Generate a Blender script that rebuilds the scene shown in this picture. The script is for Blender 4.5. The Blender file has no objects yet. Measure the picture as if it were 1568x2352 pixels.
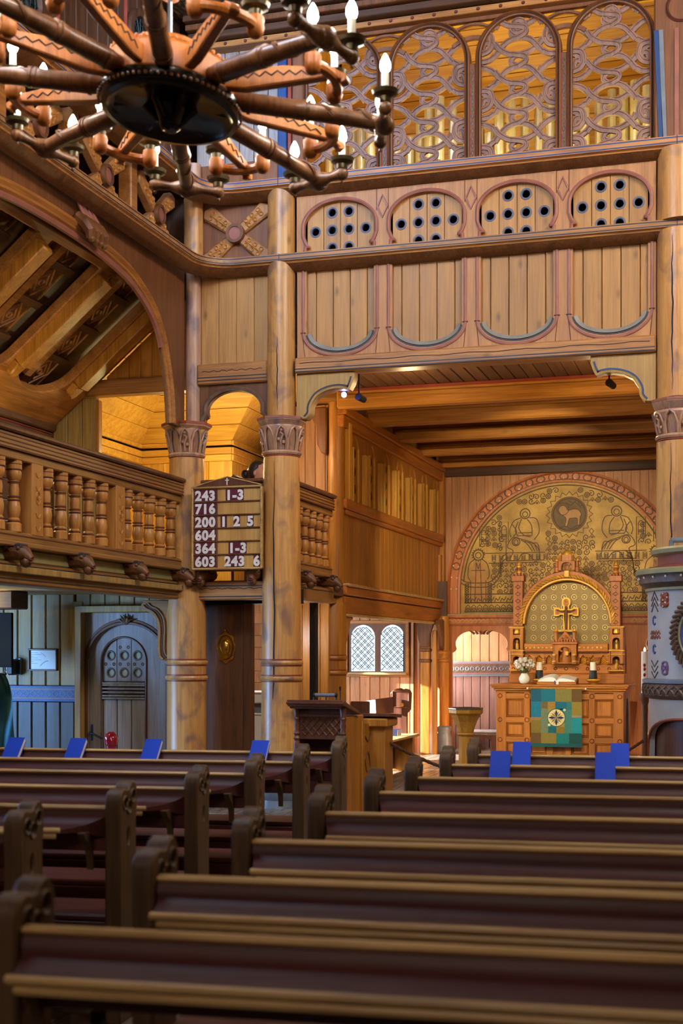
import bpy, bmesh, math, random
from mathutils import Vector, Matrix
from mathutils.geometry import delaunay_2d_cdt
random.seed(7)
PI = math.pi
SC = bpy.context.scene
COL = SC.collection

# ------------------------------------------------------------------ camera
FPX, TA, YH, PCX, HC = 3120.0, 0.3, 1497.0, 784.0, 1.6
YAW = math.atan(TA); CA, SA = math.cos(YAW), math.sin(YAW)
cd = bpy.data.cameras.new('camera'); cam = bpy.data.objects.new('camera', cd); COL.objects.link(cam)
cam.location = (0, 0, HC); cam.rotation_euler = (PI/2, 0, YAW)
cd.sensor_width = 36; cd.lens = 36*FPX/2352; cd.shift_y = (YH-1176)/2352
cd.dof.use_dof = True; cd.dof.focus_distance = 13.5; cd.dof.aperture_fstop = 2.8
cd.clip_start = .05
SC.camera = cam

# ------------------------------------------------------------------ world, lights, exposure
SC.view_settings.view_transform = 'Standard'; SC.view_settings.look = 'None'
SC.view_settings.gamma = 1; SC.view_settings.use_curve_mapping = False
SC.view_settings.exposure = -0.12
w = bpy.data.worlds.new('sky'); SC.world = w; w.use_nodes = True
bg = w.node_tree.nodes['Background']; bg.inputs[0].default_value = (.80, .90, 1, 1); bg.inputs[1].default_value = 2.6

def light(name, kind, loc, power, color, target=None, size=1, size_y=None, spot=60, blend=.5, spread=None):
    d = bpy.data.lights.new(name, kind); d.energy = power; d.color = color
    if kind == 'AREA':
        d.size = size
        if size_y: d.shape = 'RECTANGLE'; d.size_y = size_y
        if spread: d.spread = math.radians(spread)
    elif kind == 'SPOT':
        d.spot_size = math.radians(spot); d.spot_blend = blend; d.shadow_soft_size = size
    elif kind == 'POINT': d.shadow_soft_size = size
    elif kind == 'SUN': d.angle = math.radians(size)
    o = bpy.data.objects.new(name, d); COL.objects.link(o); o.location = loc
    if target is not None:
        o.rotation_euler = (Vector(target)-Vector(loc)).to_track_quat('-Z', 'Y').to_euler()
    return o
COOL = (.70, .83, 1); WARM = (1, .62, .25); AMBER = (1, .55, .12); NEUT = (1, .86, .70)
light('sun', 'SUN', (-20, 10, 10), 70, (1, .95, .88), target=(-20+math.cos(math.radians(10)), 10+.18, 10-math.tan(math.radians(15))), size=.6)
light('window_light_rear', 'AREA', (-1.2, -3.6, 6.0), 160, (1, .82, .70), target=(-2.6, 12, 5.0), size=4.5, size_y=2.2)
light('window_light_clerestory_right', 'AREA', (1.6, 7.4, 7.3), 500, (1, .90, .78), target=(-3.0, 12, 4.7), size=3, size_y=1.2)
light('window_light_clerestory_left', 'AREA', (-4.5, 5.6, 7.4), 580, (.62, .76, 1), target=(-1.2, 12, 5.2), size=2.4, size_y=1.0)
light('window_light_transept', 'AREA', (-3.6, 9.3, 7.25), 24, (.38, .58, 1), target=(-4.6, 12, 6.4), size=.7, size_y=.6, spread=90)  # added blue fill for the upper left planks, not a real window
light('window_light_aisle', 'AREA', (-9.0, 9.4, 1.2), 250, (.24, .50, 1), target=(-5.6, 12.0, 1.1), size=1.1, size_y=1.0)
light('aisle_lamp', 'POINT', (-6.9, 11.2, 2.08), 55, (1, .80, .26), size=.1)
light('window_light_chapel', 'AREA', (-7.3, 15.6, 1.8), 230, (.8, .9, 1), target=(-4.0, 16.4, .9), size=1.6, size_y=1.1)
light('window_light_apse_left', 'AREA', (-4.22, 19.32, 1.65), 60, (.92, .94, 1), target=(-2.9, 20.3, 1.4), size=.25, size_y=1.4)
light('window_light_apse_right', 'AREA', (-.45, 19.32, 1.65), 45, (1, .9, .8), target=(-1.6, 20.3, 1.4), size=.25, size_y=1.4)
light('spot_left', 'SPOT', (-3.45, 12.35, 3.92), 640, (1, .82, .52), target=(-2.2, 19, 2.0), size=.03, spot=42, blend=.35)
light('spot_right', 'SPOT', (-1.2, 12.35, 3.92), 680, (1, .82, .50), target=(-3.3, 18, 2.2), size=.03, spot=50, blend=.4)
light('bracket_lamp', 'POINT', (-3.2, 13.0, 3.98), 30, (1, .70, .34), size=.04)  # pair of fills added behind the brackets to brighten the near ceiling beams
light('bracket_lamp', 'POINT', (-1.3, 13.0, 3.98), 30, (1, .70, .34), size=.04)
light('gallery_lamp', 'POINT', (-5.6, 13.2, 3.55), 42, (1, .86, .36), size=.12)
light('gallery_lamp_two', 'POINT', (-6.2, 10.2, 3.3), 24, (1, .84, .40), size=.12)
light('gallery_lamp_three', 'POINT', (-4.75, 13.6, 3.75), 20, (1, .74, .52), size=.08)
for i, xx in enumerate((-3.5, -2.7, -1.9, -1.1)):
    light('organ_lamp', 'AREA', (xx, 12.35, 6.0), 14, (1, .80, .22), target=(xx, 12.9, 7.6), size=.6, size_y=.12)
light('organ_lamp_top', 'POINT', (-2.4, 13.0, 7.9), 16, (1, .80, .22), size=.15)
light('vestibule_light', 'POINT', (-4.68, 13.25, 1.75), 16, (.9, .93, 1), size=.06)

# ------------------------------------------------------------------ helpers
def dirv(px, py):
    u = (px-PCX)/FPX
    return (-SA+u*CA, CA+u*SA, (YH-py)/FPX)
def onY(px, py, Y):
    d = dirv(px, py); k = Y/d[1]; return d[0]*k, HC+d[2]*k
def onX(px, py, X):
    d = dirv(px, py); k = X/d[0]; return d[1]*k, HC+d[2]*k
def srgb(c):
    return tuple(((v/255)/12.92 if v/255 <= .04045 else ((v/255+.055)/1.055)**2.4) for v in c)

class M:
    """collects geometry for ONE mesh"""
    def __init__(s): s.v = []; s.f = []; s.mi = []; s.T = None; s.m = 0
    def add(s, vs, fs):
        o = len(s.v)
        if s.T is not None: vs = [s.T @ Vector(v) for v in vs]
        s.v += [tuple(v) for v in vs]
        s.f += [tuple(i+o for i in f) for f in fs]; s.mi += [s.m]*len(fs)
    def box(s, x0, x1, y0, y1, z0, z1, c=0.0):
        if c <= 0:
            s.add([(x, y, z) for x in (x0, x1) for y in (y0, y1) for z in (z0, z1)],
                  [(0,1,3,2),(4,6,7,5),(0,4,5,1),(2,3,7,6),(0,2,6,4),(1,5,7,3)]); return
        c = min(c, (x1-x0)*.45, (y1-y0)*.45, (z1-z0)*.45)
        X, Y, Z = (x0, x1), (y0, y1), (z0, z1); sg = (1, -1); vs = []; idx = {}
        for i in (0, 1):
            for j in (0, 1):
                for k in (0, 1):
                    for a in range(3):
                        p = [X[i]+sg[i]*c, Y[j]+sg[j]*c, Z[k]+sg[k]*c]; p[a] = (X[i], Y[j], Z[k])[a]
                        idx[i, j, k, a] = len(vs); vs.append(tuple(p))
        q = [(0,0),(0,1),(1,1),(1,0)]; fs = []
        for i in (0, 1):
            for a in range(3):
                f = []
                for (p, r) in q:
                    t = [0,0,0]; t[a] = i; t[(a+1) % 3] = p; t[(a+2) % 3] = r; f.append(idx[t[0], t[1], t[2], a])
                fs.append(tuple(f) if i == 0 else tuple(f[::-1]))
        for a in range(3):                      # edges along axis a
            b, e = (a+1) % 3, (a+2) % 3
            for p in (0, 1):
                for r in (0, 1):
                    def g(va, ax):
                        t = [0,0,0]; t[a] = va; t[b] = p; t[e] = r; return idx[t[0], t[1], t[2], ax]
                    f = (g(0,b), g(1,b), g(1,e), g(0,e))
                    fs.append(f if (p+r) % 2 == 0 else f[::-1])
        for i in (0, 1):
            for j in (0, 1):
                for k in (0, 1):
                    f = (idx[i,j,k,0], idx[i,j,k,1], idx[i,j,k,2])
                    fs.append(f if (i+j+k) % 2 == 1 else f[::-1])
        s.add(vs, fs)
    def tube(s, pts, r, n=8, closed=False, cap=True):
        pts = [Vector(p) for p in pts]; N = len(pts)
        rs = r if isinstance(r, (list, tuple)) else [r]*N
        vs = []; fs = []; up = None
        for i, p in enumerate(pts):
            a = pts[(i-1) % N] if (closed or i > 0) else p
            b = pts[(i+1) % N] if (closed or i < N-1) else p
            t = (b-a)
            if t.length < 1e-9: t = Vector((0, 0, 1))
            t.normalize()
            if up is None:
                up = Vector((0, 0, 1)) if abs(t.z) < .9 else Vector((1, 0, 0))
            x = up.cross(t)
            if x.length < 1e-4: x = Vector((1, 0, 0)).cross(t)
            x.normalize(); y = t.cross(x); up = y
            for k in range(n):
                q = 2*PI*k/n; vs.append(p+(x*math.cos(q)+y*math.sin(q))*rs[i])
        L = N if closed else N-1
        for i in range(L):
            for k in range(n):
                a = i*n+k; b = i*n+(k+1) % n; c = ((i+1) % N)*n+(k+1) % n; d = ((i+1) % N)*n+k
                fs.append((a, b, c, d))
        if cap and not closed:
            fs.append(tuple(range(n))[::-1]); fs.append(tuple((N-1)*n+k for k in range(n)))
        s.add(vs, fs)
    def lathe(s, c, prof, n=16, arc=2*PI, a0=0, sx=1, sy=1):
        """profile (r, z) from bottom to top, about a vertical axis through c"""
        full = arc > 2*PI-1e-6; m = n if full else n+1; vs = []; fs = []
        for (r, z) in prof:
            for k in range(m):
                q = a0+arc*k/n; vs.append((c[0]+r*math.cos(q)*sx, c[1]+r*math.sin(q)*sy, c[2]+z))
        for i in range(len(prof)-1):
            for k in range(n if full else n):
                k2 = (k+1) % m
                fs.append((i*m+k, i*m+k2, (i+1)*m+k2, (i+1)*m+k))
        if full:
            if prof[0][0] > 1e-5: fs.append(tuple(range(m))[::-1])
            if prof[-1][0] > 1e-5: fs.append(tuple((len(prof)-1)*m+k for k in range(m)))
        s.add(vs, fs)
    def ball(s, c, rx, ry=None, rz=None, n=12, m=8):
        ry = ry or rx; rz = rz or rx; vs = [(c[0], c[1], c[2]-rz)]; fs = []
        for i in range(1, m):
            p = -PI/2+PI*i/m
            for k in range(n):
                q = 2*PI*k/n; vs.append((c[0]+rx*math.cos(p)*math.cos(q), c[1]+ry*math.cos(p)*math.sin(q), c[2]+rz*math.sin(p)))
        vs.append((c[0], c[1], c[2]+rz))
        for k in range(n): fs.append((0, 1+(k+1) % n, 1+k))
        for i in range(m-2):
            for k in range(n):
                a = 1+i*n+k; b = 1+i*n+(k+1) % n; fs.append((a, b, b+n, a+n))
        t = len(vs)-1; o = 1+(m-2)*n
        for k in range(n): fs.append((o+k, o+(k+1) % n, t))
        s.add(vs, fs)
    def plate(s, outer, holes=(), T=None, th=.03):
        """board cut from a 2D outline with holes; T maps (u,v,w) to the scene, front face at w=0, back at w=-th"""
        loops = [list(outer)]+[list(h) for h in holes]
        pts = []; edges = []; faces = []
        for L in loops:
            o = len(pts); pts += [Vector((p[0], p[1])) for p in L]; n = len(L)
            edges += [(o+i, o+(i+1) % n) for i in range(n)]
        r = delaunay_2d_cdt(pts, edges, [], 0, 1e-6)
        V = [(p.x, p.y) for p in r[0]]; F = [tuple(f) for f in r[2]]; n = len(V)
        def area(f): return sum(V[f[i]][0]*V[f[(i+1) % len(f)]][1]-V[f[(i+1) % len(f)]][0]*V[f[i]][1] for i in range(len(f)))
        F = [f if area(f) > 0 else f[::-1] for f in F]
        def pin(x, y, L):
            c = False; j = len(L)-1
            for i in range(len(L)):
                if (L[i][1] > y) != (L[j][1] > y) and x < (L[j][0]-L[i][0])*(y-L[i][1])/(L[j][1]-L[i][1])+L[i][0]: c = not c
                j = i
            return c
        cen = lambda f: (sum(V[i][0] for i in f)/len(f), sum(V[i][1] for i in f)/len(f))
        F = [f for f in F if pin(*cen(f), loops[0]) and not any(pin(*cen(f), h) for h in loops[1:])]
        ed = {}
        for f in F:
            for i in range(len(f)): ed[f[i], f[(i+1) % len(f)]] = 1
        side = [(a, b) for (a, b) in ed if (b, a) not in ed]
        vs = [(x, y, 0) for x, y in V]+[(x, y, -th) for x, y in V]
        fs = F+[tuple(i+n for i in f[::-1]) for f in F]+[(a, a+n, b+n, b) for a, b in side]
        if T: vs = [T(*v) for v in vs]
        s.add(vs, fs)
    def ribbon(s, pts, prof, T=None, closed=False):
        """sweep a profile [(offset, height)] along a 2D path lying in a plane"""
        N = len(pts); k = len(prof); vs = []; fs = []
        for i, p in enumerate(pts):
            a = pts[(i-1) % N] if (closed or i > 0) else p
            b = pts[(i+1) % N] if (closed or i < N-1) else p
            tx, ty = b[0]-a[0], b[1]-a[1]; L = math.hypot(tx, ty) or 1; nx, ny = -ty/L, tx/L
            for (o, h) in prof: vs.append((p[0]+nx*o, p[1]+ny*o, h))
        for i in range(N if closed else N-1):
            for j in range(k-1):
                a = i*k+j; d = ((i+1) % N)*k+j; fs.append((a+1, a, d, d+1))
        if not closed and k > 2:
            fs.append(tuple(range(k))); fs.append(tuple((N-1)*k+j for j in range(k))[::-1])
        if T: vs = [T(*v) for v in vs]
        s.add(vs, fs)

OFF = {}
def obj(name, m, mat, parent=None, smooth=35, label=None, cat=None, group=None, kind=None, bevel=0):
    me = bpy.data.meshes.new(name)
    off = OFF.get(parent.name, Vector((0, 0, 0))) if parent else Vector((0, 0, 0))
    me.from_pydata([tuple(Vector(v)-off) for v in m.v], [], m.f)
    mats = mat if isinstance(mat, (list, tuple)) else [mat]
    for a in mats: me.materials.append(a)
    if len(mats) > 1: me.polygons.foreach_set('material_index', m.mi)
    me.validate()
    bm = bmesh.new(); bm.from_mesh(me); bmesh.ops.remove_doubles(bm, verts=bm.verts, dist=1e-6); bmesh.ops.recalc_face_normals(bm, faces=bm.faces); bm.to_mesh(me); bm.free(); me.update()
    if smooth:
        me.polygons.foreach_set('use_smooth', [True]*len(me.polygons))
        me.set_sharp_from_angle(angle=math.radians(smooth))
    o = bpy.data.objects.new(name, me); COL.objects.link(o)
    if parent: o.parent = parent; OFF[o.name] = off
    tag(o, label, cat, group, kind)
    if bevel:
        b = o.modifiers.new('bevel', 'BEVEL'); b.width = bevel; b.segments = 1; b.limit_method = 'ANGLE'; b.angle_limit = math.radians(50)
    return o
def tag(o, label=None, cat=None, group=None, kind=None):
    if label: o['label'] = label
    if cat: o['category'] = cat
    if group: o['group'] = group
    if kind: o['kind'] = kind
    return o
def thing(name, loc=(0, 0, 0), label=None, cat=None, group=None, kind=None):
    o = bpy.data.objects.new(name, None); COL.objects.link(o); o.location = loc; o.empty_display_size = .1
    OFF[o.name] = Vector(loc); return tag(o, label, cat, group, kind)
def struct(name, loc=(0, 0, 0)): return thing(name, loc, kind='structure')
def copy_tree(o, parent=None):
    c = o.copy(); COL.objects.link(c)
    if parent: c.parent = parent
    for ch in [x for x in o.children]: copy_tree(ch, c)
    return c
def boxo(name, parent, mat, x0, x1, y0, y1, z0, z1, c=.006, **k):
    m = M(); m.box(x0, x1, y0, y1, z0, z1, c); return obj(name, m, mat, parent, **k)

def TY(Y): return lambda u, v, w: (u, Y-w, v)          # board facing the camera (-Y): u = X, v = Z
def TX(X): return lambda u, v, w: (X+w, u, v)          # board facing +X: u = Y, v = Z
def TZ(Z): return lambda u, v, w: (u, v, Z+w)
def arc(cx, cy, rx, ry, a0, a1, n):
    return [(cx+rx*math.cos(math.radians(a0+(a1-a0)*i/n)), cy+ry*math.sin(math.radians(a0+(a1-a0)*i/n))) for i in range(n+1)]
def circ(cx, cy, r, n=16, ry=None):
    return [(cx+r*math.cos(2*PI*i/n), cy+(ry or r)*math.sin(2*PI*i/n)) for i in range(n)]
def rect(x0, x1, y0, y1): return [(x0, y0), (x1, y0), (x1, y1), (x0, y1)]
def smoothp(pts, n=4, closed=False):
    out = []; N = len(pts)
    R = range(N if closed else N-1)
    for i in R:
        g = lambda j: pts[j % N] if closed else pts[max(0, min(N-1, j))]
        p0, p1, p2, p3 = g(i-1), g(i), g(i+1), g(i+2)
        for k in range(n):
            t = k/n
            out.append(tuple(.5*(2*p1[d]+(p2[d]-p0[d])*t+(2*p0[d]-5*p1[d]+4*p2[d]-p3[d])*t*t+(3*p1[d]-p0[d]-3*p2[d]+p3[d])*t**3) for d in range(len(p1))))
    if not closed: out.append(tuple(pts[-1]))
    return out

# ------------------------------------------------------------------ materials
def newmat(name):
    m = bpy.data.materials.new(name); m.use_nodes = True
    nt = m.node_tree; return m, nt, nt.nodes['Principled BSDF']
def plain(name, col, rough=.5, metal=0, var=.15, bump=.0, scale=8, coat=0):
    m, nt, b = newmat(name); N = nt.nodes; L = nt.links; c = srgb(col)
    b.inputs['Roughness'].default_value = rough; b.inputs['Metallic'].default_value = metal; b.inputs['Coat Weight'].default_value = coat
    tc = N.new('ShaderNodeTexCoord'); no = N.new('ShaderNodeTexNoise'); no.inputs['Scale'].default_value = scale; no.inputs['Detail'].default_value = 4
    L.new(tc.outputs['Object'], no.inputs['Vector'])
    cr = N.new('ShaderNodeValToRGB'); L.new(no.outputs[0], cr.inputs[0])
    cr.color_ramp.elements[0].position = .3; cr.color_ramp.elements[1].position = .7
    cr.color_ramp.elements[0].color = tuple(x*(1-var) for x in c)+(1,); cr.color_ramp.elements[1].color = tuple(min(1, x*(1+var)) for x in c)+(1,)
    L.new(cr.outputs[0], b.inputs['Base Color'])
    if bump:
        bp = N.new('ShaderNodeBump'); bp.inputs['Strength'].default_value = bump; bp.inputs['Distance'].default_value = .01
        L.new(no.outputs[0], bp.inputs['Height']); L.new(bp.outputs[0], b.inputs['Normal'])
    return m
def wood(name, base, dark, axis='Z', rough=.45, knots=.6, blotch=None, blot=.5, scale=1., var=.10, bump=.12, spec=.5, worn=None):
    m, nt, b = newmat(name); N = nt.nodes; L = nt.links
    b.inputs['Roughness'].default_value = rough; b.inputs['Specular IOR Level'].default_value = spec
    tc = N.new('ShaderNodeTexCoord'); oi = N.new('ShaderNodeObjectInfo')
    mu = N.new('ShaderNodeMath'); mu.operation = 'MULTIPLY'; mu.inputs[1].default_value = 31.7; L.new(oi.outputs['Random'], mu.inputs[0])
    ad = N.new('ShaderNodeVectorMath'); L.new(tc.outputs['Object'], ad.inputs[0]); L.new(mu.outputs[0], ad.inputs[1])
    def mp(cross, along):
        q = N.new('ShaderNodeMapping'); s = [cross*scale]*3; s['XYZ'.index(axis)] = along*scale
        q.inputs['Scale'].default_value = s; L.new(ad.outputs[0], q.inputs['Vector']); return q
    def noise(vec, sc, det, dist=0):
        n = N.new('ShaderNodeTexNoise'); n.inputs['Scale'].default_value = sc; n.inputs['Detail'].default_value = det; n.inputs['Distortion'].default_value = dist
        L.new(vec.outputs[0], n.inputs['Vector']); return n
    g1 = noise(mp(9, .7), 1.6, 4, .6); g2 = noise(mp(55, 2.2), 1.5, 3)
    mx = N.new('ShaderNodeMath'); mx.operation = 'MULTIPLY_ADD'; mx.inputs[1].default_value = .45
    L.new(g2.outputs[0], mx.inputs[0])
    h = N.new('ShaderNodeMath'); h.operation = 'MULTIPLY'; h.inputs[1].default_value = .55; L.new(g1.outputs[0], h.inputs[0]); L.new(h.outputs[0], mx.inputs[2])
    cr = N.new('ShaderNodeValToRGB'); L.new(mx.outputs[0], cr.inputs[0])
    cr.color_ramp.elements[0].position = .33; cr.color_ramp.elements[1].position = .62
    cr.color_ramp.elements[0].color = srgb(dark)+(1,); cr.color_ramp.elements[1].color = srgb(base)+(1,)
    cur = cr.outputs[0]
    def mixin(fac, col):
        nonlocal cur
        x = N.new('ShaderNodeMix'); x.data_type = 'RGBA'; L.new(fac, x.inputs[0]); L.new(cur, x.inputs[6]); x.inputs[7].default_value = col+(1,); cur = x.outputs[2]
    def ramp(src, a, b_, lo, hi):
        r = N.new('ShaderNodeMapRange'); r.inputs[1].default_value = a; r.inputs[2].default_value = b_; r.inputs[3].default_value = lo; r.inputs[4].default_value = hi
        L.new(src, r.inputs[0]); return r.outputs[0]
    if knots:
        v = N.new('ShaderNodeTexVoronoi'); L.new(mp(4.2, 2.0).outputs[0], v.inputs['Vector']); v.inputs['Scale'].default_value = 1.3
        mixin(ramp(v.outputs['Distance'], .03, .16, knots, 0), tuple(x*.35 for x in srgb(dark)))
    if blotch:
        n3 = noise(mp(3.2, 2.0), 1.5, 5, .8); mixin(ramp(n3.outputs[0], .50, .66, 0, blot), srgb(blotch))
    # every piece a little different
    hv = N.new('ShaderNodeHueSaturation'); L.new(cur, hv.inputs['Color'])
    L.new(ramp(oi.outputs['Random'], 0, 1, 1-var, 1+var), hv.inputs['Value'])
    L.new(hv.outputs[0], b.inputs['Base Color'])
    bp = N.new('ShaderNodeBump'); bp.inputs['Strength'].default_value = bump; bp.inputs['Distance'].default_value = .004
    L.new(g2.outputs[0], bp.inputs['Height']); L.new(bp.outputs[0], b.inputs['Normal'])
    rr = N.new('ShaderNodeMapRange'); rr.inputs[3].default_value = rough-.08; rr.inputs[4].default_value = rough+.12; L.new(g1.outputs[0], rr.inputs[0]); L.new(rr.outputs[0], b.inputs['Roughness'])
    return m
def emit(name, col, power):
    m, nt, b = newmat(name); b.inputs['Base Color'].default_value = col+(1,)
    b.inputs['Emission Color'].default_value = col+(1,); b.inputs['Emission Strength'].default_value = power; return m

FB, FD = (182, 132, 70), (150, 104, 54)
W_PANEL = wood('pine_panel', FB, FD, 'Z', .5, .7)
W_FRAME = wood('pine_frame', (180, 126, 74), (148, 98, 56), 'Z', .5, .5)
W_FRAMEX = wood('pine_frame_across', (182, 124, 70), (132, 80, 42), 'X', .48, .5)
W_BEAMX = wood('beam_across', (184, 126, 66), (124, 78, 40), 'X', .48, .55)
W_BEAMY = wood('beam_along', (176, 114, 50), (120, 70, 28), 'Y', .5, .5)
W_COL = wood('round_post', (206, 152, 86), (174, 116, 56), 'Z', .36, .75, blotch=(118, 88, 78), blot=.75)
W_COLG = wood('grey_post', (190, 148, 118), (150, 106, 82), 'Z', .4, .5, blotch=(104, 84, 92), blot=.8)
W_HONEY = wood('honey_pine', (186, 124, 42), (140, 84, 20), 'Z', .42, .35)
W_HONEYX = wood('honey_pine_across', (188, 126, 44), (142, 86, 24), 'X', .42, .3)
W_HONEYY = wood('honey_pine_along', (190, 116, 36), (140, 76, 20), 'Y', .42, .3)
W_RAILY = wood('gallery_rail', (160, 114, 60), (114, 76, 38), 'Y', .42, .3)
W_BAL = wood('turned_pine', (192, 134, 66), (154, 96, 42), 'Z', .36, .3)
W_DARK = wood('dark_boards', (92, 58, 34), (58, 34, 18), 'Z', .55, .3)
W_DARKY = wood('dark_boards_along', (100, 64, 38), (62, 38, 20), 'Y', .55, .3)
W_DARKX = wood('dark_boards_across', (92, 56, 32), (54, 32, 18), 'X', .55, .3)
W_SPAN = wood('spandrel', (128, 78, 42), (96, 54, 28), 'Z', .5, .2)
W_CARVE = wood('carved_brown', (120, 74, 38), (74, 42, 20), 'Z', .45, .2)
W_MAUVE = wood('mauve_boards', (156, 116, 104), (120, 86, 76), 'Z', .45, .3)
P_MATTE = plain('matte_black', (5, 9, 12), .95)
W_DOOR = wood('door_wood', (164, 154, 148), (126, 114, 108), 'Z', .42, .3)
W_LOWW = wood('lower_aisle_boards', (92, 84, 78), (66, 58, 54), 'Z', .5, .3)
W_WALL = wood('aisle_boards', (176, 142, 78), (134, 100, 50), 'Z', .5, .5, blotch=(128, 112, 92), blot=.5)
W_PINK = wood('pale_boards', (206, 150, 104), (170, 112, 70), 'Z', .5, .5)
W_COVE = wood('pew_cove', (82, 32, 28), (54, 22, 20), 'X', .5, .1)  # pew board colour darkened so the cove looks less lit
W_PEW = wood('pew_board', (94, 42, 34), (62, 27, 24), 'X', .42, .15)
W_PEWD = wood('pew_end', (104, 76, 48), (64, 46, 28), 'Z', .5, .4)
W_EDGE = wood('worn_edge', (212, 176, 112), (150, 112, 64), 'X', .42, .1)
W_ALTAR = wood('altar_oak', (188, 118, 42), (142, 80, 22), 'Z', .4, .1)
W_ALTARX = wood('altar_oak_across', (188, 118, 44), (146, 84, 26), 'X', .4, .1)
W_FLOOR = wood('floor_boards', (140, 128, 116), (100, 88, 78), 'Y', .26, .1)
W_LECT = wood('lectern_walnut', (112, 66, 46), (74, 40, 28), 'Z', .38, .1)
W_CHAND = wood('chandelier_oak', (132, 88, 52), (78, 48, 28), 'Z', .34, .1)
W_CHANL = wood('chandelier_pale_oak', (196, 118, 46), (150, 80, 28), 'Z', .4, .1)
W_SIGN = wood('sign_veneer', (200, 158, 92), (176, 128, 66), 'Z', .4, .0)
W_TAN = wood('bracket_tan', (178, 142, 78), (150, 110, 56), 'Z', .5, .4)
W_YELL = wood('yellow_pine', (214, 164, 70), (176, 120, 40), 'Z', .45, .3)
W_YELLX = wood('yellow_pine_across', (214, 164, 70), (176, 120, 40), 'X', .45, .3)
P_PINK = plain('rose_paint', (146, 88, 74), .5)
P_SILL = plain('grey_sill', (128, 122, 112), .5)
P_RIM = plain('hole_rim_paint', (84, 86, 104), .5)
P_RED = plain('red_paint', (140, 54, 36), .5)
P_REDD = plain('dark_red_line', (92, 42, 32), .55)
P_LINE = plain('blue_black_line', (48, 44, 52), .5)
P_BLUE = plain('blue_grey_paint', (112, 118, 128), .5)
P_BLUED = plain('deep_blue_paint', (18, 60, 116), .5)
P_DARK = plain('dark_gap', (24, 15, 10), .8)
P_BLACK = plain('black_metal', (14, 14, 16), .5)
P_GOLD = plain('gilding', (236, 184, 74), .3, .5, .2)
P_GOLDP = plain('gold_paint', (206, 160, 62), .42, .2)
P_STEEL = plain('steel', (150, 156, 162), .3, .9)
P_WHITE = plain('white_paper', (236, 234, 226), .6, 0, .03)
P_WAX = plain('candle_wax', (240, 234, 214), .5, 0, .04)
P_GREEN = plain('leaf_green', (52, 84, 42), .5)
P_BLUEBK = plain('blue_hymnal', (0, 62, 196), .7, 0, .05)
P_NAVY = plain('navy_book', (24, 34, 74), .45)
P_MAROON = plain('maroon_card', (92, 22, 48), .5, 0, .05)
P_BRASS = plain('brass', (196, 150, 60), .26, .9)
P_STONE = plain('grey_stone', (112, 122, 132), .3, 0, .2, .1)
P_DISH = plain('black_dish', (20, 15, 13), .16, .2, .1)
P_ROPE = plain('rope', (96, 62, 44), .8)
P_CLOTH = plain('dark_teal_cloth', (34, 84, 98), .75, 0, .3, .3)
P_REDG = plain('glossy_red', (150, 14, 34), .12, 0, .2, .25, 14, .6)
P_SKIN = plain('skin', (206, 148, 112), .5, 0, .05)
P_HAIR = plain('dark_hair', (38, 24, 18), .45, 0, .3)
P_PIPE = plain('organ_pipe_tin', (190, 176, 150), .35, .55)
P_PLAST = plain('pulpit_paint', (176, 168, 158), .45, 0, .08, .06)
P_PULRED = plain('pulpit_red', (150, 74, 52), .5)
P_PANE = plain('porthole_glass', (186, 194, 172), .2)  # pale colour stands for the lit room seen through the panes
P_OCHRE = plain('ochre_green_paint', (146, 138, 92), .45)
P_CARV = plain('carved_frieze_brown', (100, 74, 58), .45, 0, .3, .4, 24)
# ================================================================== SETTING
YF = 11.9                                            # plane of the chancel front
XL, XR = -4.0, -.76                                  # between the two great posts
BAYS = [-3.585, -2.773, -1.960, -1.150]
ZB, ZT = 4.28, 5.17                                  # plank zone above the beam
def xyrail(m, path, prof, z):                        # sweep (out, height) along an XY path; "out" is to the left of travel
    N = len(path); k = len(prof); vs = []; fs = []
    for i, p in enumerate(path):
        a = path[max(0, i-1)]; b = path[min(N-1, i+1)]
        tx, ty = b[0]-a[0], b[1]-a[1]; L = math.hypot(tx, ty); nx, ny = -ty/L, tx/L
        for (o, h) in prof: vs.append((p[0]+nx*o, p[1]+ny*o, z+h))
    for i in range(N-1):
        for j in range(k): fs.append((i*k+j, i*k+(j+1) % k, (i+1)*k+(j+1) % k, (i+1)*k+j))
    fs.append(tuple(range(k))); fs.append(tuple((N-1)*k+j for j in range(k)))
    m.add(vs, fs)
# ---- shell
fl = struct('floor')
boxo('subfloor', fl, P_DARK, -9.4, 4, -4, 21.5, -.2, -.03, 0)
for i in range(42):                                  # boards of the nave floor, running to the chancel
    x = -5.2+i*.165
    boxo('floor_plank', fl, W_FLOOR, x+.003, x+.162, 1.6, 11.2, -.03, 0, .003)
boxo('side_boards', fl, W_FLOOR, -9.3, -5.21, -3.9, 20.6, -.03, 0, 0)
boxo('chancel_step', fl, W_FLOOR, -5.1, 3.6, 11.2, 11.35, -.03, .17, .01)
for i in range(34):
    x = -5.1+i*.145
    boxo('chancel_plank', fl, W_FLOOR, x+.003, x+.142, 11.35, 20.6, .13, .17, .003)
for nm, a in (('wall_rear', (-9.4, 4, -4.1, -4.0, 0, 9)), ('wall_right', (3.6, 3.8, -4, 21.5, 0, 9))):
    o = M(); o.box(*a); obj(nm, o, W_WALL, kind='structure')
o = M(); o.box(-9.5, -9.4, -4, 12.2, 0, 9); o.box(-9.5, -9.4, 12.2, 18.9, 3.4, 9); o.box(-9.5, -6.6, 12.2, 18.9, 3.35, 3.4); obj('wall_outer', o, W_WALL, kind='structure')  # the flat lid is an unseen slab added to stop light leaking in
o = M(); o.box(-9.4, 4, -4, 21.5, 9, 9.1); obj('roof', o, W_DARK, kind='structure').name = 'ceiling_roof'
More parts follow.
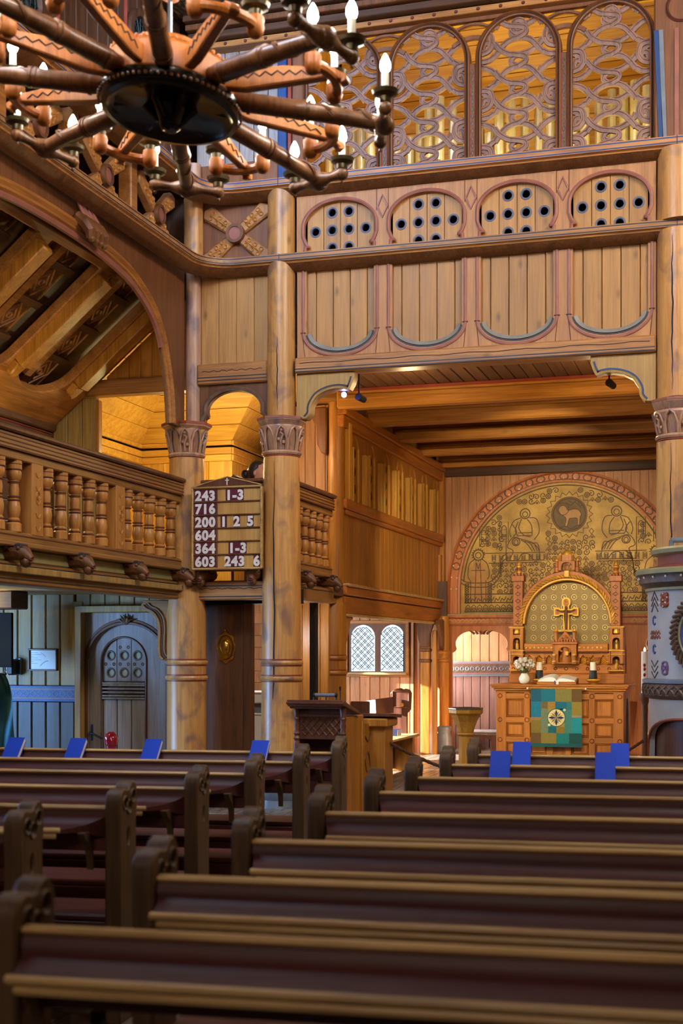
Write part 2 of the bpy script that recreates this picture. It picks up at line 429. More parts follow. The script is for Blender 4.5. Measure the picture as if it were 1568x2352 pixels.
o = M(); o.box(-4.65, 4, 21.4, 21.5, 0, 9); o.box(-4.75, -4.65, 18.9, 21.5, 0, 9); o.box(-9.5, -4.65, 18.9, 18.98, 2.55, 9); obj('wall_far', o, W_DARK, kind='structure')
# ---- nave ceiling with painted boards, only its edge is in view
def carpet(name, a, b2, sc):
    m, nt, bs = newmat(name); N = nt.nodes; L = nt.links
    tc = N.new('ShaderNodeTexCoord'); v = N.new('ShaderNodeTexVoronoi'); v.inputs['Scale'].default_value = sc; v.feature = 'DISTANCE_TO_EDGE'
    wv = N.new('ShaderNodeTexWave'); wv.inputs['Scale'].default_value = sc*.6; wv.inputs['Distortion'].default_value = 6
    L.new(tc.outputs['Object'], v.inputs['Vector']); L.new(tc.outputs['Object'], wv.inputs['Vector'])
    mm = N.new('ShaderNodeMath'); mm.operation = 'MULTIPLY'; L.new(v.outputs[0], mm.inputs[0]); L.new(wv.outputs[0], mm.inputs[1])
    cr = N.new('ShaderNodeValToRGB'); L.new(mm.outputs[0], cr.inputs[0]); cr.color_ramp.elements[1].position = .12
    cr.color_ramp.elements[0].color = srgb(a)+(1,); cr.color_ramp.elements[1].color = srgb(b2)+(1,)
    L.new(cr.outputs[0], bs.inputs['Base Color']); return m
C_CEIL = carpet('painted_ceiling', (50, 38, 20), (120, 92, 40), 9)
ce = struct('ceiling')
for i in range(24):
    y = 11.74-i*.3
    boxo('ceiling_board', ce, C_CEIL, -5.1, 3.5, y-.296, y, 7.52, 7.56, .008)
boxo('ceiling_backing', ce, W_DARKX, -5.2, 3.5, -4, 11.9, 7.57, 7.62, 0)

# ---- chancel front: planks, frame with drop arches, moulding
wf = struct('wall_front')
x = BAYS[0]-.40
while x < XR-.02:
    x1 = min(x+.16, XR+.02)
    boxo('plank', wf, W_PANEL, x+.0015, x1-.0015, YF+.035, YF+.06, ZB-.02, ZT+.02, .005)
    x += .1625*1.0
boxo('backing', wf, P_DARK, XL-.05, XR+.1, YF+.065, YF+.10, 4.2, ZT+.05, 0)
holes = []
for c in BAYS:
    h = [(c+.318, ZT-.02)]+[(c-.318, ZT-.02)]+arc(c, 4.535, .318, .185, 180, 360, 20); holes.append(h)
m = M(); m.plate(rect(XL, XR, ZB, ZT+.04), holes, TY(YF), .032); obj('panel_frame', m, W_FRAME, wf, bevel=.004)
for c in BAYS:
    m = M(); pr = [(-.012, 0), (-.012, .009), (-.004, .013), (.004, .013), (.012, .009), (.012, 0)]
    m.ribbon([(c-.353, ZT)]+[(c-.353, 4.535)]+arc(c, 4.535, .353, .222, 184, 356, 20)+[(c+.353, 4.535), (c+.353, ZT)], pr, TY(YF)); obj('rose_moulding', m, P_PINK, wf)
    m = M(); m.ribbon(arc(c, 4.535, .312, .179, 184, 356, 20), [(.0, -.028), (.034, -.026), (.034, -.01), (0, .002)], TY(YF)); obj('grey_sill', m, P_SILL, wf)
    m = M(); m.ribbon(arc(c, 4.535, .325, .192, 186, 354, 20), [(-.006, .0005), (-.006, .003), (.006, .003), (.006, .0005)], TY(YF)); obj('dark_line', m, P_LINE, wf)
    for sx in (-1, 1):
        boxo('joint_mark', wf, P_REDD, c+sx*.353-.024, c+sx*.353+.024, YF-.014, YF, 4.534, 4.542, .001)
        m = M(); m.tube([(c+sx*.36, YF-.001, 4.53), (c+sx*.335, YF-.001, 4.285)], .003, 4); obj('joint_line', m, P_REDD, wf)
# ---- pierced boards of the upper parapet
z0, z1 = 5.25, 5.86
boxo('parapet_backing', wf, P_DARK, XL-.05, XR+.1, YF+.20, YF+.22, 5.18, 5.95, 0)
for c in BAYS:
    for j in range(4):
        a = c-.32+j*.16; cx = a+.08
        zz = [5.465] if j in (0, 3) else [5.305, 5.468, 5.63]
        hs = [circ(cx, z, .043, 18) for z in zz]
        m = M(); m.plate(rect(a+.003, a+.157, z0-.02, z1), hs, TY(YF+.02), .03); p = obj('pierced_plank', m, W_PANEL, wf)
        for z in zz:
            m = M(); m.ribbon(circ(cx, z, .043, 18), [(.008, -.03), (.008, .003), (.0, .006), (-.009, .005), (-.009, 0)], TY(YF+.02), True); obj('hole_rim', m, P_RIM, p)
holes = []
for c in BAYS:
    h = arc(c, 5.50, .335, .225, 0, 180, 22)+[(c-.335, 5.42), (c-.31, 5.355), (c-.285, 5.33), (c-.285, 5.312), (c-.315, 5.312), (c-.315, 5.265)]
    h += [(2*c-px, pz) for px, pz in h[::-1][:6]]; holes.append(h)
m = M(); m.plate(rect(XL, XR, z0-.01, z1), holes, TY(YF-.012), .03); obj('parapet_frame', m, W_FRAME, wf, bevel=.004)
for c, h in zip(BAYS, holes):
    m = M(); m.ribbon([h[i] for i in range(len(h)-6, len(h))]+h[:len(h)-6], [(.0, .0), (.0, .016), (-.015, .022), (-.03, .016), (-.03, 0)], TY(YF-.012)); obj('rose_arch_moulding', m, P_PINK, wf)
for cx in [(BAYS[i]+BAYS[i+1])/2 for i in range(3)]:
    m = M(); d = [(cx, 5.73), (cx-.042, 5.635), (cx, 5.54), (cx+.042, 5.635)]
    m.ribbon(d, [(.006, 0), (.003, .012), (-.012, .012), (-.016, 0)], TY(YF-.012), True); obj('diamond', m, P_PINK, wf)
    for sx in (-1, 1):
        m = M(); m.tube([(cx+sx*.055, YF-.013, 5.85), (cx+sx*.055, YF-.013, 5.60)], .003, 4); obj('joint_line', m, P_REDD, wf)
# ---- bay left of the great post
x = -5.0
for i in range(4):
    boxo('plank', wf, W_PANEL, -4.965+i*.178, -4.965+i*.178+.175, YF+.03, YF+.055, 4.28, 5.2, .005)
boxo('backing', wf, P_DARK, -5.05, -4.2, YF+.06, YF+.09, 4.2, 5.2, 0); boxo('brace_backing', wf, W_SPAN, -5.05, -4.2, YF+.06, YF+.09, 5.2, 6.2, 0)
h = arc(-4.612, 3.86, .268, .178, 0, 180, 20)+[(-4.87, 3.81), (-4.905, 3.785), (-4.91, 3.74), (-4.30, 3.74), (-4.315, 3.785), (-4.352, 3.81)]
m = M(); m.plate([(-5.0, 3.70), (-4.912, 3.70), (-4.905, 3.785)]+[(-4.87, 3.81)]+arc(-4.612, 3.86, .268, .178, 180, 0, 20)+[(-4.352, 3.81), (-4.315, 3.785), (-4.31, 3.70), (-4.24, 3.70), (-4.24, 4.12), (-5.0, 4.12)], (), TY(YF-.02), .06)
obj('horseshoe_arch', m, W_CARVE, wf, bevel=.004)
m = M(); m.ribbon([(-4.92, 3.72), (-4.905, 3.785), (-4.875, 3.83)]+arc(-4.612, 3.86, .268, .178, 170, 10, 20)+[(-4.349, 3.83), (-4.315, 3.785), (-4.31, 3.72)], [(0, 0), (.004, .02), (.03, .026), (.045, .01), (.045, 0)], TY(YF-.02)); obj('arch_moulding', m, P_CARV, wf)
# upper wall of the left bay, above the rail
for i in range(6):
    boxo('upper_plank', wf, W_DOOR, -5.05+i*.145, -5.05+i*.145+.139, YF+.12, YF+.15, 5.95, 7.45, .008)
boxo('blue_strip', wf, P_BLUED, -4.21, -4.12, YF+.05, YF+.12, 5.95, 7.3, .01)
boxo('red_strip', wf, P_RED, -4.11, -4.07, YF+.04, YF+.12, 5.95, 7.3, .01)
boxo('side_pilaster', wf, W_SPAN, -4.06, -3.95, YF+.03, YF+.14, 5.94, 7.3, .01)
# bay right of the right-hand post
for i in range(17):
    for (za, zb) in ((.17, 5.18), (5.22, 5.88), (5.93, 7.5)): boxo('side_bay_plank', wf, W_PANEL, -.36+i*.233, -.36+i*.233+.23, YF+.14, YF+.17, za, zb, .006)
# ---- long rails that turn the corner onto the side wall
def corner_path(out):
    yf = YF-.02; xw = -5.08; r = .42
    p = [(3.2, yf), (-.76, yf), (-4.0, yf), (xw+out+r, yf)]
    c = (xw+out+r, yf-out-r)
    base = [(xw+r+out+.02, yf)]
    q = [(xw+r+.12-r*math.sin(math.radians(a)), yf-r-.12+.12+r*math.cos(math.radians(a))) for a in range(0, 91, 10)]
    return [(3.2, yf), (-2, yf)]+q+[(q[-1][0], 9), (q[-1][0], 2)]
PATH = corner_path(0)
for i, (z, hh, out, mt) in enumerate(((5.165, .085, .11, W_BEAMX), (5.85, .09, .14, W_FRAMEX))):
    t = struct('trim_%d' % (i+1))
    m = M(); xyrail(m, PATH, [(-.05, 0), (out*.75, 0), (out*.8, .012), (out, .022), (out, hh), (-.05, hh+.01)], z); obj('rail', m, mt, t)
    for zz in (.034, hh-.014):
        m = M(); xyrail(m, PATH, [(out-.01, -.005), (out+.0015, -.005), (out+.0015, .005), (out-.01, .005)], z+zz); obj('dark_line', m, P_LINE if i == 0 else P_BLUED, t)
    m = M(); xyrail(m, PATH, [(-.05, 0), (out*.72, 0), (out*.3, -.045), (-.05, -.06)], z); obj('under_moulding', m, W_CARVE, t)
    for xx in (-4.13, -.58):
        boxo('joint', t, P_LINE, xx-.004, xx+.004, YF-.02-out-.002, YF-.02-out+.01, z+.02, z+hh, 0)
# ---- cornice over the screen
t = struct('trim_3')
for k, (za, zb, yy, mt) in enumerate(((7.27, 7.33, YF-.02, W_BEAMX), (7.33, 7.40, YF-.10, W_DARKX), (7.40, 7.46, YF-.16, W_CARVE), (7.46, 7.52, YF-.22, W_DARKX))):
    boxo('cornice_board', t, mt, -5.05, 3.4, yy, YF+.2, za+.003, zb-.003, .006)
for i in range(28):
    m = M(); m.lathe((0, 0, 0), [(0, .01), (.012, .01), (.017, 0)], 10); 
    m.v = [(-4.9+i*.2+a, YF-.021-c2, 7.30+b2) for a, b2, c2 in m.v]; obj('rosette', m, P_REDD, t)

# ---- side wall of the nave with its great arch
wl = struct('wall_left')
XW = -5.08
AR = [(11.43, 3.70), (11.40, 3.95), (11.345, 4.155), (11.205, 4.478), (10.975, 4.70), (10.58, 4.875), (10.17, 4.945), (9.75, 4.98), (9.3, 4.99)]
AR = smoothp([(y+(.09 if y > 10.9 else .09*(y-9.3)/1.6), z) for y, z in AR], 4); AR = AR+[(2*9.3-y, z) for y, z in AR[::-1][1:]]
m = M(); m.plate([(11.80, 3.70), (11.80, 5.2), (5.5, 5.2), (5.5, 3.2), (7.08, 3.2)]+[(7.08, 3.70)]+AR[::-1][1:-1]+[(11.52, 3.70)], (), TX(XW), .06); obj('arch_spandrel', m, W_SPAN, wl)
m = M(); m.ribbon(AR, [(-.005, 0), (0, .035), (.03, .05), (.055, .03), (.075, .03), (.09, .012), (.09, 0)], TX(XW)); m.ribbon(AR, [(-.004, -.07), (-.012, -.05), (-.012, -.01), (0, .02), (.005, 0)], TX(XW)); obj('arch_moulding', m, W_BEAMY, wl)
half = [p for p in AR if p[1] > 4.40]
m = M(); m.ribbon(half, [(.10, 0), (.10, .03), (.12, .04), (.145, .03), (.145, 0)], TX(XW)); obj('rose_moulding', m, P_PINK, wl)
m = M(); m.ribbon([p for p in AR if p[0] > 9.3 and p[1] < 4.6], [(.10, 0), (.115, .012), (.13, 0)], TX(XW)); obj('spandrel_line', m, W_CARVE, wl)
boxo('upper_backing', wl, W_DARK, -5.75, -5.7, 2, 12.0, 5.2, 6.0, 0)
for i in range(40):
    y = 11.95-i*.19
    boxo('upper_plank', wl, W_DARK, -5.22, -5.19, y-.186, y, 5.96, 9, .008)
for yy in (9.55, 10.75):
    boxo('rose_line', wl, P_RED, -5.20, -5.165, yy-.012, yy+.012, 6.4, 9, .004)
boxo('upper_return', wl, W_DARK, -5.75, -5.03, 11.98, 12.02, 5.2, 6.0, 0)
boxo('upper_ceiling', wl, W_DARKY, -5.8, -5.1, 2, 12, 5.94, 5.97, 0)
# leaf ornament hanging over the arch moulding
lf = thing('leaf_ornament', (XW+.05, 9.75, 4.98), 'carved leaf boss with rose tongues on the big side arch moulding', 'carving')
m = M()
for k in range(4):
    y = 9.62+k*.075
    m.tube([(XW+.03, y, 5.02), (XW+.10, y+.005, 4.96), (XW+.14, y+.01, 4.90), (XW+.13, y+.02, 4.84)], [.05, .055, .05, .03], 8)
    m.ball((XW+.14, y+.02, 4.845), .03, n=8, m=6)
obj('leaf_scrolls', m, W_CARVE, lf)
for k in range(4):
    y = 9.66+k*.075
    m = M(); m.tube([(XW+.11, y, 4.93), (XW+.09, y-.03, 5.02), (XW+.05, y-.055, 5.11), (XW+.03, y-.085, 5.19)], [.014, .018, .013, .003], 6); obj('tongue', m, P_PINK, lf)

# ---- sloping roof of the side gallery
sl = .83; L1 = math.hypot(1, sl)
def TS(u, v, w_):            # u = along Y, v = down the slope from the arch, w towards the room
    return (-5.12-v/L1+w_*sl/L1*1.0, u, 5.0-v*sl/L1-w_/L1)
rc = struct('ceiling_side')
RY = [11.68, 10.60, 9.55, 8.5, 7.45]
holes = []
for i in range(4):
    ya, yb = RY[i]-.11, RY[i+1]+.11
    c = (ya+yb)/2; hw = (ya-yb)/2
    holes.append([(c-hw, .22), (c+hw, .22)]+arc(c, 1.30, hw, .26, 0, 180, 18))
m = M(); m.plate(rect(6.5, 12.0, .14, 1.95), holes, TS, .10); obj('rafter_frame', m, W_BEAMY, rc, bevel=.012)
for y in RY:
    m = M(); m.plate(rect(y-.075, y+.075, .26, 1.32), (), lambda u, v, w_: TS(u, v, w_+.10), .14); obj('rafter', m, W_HONEY, rc, bevel=.015)
    m = M(); m.plate([(y-.075, 1.32), (y+.075, 1.32), (y+.055, 1.44), (y, 1.47), (y-.055, 1.44)], (), lambda u, v, w_: TS(u, v, w_+.07), .08); obj('rafter_foot', m, W_HONEY, rc, bevel=.012)
for i in range(4):
    ya, yb = RY[i]-.12, RY[i+1]+.12; c = (ya+yb)/2
    m = M(); m.plate(rect(c-.05, c+.05, .10, 1.5), (), lambda u, v, w_: TS(u, v, w_-.13), .10); obj('thin_rafter', m, W_BEAMY, rc)
    for s in (-1, 1):
        cc = c+s*.23
        for k in range(4):
            v0 = .05+k*.40
            m = M(); m.plate(rect(cc-.185, cc+.185, v0+.015, v0+.385), (), lambda u, v, w_: TS(u, v, w_-.20), .03); p = obj('carved_panel', m, W_CARVE, rc, bevel=.01)
            vm = v0+.20; m = M()
            for (a, b) in ((.13, .17), (.075, .10)):
                m.ribbon([(cc-a, vm), (cc, vm-b), (cc+a, vm), (cc, vm+b)], [(-.008, 0), (0, .014), (.008, 0)], lambda u, v, w_: TS(u, v, w_-.20), True)
            m.ribbon(rect(cc-.145, cc+.145, v0+.035, v0+.365), [(-.008, 0), (0, .014), (.008, 0)], lambda u, v, w_: TS(u, v, w_-.20), True)
            m.ribbon(circ(cc, vm, .03, 10), [(-.008, 0), (0, .014), (.008, 0)], lambda u, v, w_: TS(u, v, w_-.20), True)
            obj('lozenge_relief', m, W_BEAMY, p)
    for k in range(1, 4):
        m = M(); m.plate(rect(c-.42, c+.42, k*.40+.01, k*.40+.08), (), lambda u, v, w_: TS(u, v, w_-.15), .06); obj('cross_batten', m, W_DARKY, rc)
m = M(); m.plate(rect(5, 12.2, .0, 2.0), (), lambda u, v, w_: TS(u, v, w_-.24), .02); obj('roof_boards', m, W_DARKY, rc)
# outer wall under the slope with red lines
wo = struct('wall_gallery')
for k in range(9):
    boxo('wall_plank', wo, W_DARKY, -6.62, -6.58, 4, 12.05, 2.25+k*.19+.003, 2.25+(k+1)*.19-.003, .008)
for z in (3.66, 3.74, 3.90):
    boxo('red_line', wo, P_RED, -6.585, -6.565, 4, 12.0, z, z+.012, .003)
boxo('wall_moulding', wo, W_DARKY, -6.60, -6.53, 4, 12.0, 3.76, 3.86, .012)
# gable at the end of the side gallery
YG = 12.05
gb = struct('trim_4')
for i in range(9):
    x = -6.25+i*.11*1.1; ztop = 5.0+(x+.06+5.12)*sl+.02
    if ztop > 4.30: 
        m = M(); m.plate([(x+.003, 4.2), (x+.118, 4.2), (x+.118, min(5.2, ztop+.05)), (x+.003, min(5.2, ztop-.05))], (), TY(YG), .03); obj('gable_plank', m, W_HONEY, gb)
boxo('gable_beam', gb, W_BEAMX, -6.3, -5.1, YG-.05, YG+.1, 4.10, 4.25, .012)
for i in range(3):
    boxo('gable_post_board', gb, W_WALL, -6.58+i*.158, -6.58+i*.158+.153, YG-.02, YG+.05, 2.3, 4.09, .008)
boxo('post_edge', gb, W_HONEY, -6.112, -6.08, YG-.03, YG+.05, 2.3, 4.06, .008)
# ---- the warm lit gallery room behind (panelled walls, coved boards)
gr = struct('wall_gallery_room')
def wallseg(p, q, zlo, zhi, n, mat, parent=gr, name='room_plank', th=.03, tilt=0):
    """vertical boards between two plan points"""
    dx, dy = q[0]-p[0], q[1]-p[1]; L = math.hypot(dx, dy); ux, uy = dx/L, dy/L
    for i in range(n):
        a, b = i*L/n+.003, (i+1)*L/n-.003
        m = M(); m.plate(rect(a, b, zlo, zhi), (), lambda u, v, w_: (p[0]+ux*u+uy*w_, p[1]+uy*u-ux*w_, v), th); obj(name, m, mat, parent)
GPP = [((-6.6, 12.1), (-6.6, 14.1)), ((-6.6, 14.1), (-5.5, 14.1)), ((-5.5, 14.1), (-5.5, 17.6))]
for (p, q) in GPP:
    n = max(3, int(math.hypot(q[0]-p[0], q[1]-p[1])/.22))
    wallseg(p, q, 2.25, 3.72, n, W_YELL)
    for zz in (3.72, 3.80, 3.90):
        dx, dy = q[0]-p[0], q[1]-p[1]; L = math.hypot(dx, dy); ux, uy = dx/L, dy/L
        m = M(); m.plate(rect(0, L, zz, zz+(.075 if zz < 3.9 else .05)), (), lambda u, v, w_: (p[0]+ux*u+uy*(w_+.02), p[1]+uy*u-ux*(w_+.02), v), .03); obj('room_frieze', m, W_YELLX, gr, bevel=.006)
for k in range(5):                                   # mitred boards leaning into the room
    def off(t): d = .75*t; return [(-6.6+d, 12.1), (-6.6+d, 14.1-d), (-5.5+d, 14.1-d), (-5.5+d, 17.6)]
    lo, hi = off(k/5+.004), off((k+1)/5-.004); z0_, z1_ = 3.95+.75*(k/5+.004), 3.95+.75*((k+1)/5-.004)
    for s_ in range(3):
        m = M(); vs = [(*lo[s_], z0_), (*lo[s_+1], z0_), (*hi[s_+1], z1_), (*hi[s_], z1_)]
        m.add(vs+[(x-.01, y+.02, z+.02) for x, y, z in vs], [(0, 1, 2, 3), (7, 6, 5, 4), (0, 4, 5, 1), (1, 5, 6, 2), (2, 6, 7, 3), (3, 7, 4, 0)]); obj('cove_board', m, W_YELLX, gr)
boxo('room_ceiling', gr, W_YELLX, -6.5, -4.0, 12.2, 18.2, 4.72, 4.76, 0)
boxo('room_ceiling_low', gr, W_YELLX, -4.9, -4.15, 12.2, 18.9, 4.42, 4.45, 0)
for i in range(7):
    boxo('pale_plank', gr, W_PINK, -5.2+i*.12, -5.2+i*.12+.117, 14.7, 14.73, 2.3, 4.4, .006)
boxo('room_floor', gr, W_DARKY, -6.6, -4.2, 11.95, 18.6, 2.2, 2.27, 0)
# ---- gallery floor over the aisle
gf = struct('ceiling_aisle')
for i in range(8):
    boxo('aisle_ceiling_board', gf, W_WALL, -9.3+i*.53, -9.3+i*.53+.525, 2, 12.2, 2.17, 2.22, .005)
for y in (8.74, 9.71, 10.71, 11.72):
    boxo('joist', gf, W_DARKX, -9.3, -5.35, y-.09, y+.09, 2.25, 2.37, .01)
boxo('cross_girder', gf, W_DARKX, -9.3, -6.55, 11.2, 11.5, 2.0, 2.17, .012)
boxo('gallery_boards', gf, W_DARKY, -6.6, -5.2, 4, 11.9, 2.37, 2.41, 0)

# ---- aisle end wall with the door
YD = 12.2
wd = struct('wall_aisle_end')
xs = [-9.3+.159*i for i in range(20)]
for x in xs:
    if x < -6.5:
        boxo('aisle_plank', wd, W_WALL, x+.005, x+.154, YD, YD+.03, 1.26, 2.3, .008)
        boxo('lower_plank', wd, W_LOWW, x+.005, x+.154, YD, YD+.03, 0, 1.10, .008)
for i in range(8):
    boxo('over_door_plank', wd, W_WALL, -6.42+i*.16, -6.42+i*.16+.155, YD, YD+.03, 2.05, 2.3, .008)
boxo('aisle_backing', wd, P_REDD, -9.3, -5.12, YD+.03, YD+.05, 0, 2.3, 0)
boxo('door_stile_board', wd, W_WALL, -6.46, -6.34, YD-.01, YD+.03, 1.26, 2.1, .008)
# painted frieze
fz = struct('trim_5')
boxo('blue_frieze_board', fz, P_BLUED, -9.2, -6.345, YD-.02, YD, 1.10, 1.26, .004)
for z in (1.135, 1.225): boxo('frieze_line', fz, P_PINK, -9.2, -6.345, YD-.023, YD-.02, z-.006, z+.006, 0)
for i in range(22):
    cx = -6.39-i*.082
    m = M(); m.ribbon([(cx-.035, 1.18), (cx, 1.145), (cx+.035, 1.18), (cx, 1.215)], [(-.004, 0), (-.004, .003), (.004, .003), (.004, 0)], TY(YD-.02), True); obj('frieze_lozenge', m, P_BLUE, fz)
# door frame and leaf
d1 = struct('door_1')
m = M(); m.plate([(-6.37, 0), (-6.30, 0), (-6.30, 1.985), (-5.2, 1.985), (-5.2, 2.05), (-6.37, 2.05)], (), TY(YD-.13), .17); obj('door_frame', m, W_WALL, d1, bevel=.006)
op = [(-6.275, 0)]+[(-6.275, 1.52), (-6.262, 1.535)]+arc(-5.855, 1.55, .40, .32, 176, 4, 24)+[(-5.448, 1.535), (-5.435, 1.52), (-5.435, 0)]
m = M(); m.plate([(-6.30, 0), (-6.275, 0)]+op[1:-1]+[(-5.435, 0), (-5.2, 0), (-5.2, 1.985), (-6.30, 1.985)], (), TY(YD-.03), .05); obj('arched_surround', m, W_DOOR, d1, bevel=.004)
m = M(); m.ribbon(op, [(-.004, 0), (.0, .018), (.02, .02), (.03, .008), (.05, .008), (.055, 0)], TY(YD-.03)); obj('surround_moulding', m, W_CARVE, d1)
m = M()
for k, (a, b) in enumerate(((-.10, .05), (-.055, .09), (0, .105), (.055, .09), (.10, .05))):
    m.tube([(-5.856, YD-.045, 1.87), (-5.856+a*.5, YD-.06, 1.89+b*.4), (-5.856+a, YD-.045, 1.87+b)], [.012, .014, .003], 6)
obj('carved_crest', m, W_CARVE, d1)
pa = [(-6.135, 1.29)]+arc(-5.90, 1.50, .235, .235, 178, 2, 20)+[(-5.665, 1.29)]
m = M(); m.plate([(-6.27, 0), (-6.135, 0)]+pa[0:]+[(-5.665, 0), (-5.44, 0), (-5.44, 1.90), (-6.27, 1.90)], (), TY(YD), .04)
obj('door_leaf', m, W_DOOR, d1)
m = M(); m.ribbon([(-6.135, 0)]+pa+[(-5.665, 0)], [(-.0, 0), (0, .012), (.012, .014), (.02, 0)], TY(YD)); obj('leaf_moulding', m, W_CARVE, d1)
xb = [-6.132, -5.977, -5.822, -5.667]
for j in range(3):
    a, b = xb[j]+.004, xb[j+1]-.004; cx = (a+b)/2
    def top(x): return 1.5+math.sqrt(max(0, .233**2-(x+5.90)**2))
    hs = [circ(cx+(0 if j == 1 else (.012 if j == 0 else -.012)), z, .042, 18) for z in (1.393, 1.563)]
    m = M(); m.plate([(a, 1.31), (b, 1.31)]+[(b-(b-a)*t/6, top(b-(b-a)*t/6)) for t in range(7)], hs, TY(YD+.012), .025); p = obj('upper_board', m, W_DOOR, d1)
    for hh, z in zip(hs, (1.393, 1.563)):
        c0 = sum(q[0] for q in hh)/len(hh)
        m = M(); m.ribbon(circ(c0, z, .042, 18), [(.008, -.01), (.006, .006), (-.006, .006), (-.01, 0)], TY(YD+.012), True); obj('porthole_rim', m, P_CARV, p)
    for z in (1.478, 1.645 if j == 1 else 1.478):
        for dx in (-.044, .044):
            m = M(); m.ribbon(circ(cx+dx, z, .012, 10), [(-.005, 0), (0, .005), (.005, 0)], TY(YD+.012), True); obj('small_ring', m, P_CARV, p)
    boxo('lower_board', d1, W_DOOR, a, b, YD+.012, YD+.03, .05, 1.13, .006)
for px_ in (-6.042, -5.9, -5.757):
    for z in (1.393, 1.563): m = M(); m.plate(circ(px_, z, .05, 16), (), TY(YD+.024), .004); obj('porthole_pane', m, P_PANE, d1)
for z in (1.14, 1.165, 1.20, 1.235, 1.27, 1.29):
    boxo('cross_bead', d1, W_DOOR, -6.13, -5.667, YD-.012, YD+.02, z-.009, z+.009, .005)
boxo('lock_plate', d1, P_BLUED, -6.252, -6.228, YD-.008, YD, .72, .88, .003)
m = M(); m.tube([(-6.24, YD-.01, .80), (-6.24, YD-.06, .80), (-6.20, YD-.065, .79), (-6.10, YD-.065, .745)], .011, 8); obj('door_handle', m, P_BLACK, d1)
# ================================================================== CHANCEL SHELL
XCW, YB = -4.2, 19.1
cw = struct('wall_chancel_left')
ztop = 4.16; zb1, zb0 = 3.26, 3.13; zl1, zl0 = 2.34, 1.985
YA, YE = 14.12, 19.0
def zx(px, py): return onX(px, py, XCW)
# pierced upper boards: seven bays
m = M(); holes = []; n = 7; pitch = (YE-YA-.12)/n
for i in range(n):
    c = YA+.12+pitch*(i+.5)+.03
    for z in (3.42, 3.62, 3.82): holes.append(circ(c, z, .06, 14, .058))
m.plate(rect(YA, YE, zb1-.02, ztop), holes, TX(XCW-.03), .006); obj('pierced_board', m, W_HONEY, cw)
boxo('pierced_backing', cw, P_DARK, XCW-.2, XCW-.18, YA, YE, 3.2, 4.2, 0)
for i in range(n):
    c = YA+.12+pitch*(i+.5)+.03
    for s in (-1, 1):
        boxo('slat', cw, W_YELL, XCW-.03, XCW-.005, c+s*.10-.012, c+s*.10+.012, zb1, 3.88, .005)  # paler wood imitates the light falling on the slats
    m = M(); m.ribbon(arc(c, 3.88, .13, .13, 0, 180, 14), [(-.02, 0), (-.008, .014), (.008, .014), (.02, 0)], TX(XCW-.03)); obj('arch_bead', m, W_HONEY, cw)
    yb = YA+.12+pitch*i+.02
    boxo('pilaster_strip', cw, W_YELL, XCW-.03, XCW+.03, yb-.055, yb+.055, zb1, 3.84 if i else 4.1, .008)  # paler wood again, imitating lit pilaster faces
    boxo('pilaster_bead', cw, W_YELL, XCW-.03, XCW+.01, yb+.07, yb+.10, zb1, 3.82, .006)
boxo('upper_beam', cw, W_HONEYY, XCW-.12, XCW+.05, YA-.1, YE+.2, ztop, ztop+.10, .012)
boxo('upper_fascia', cw, W_HONEYY, XCW-.12, XCW+.02, YA-.1, YE+.2, 4.03, ztop, .008)
boxo('middle_rail', cw, W_HONEYY, XCW-.05, XCW+.035, YA-.05, YE+.05, zb0+.02, zb1, .012)
boxo('middle_moulding', cw, W_HONEYY, XCW-.05, XCW+.02, YA, YE, zb0-.03, zb0+.02, .012)
k = 0; y = YA+.06
while y < YE-.02:
    boxo('panel_board', cw, W_HONEY, XCW-.05, XCW-.025, y+.002, min(y+.19, YE)-.002, zl1-.02, zb0, .005); y += .19
boxo('corner_post', cw, W_HONEY, -4.25, -4.165, 18.96, 19.12, 2.0, 4.42, .008)
boxo('end_stile', cw, W_HONEY, XCW-.03, XCW+.012, YE-.14, YE-.02, zl1, 2.98, .008)
boxo('first_stile', cw, W_HONEY, XCW-.05, XCW-.012, YA-.02, YA+.06, zl1, zb0, .008)
boxo('ledge', cw, W_EDGE, XCW-.05, XCW+.07, YA-.05, YE+.05, zl1-.03, zl1, .008)
boxo('lower_rail', cw, W_HONEYY, XCW-.06, XCW+.035, YA-.05, YE+.05, 2.215, zl1-.03, .008)
boxo('lower_fascia', cw, W_HONEYY, XCW-.06, XCW+.02, YA-.05, YE+.05, zl0+.03, 2.20, .008)
boxo('lower_lip', cw, W_EDGE, XCW-.06, XCW+.035, YA+.02, YE+.02, zl0, zl0+.03, .008)
# bracket below the left end
def ogee(y0, s, z):                       # ogee bracket outline in (Y,Z)
    return [(y0, z), (y0+s*.34, z), (y0+s*.34, z-.03), (y0+s*.25, z-.05), (y0+s*.22, z-.12), (y0+s*.17, z-.20), (y0+s*.10, z-.28), (y0+s*.05, z-.40), (y0, z-.46)]
m = M(); m.plate(ogee(YA-.02, 1, zl0), (), TX(XCW-.0), .05); obj('ogee_bracket', m, W_HONEY, cw, bevel=.006)
# ---- chancel end wall
ca = struct('wall_chancel')
AX, AZ, RO, RI = -2.48, 2.50, 1.66, 1.47
x = -4.2
while x < -.2:
    m = M(); zc = lambda q: AZ+math.sqrt(max(0, (RO-.06)**2-(q-AX)**2)) if abs(q-AX) < RO-.06 else 2.08
    pts = [(x+.002, 4.3), (x+.118, 4.3)]+[(x+.118-.116*t/3, max(2.08, zc(x+.118-.116*t/3))) for t in range(4)]
    m.plate(pts[::-1], (), TY(YB), .03); obj('plank', m, W_PINK, ca); x += .12
m = M(); m.plate(rect(-4.25, -.1, 2.0, 4.4), (), TY(YB+.06), .02); obj('tympanum_backing', m, P_DARK, ca)
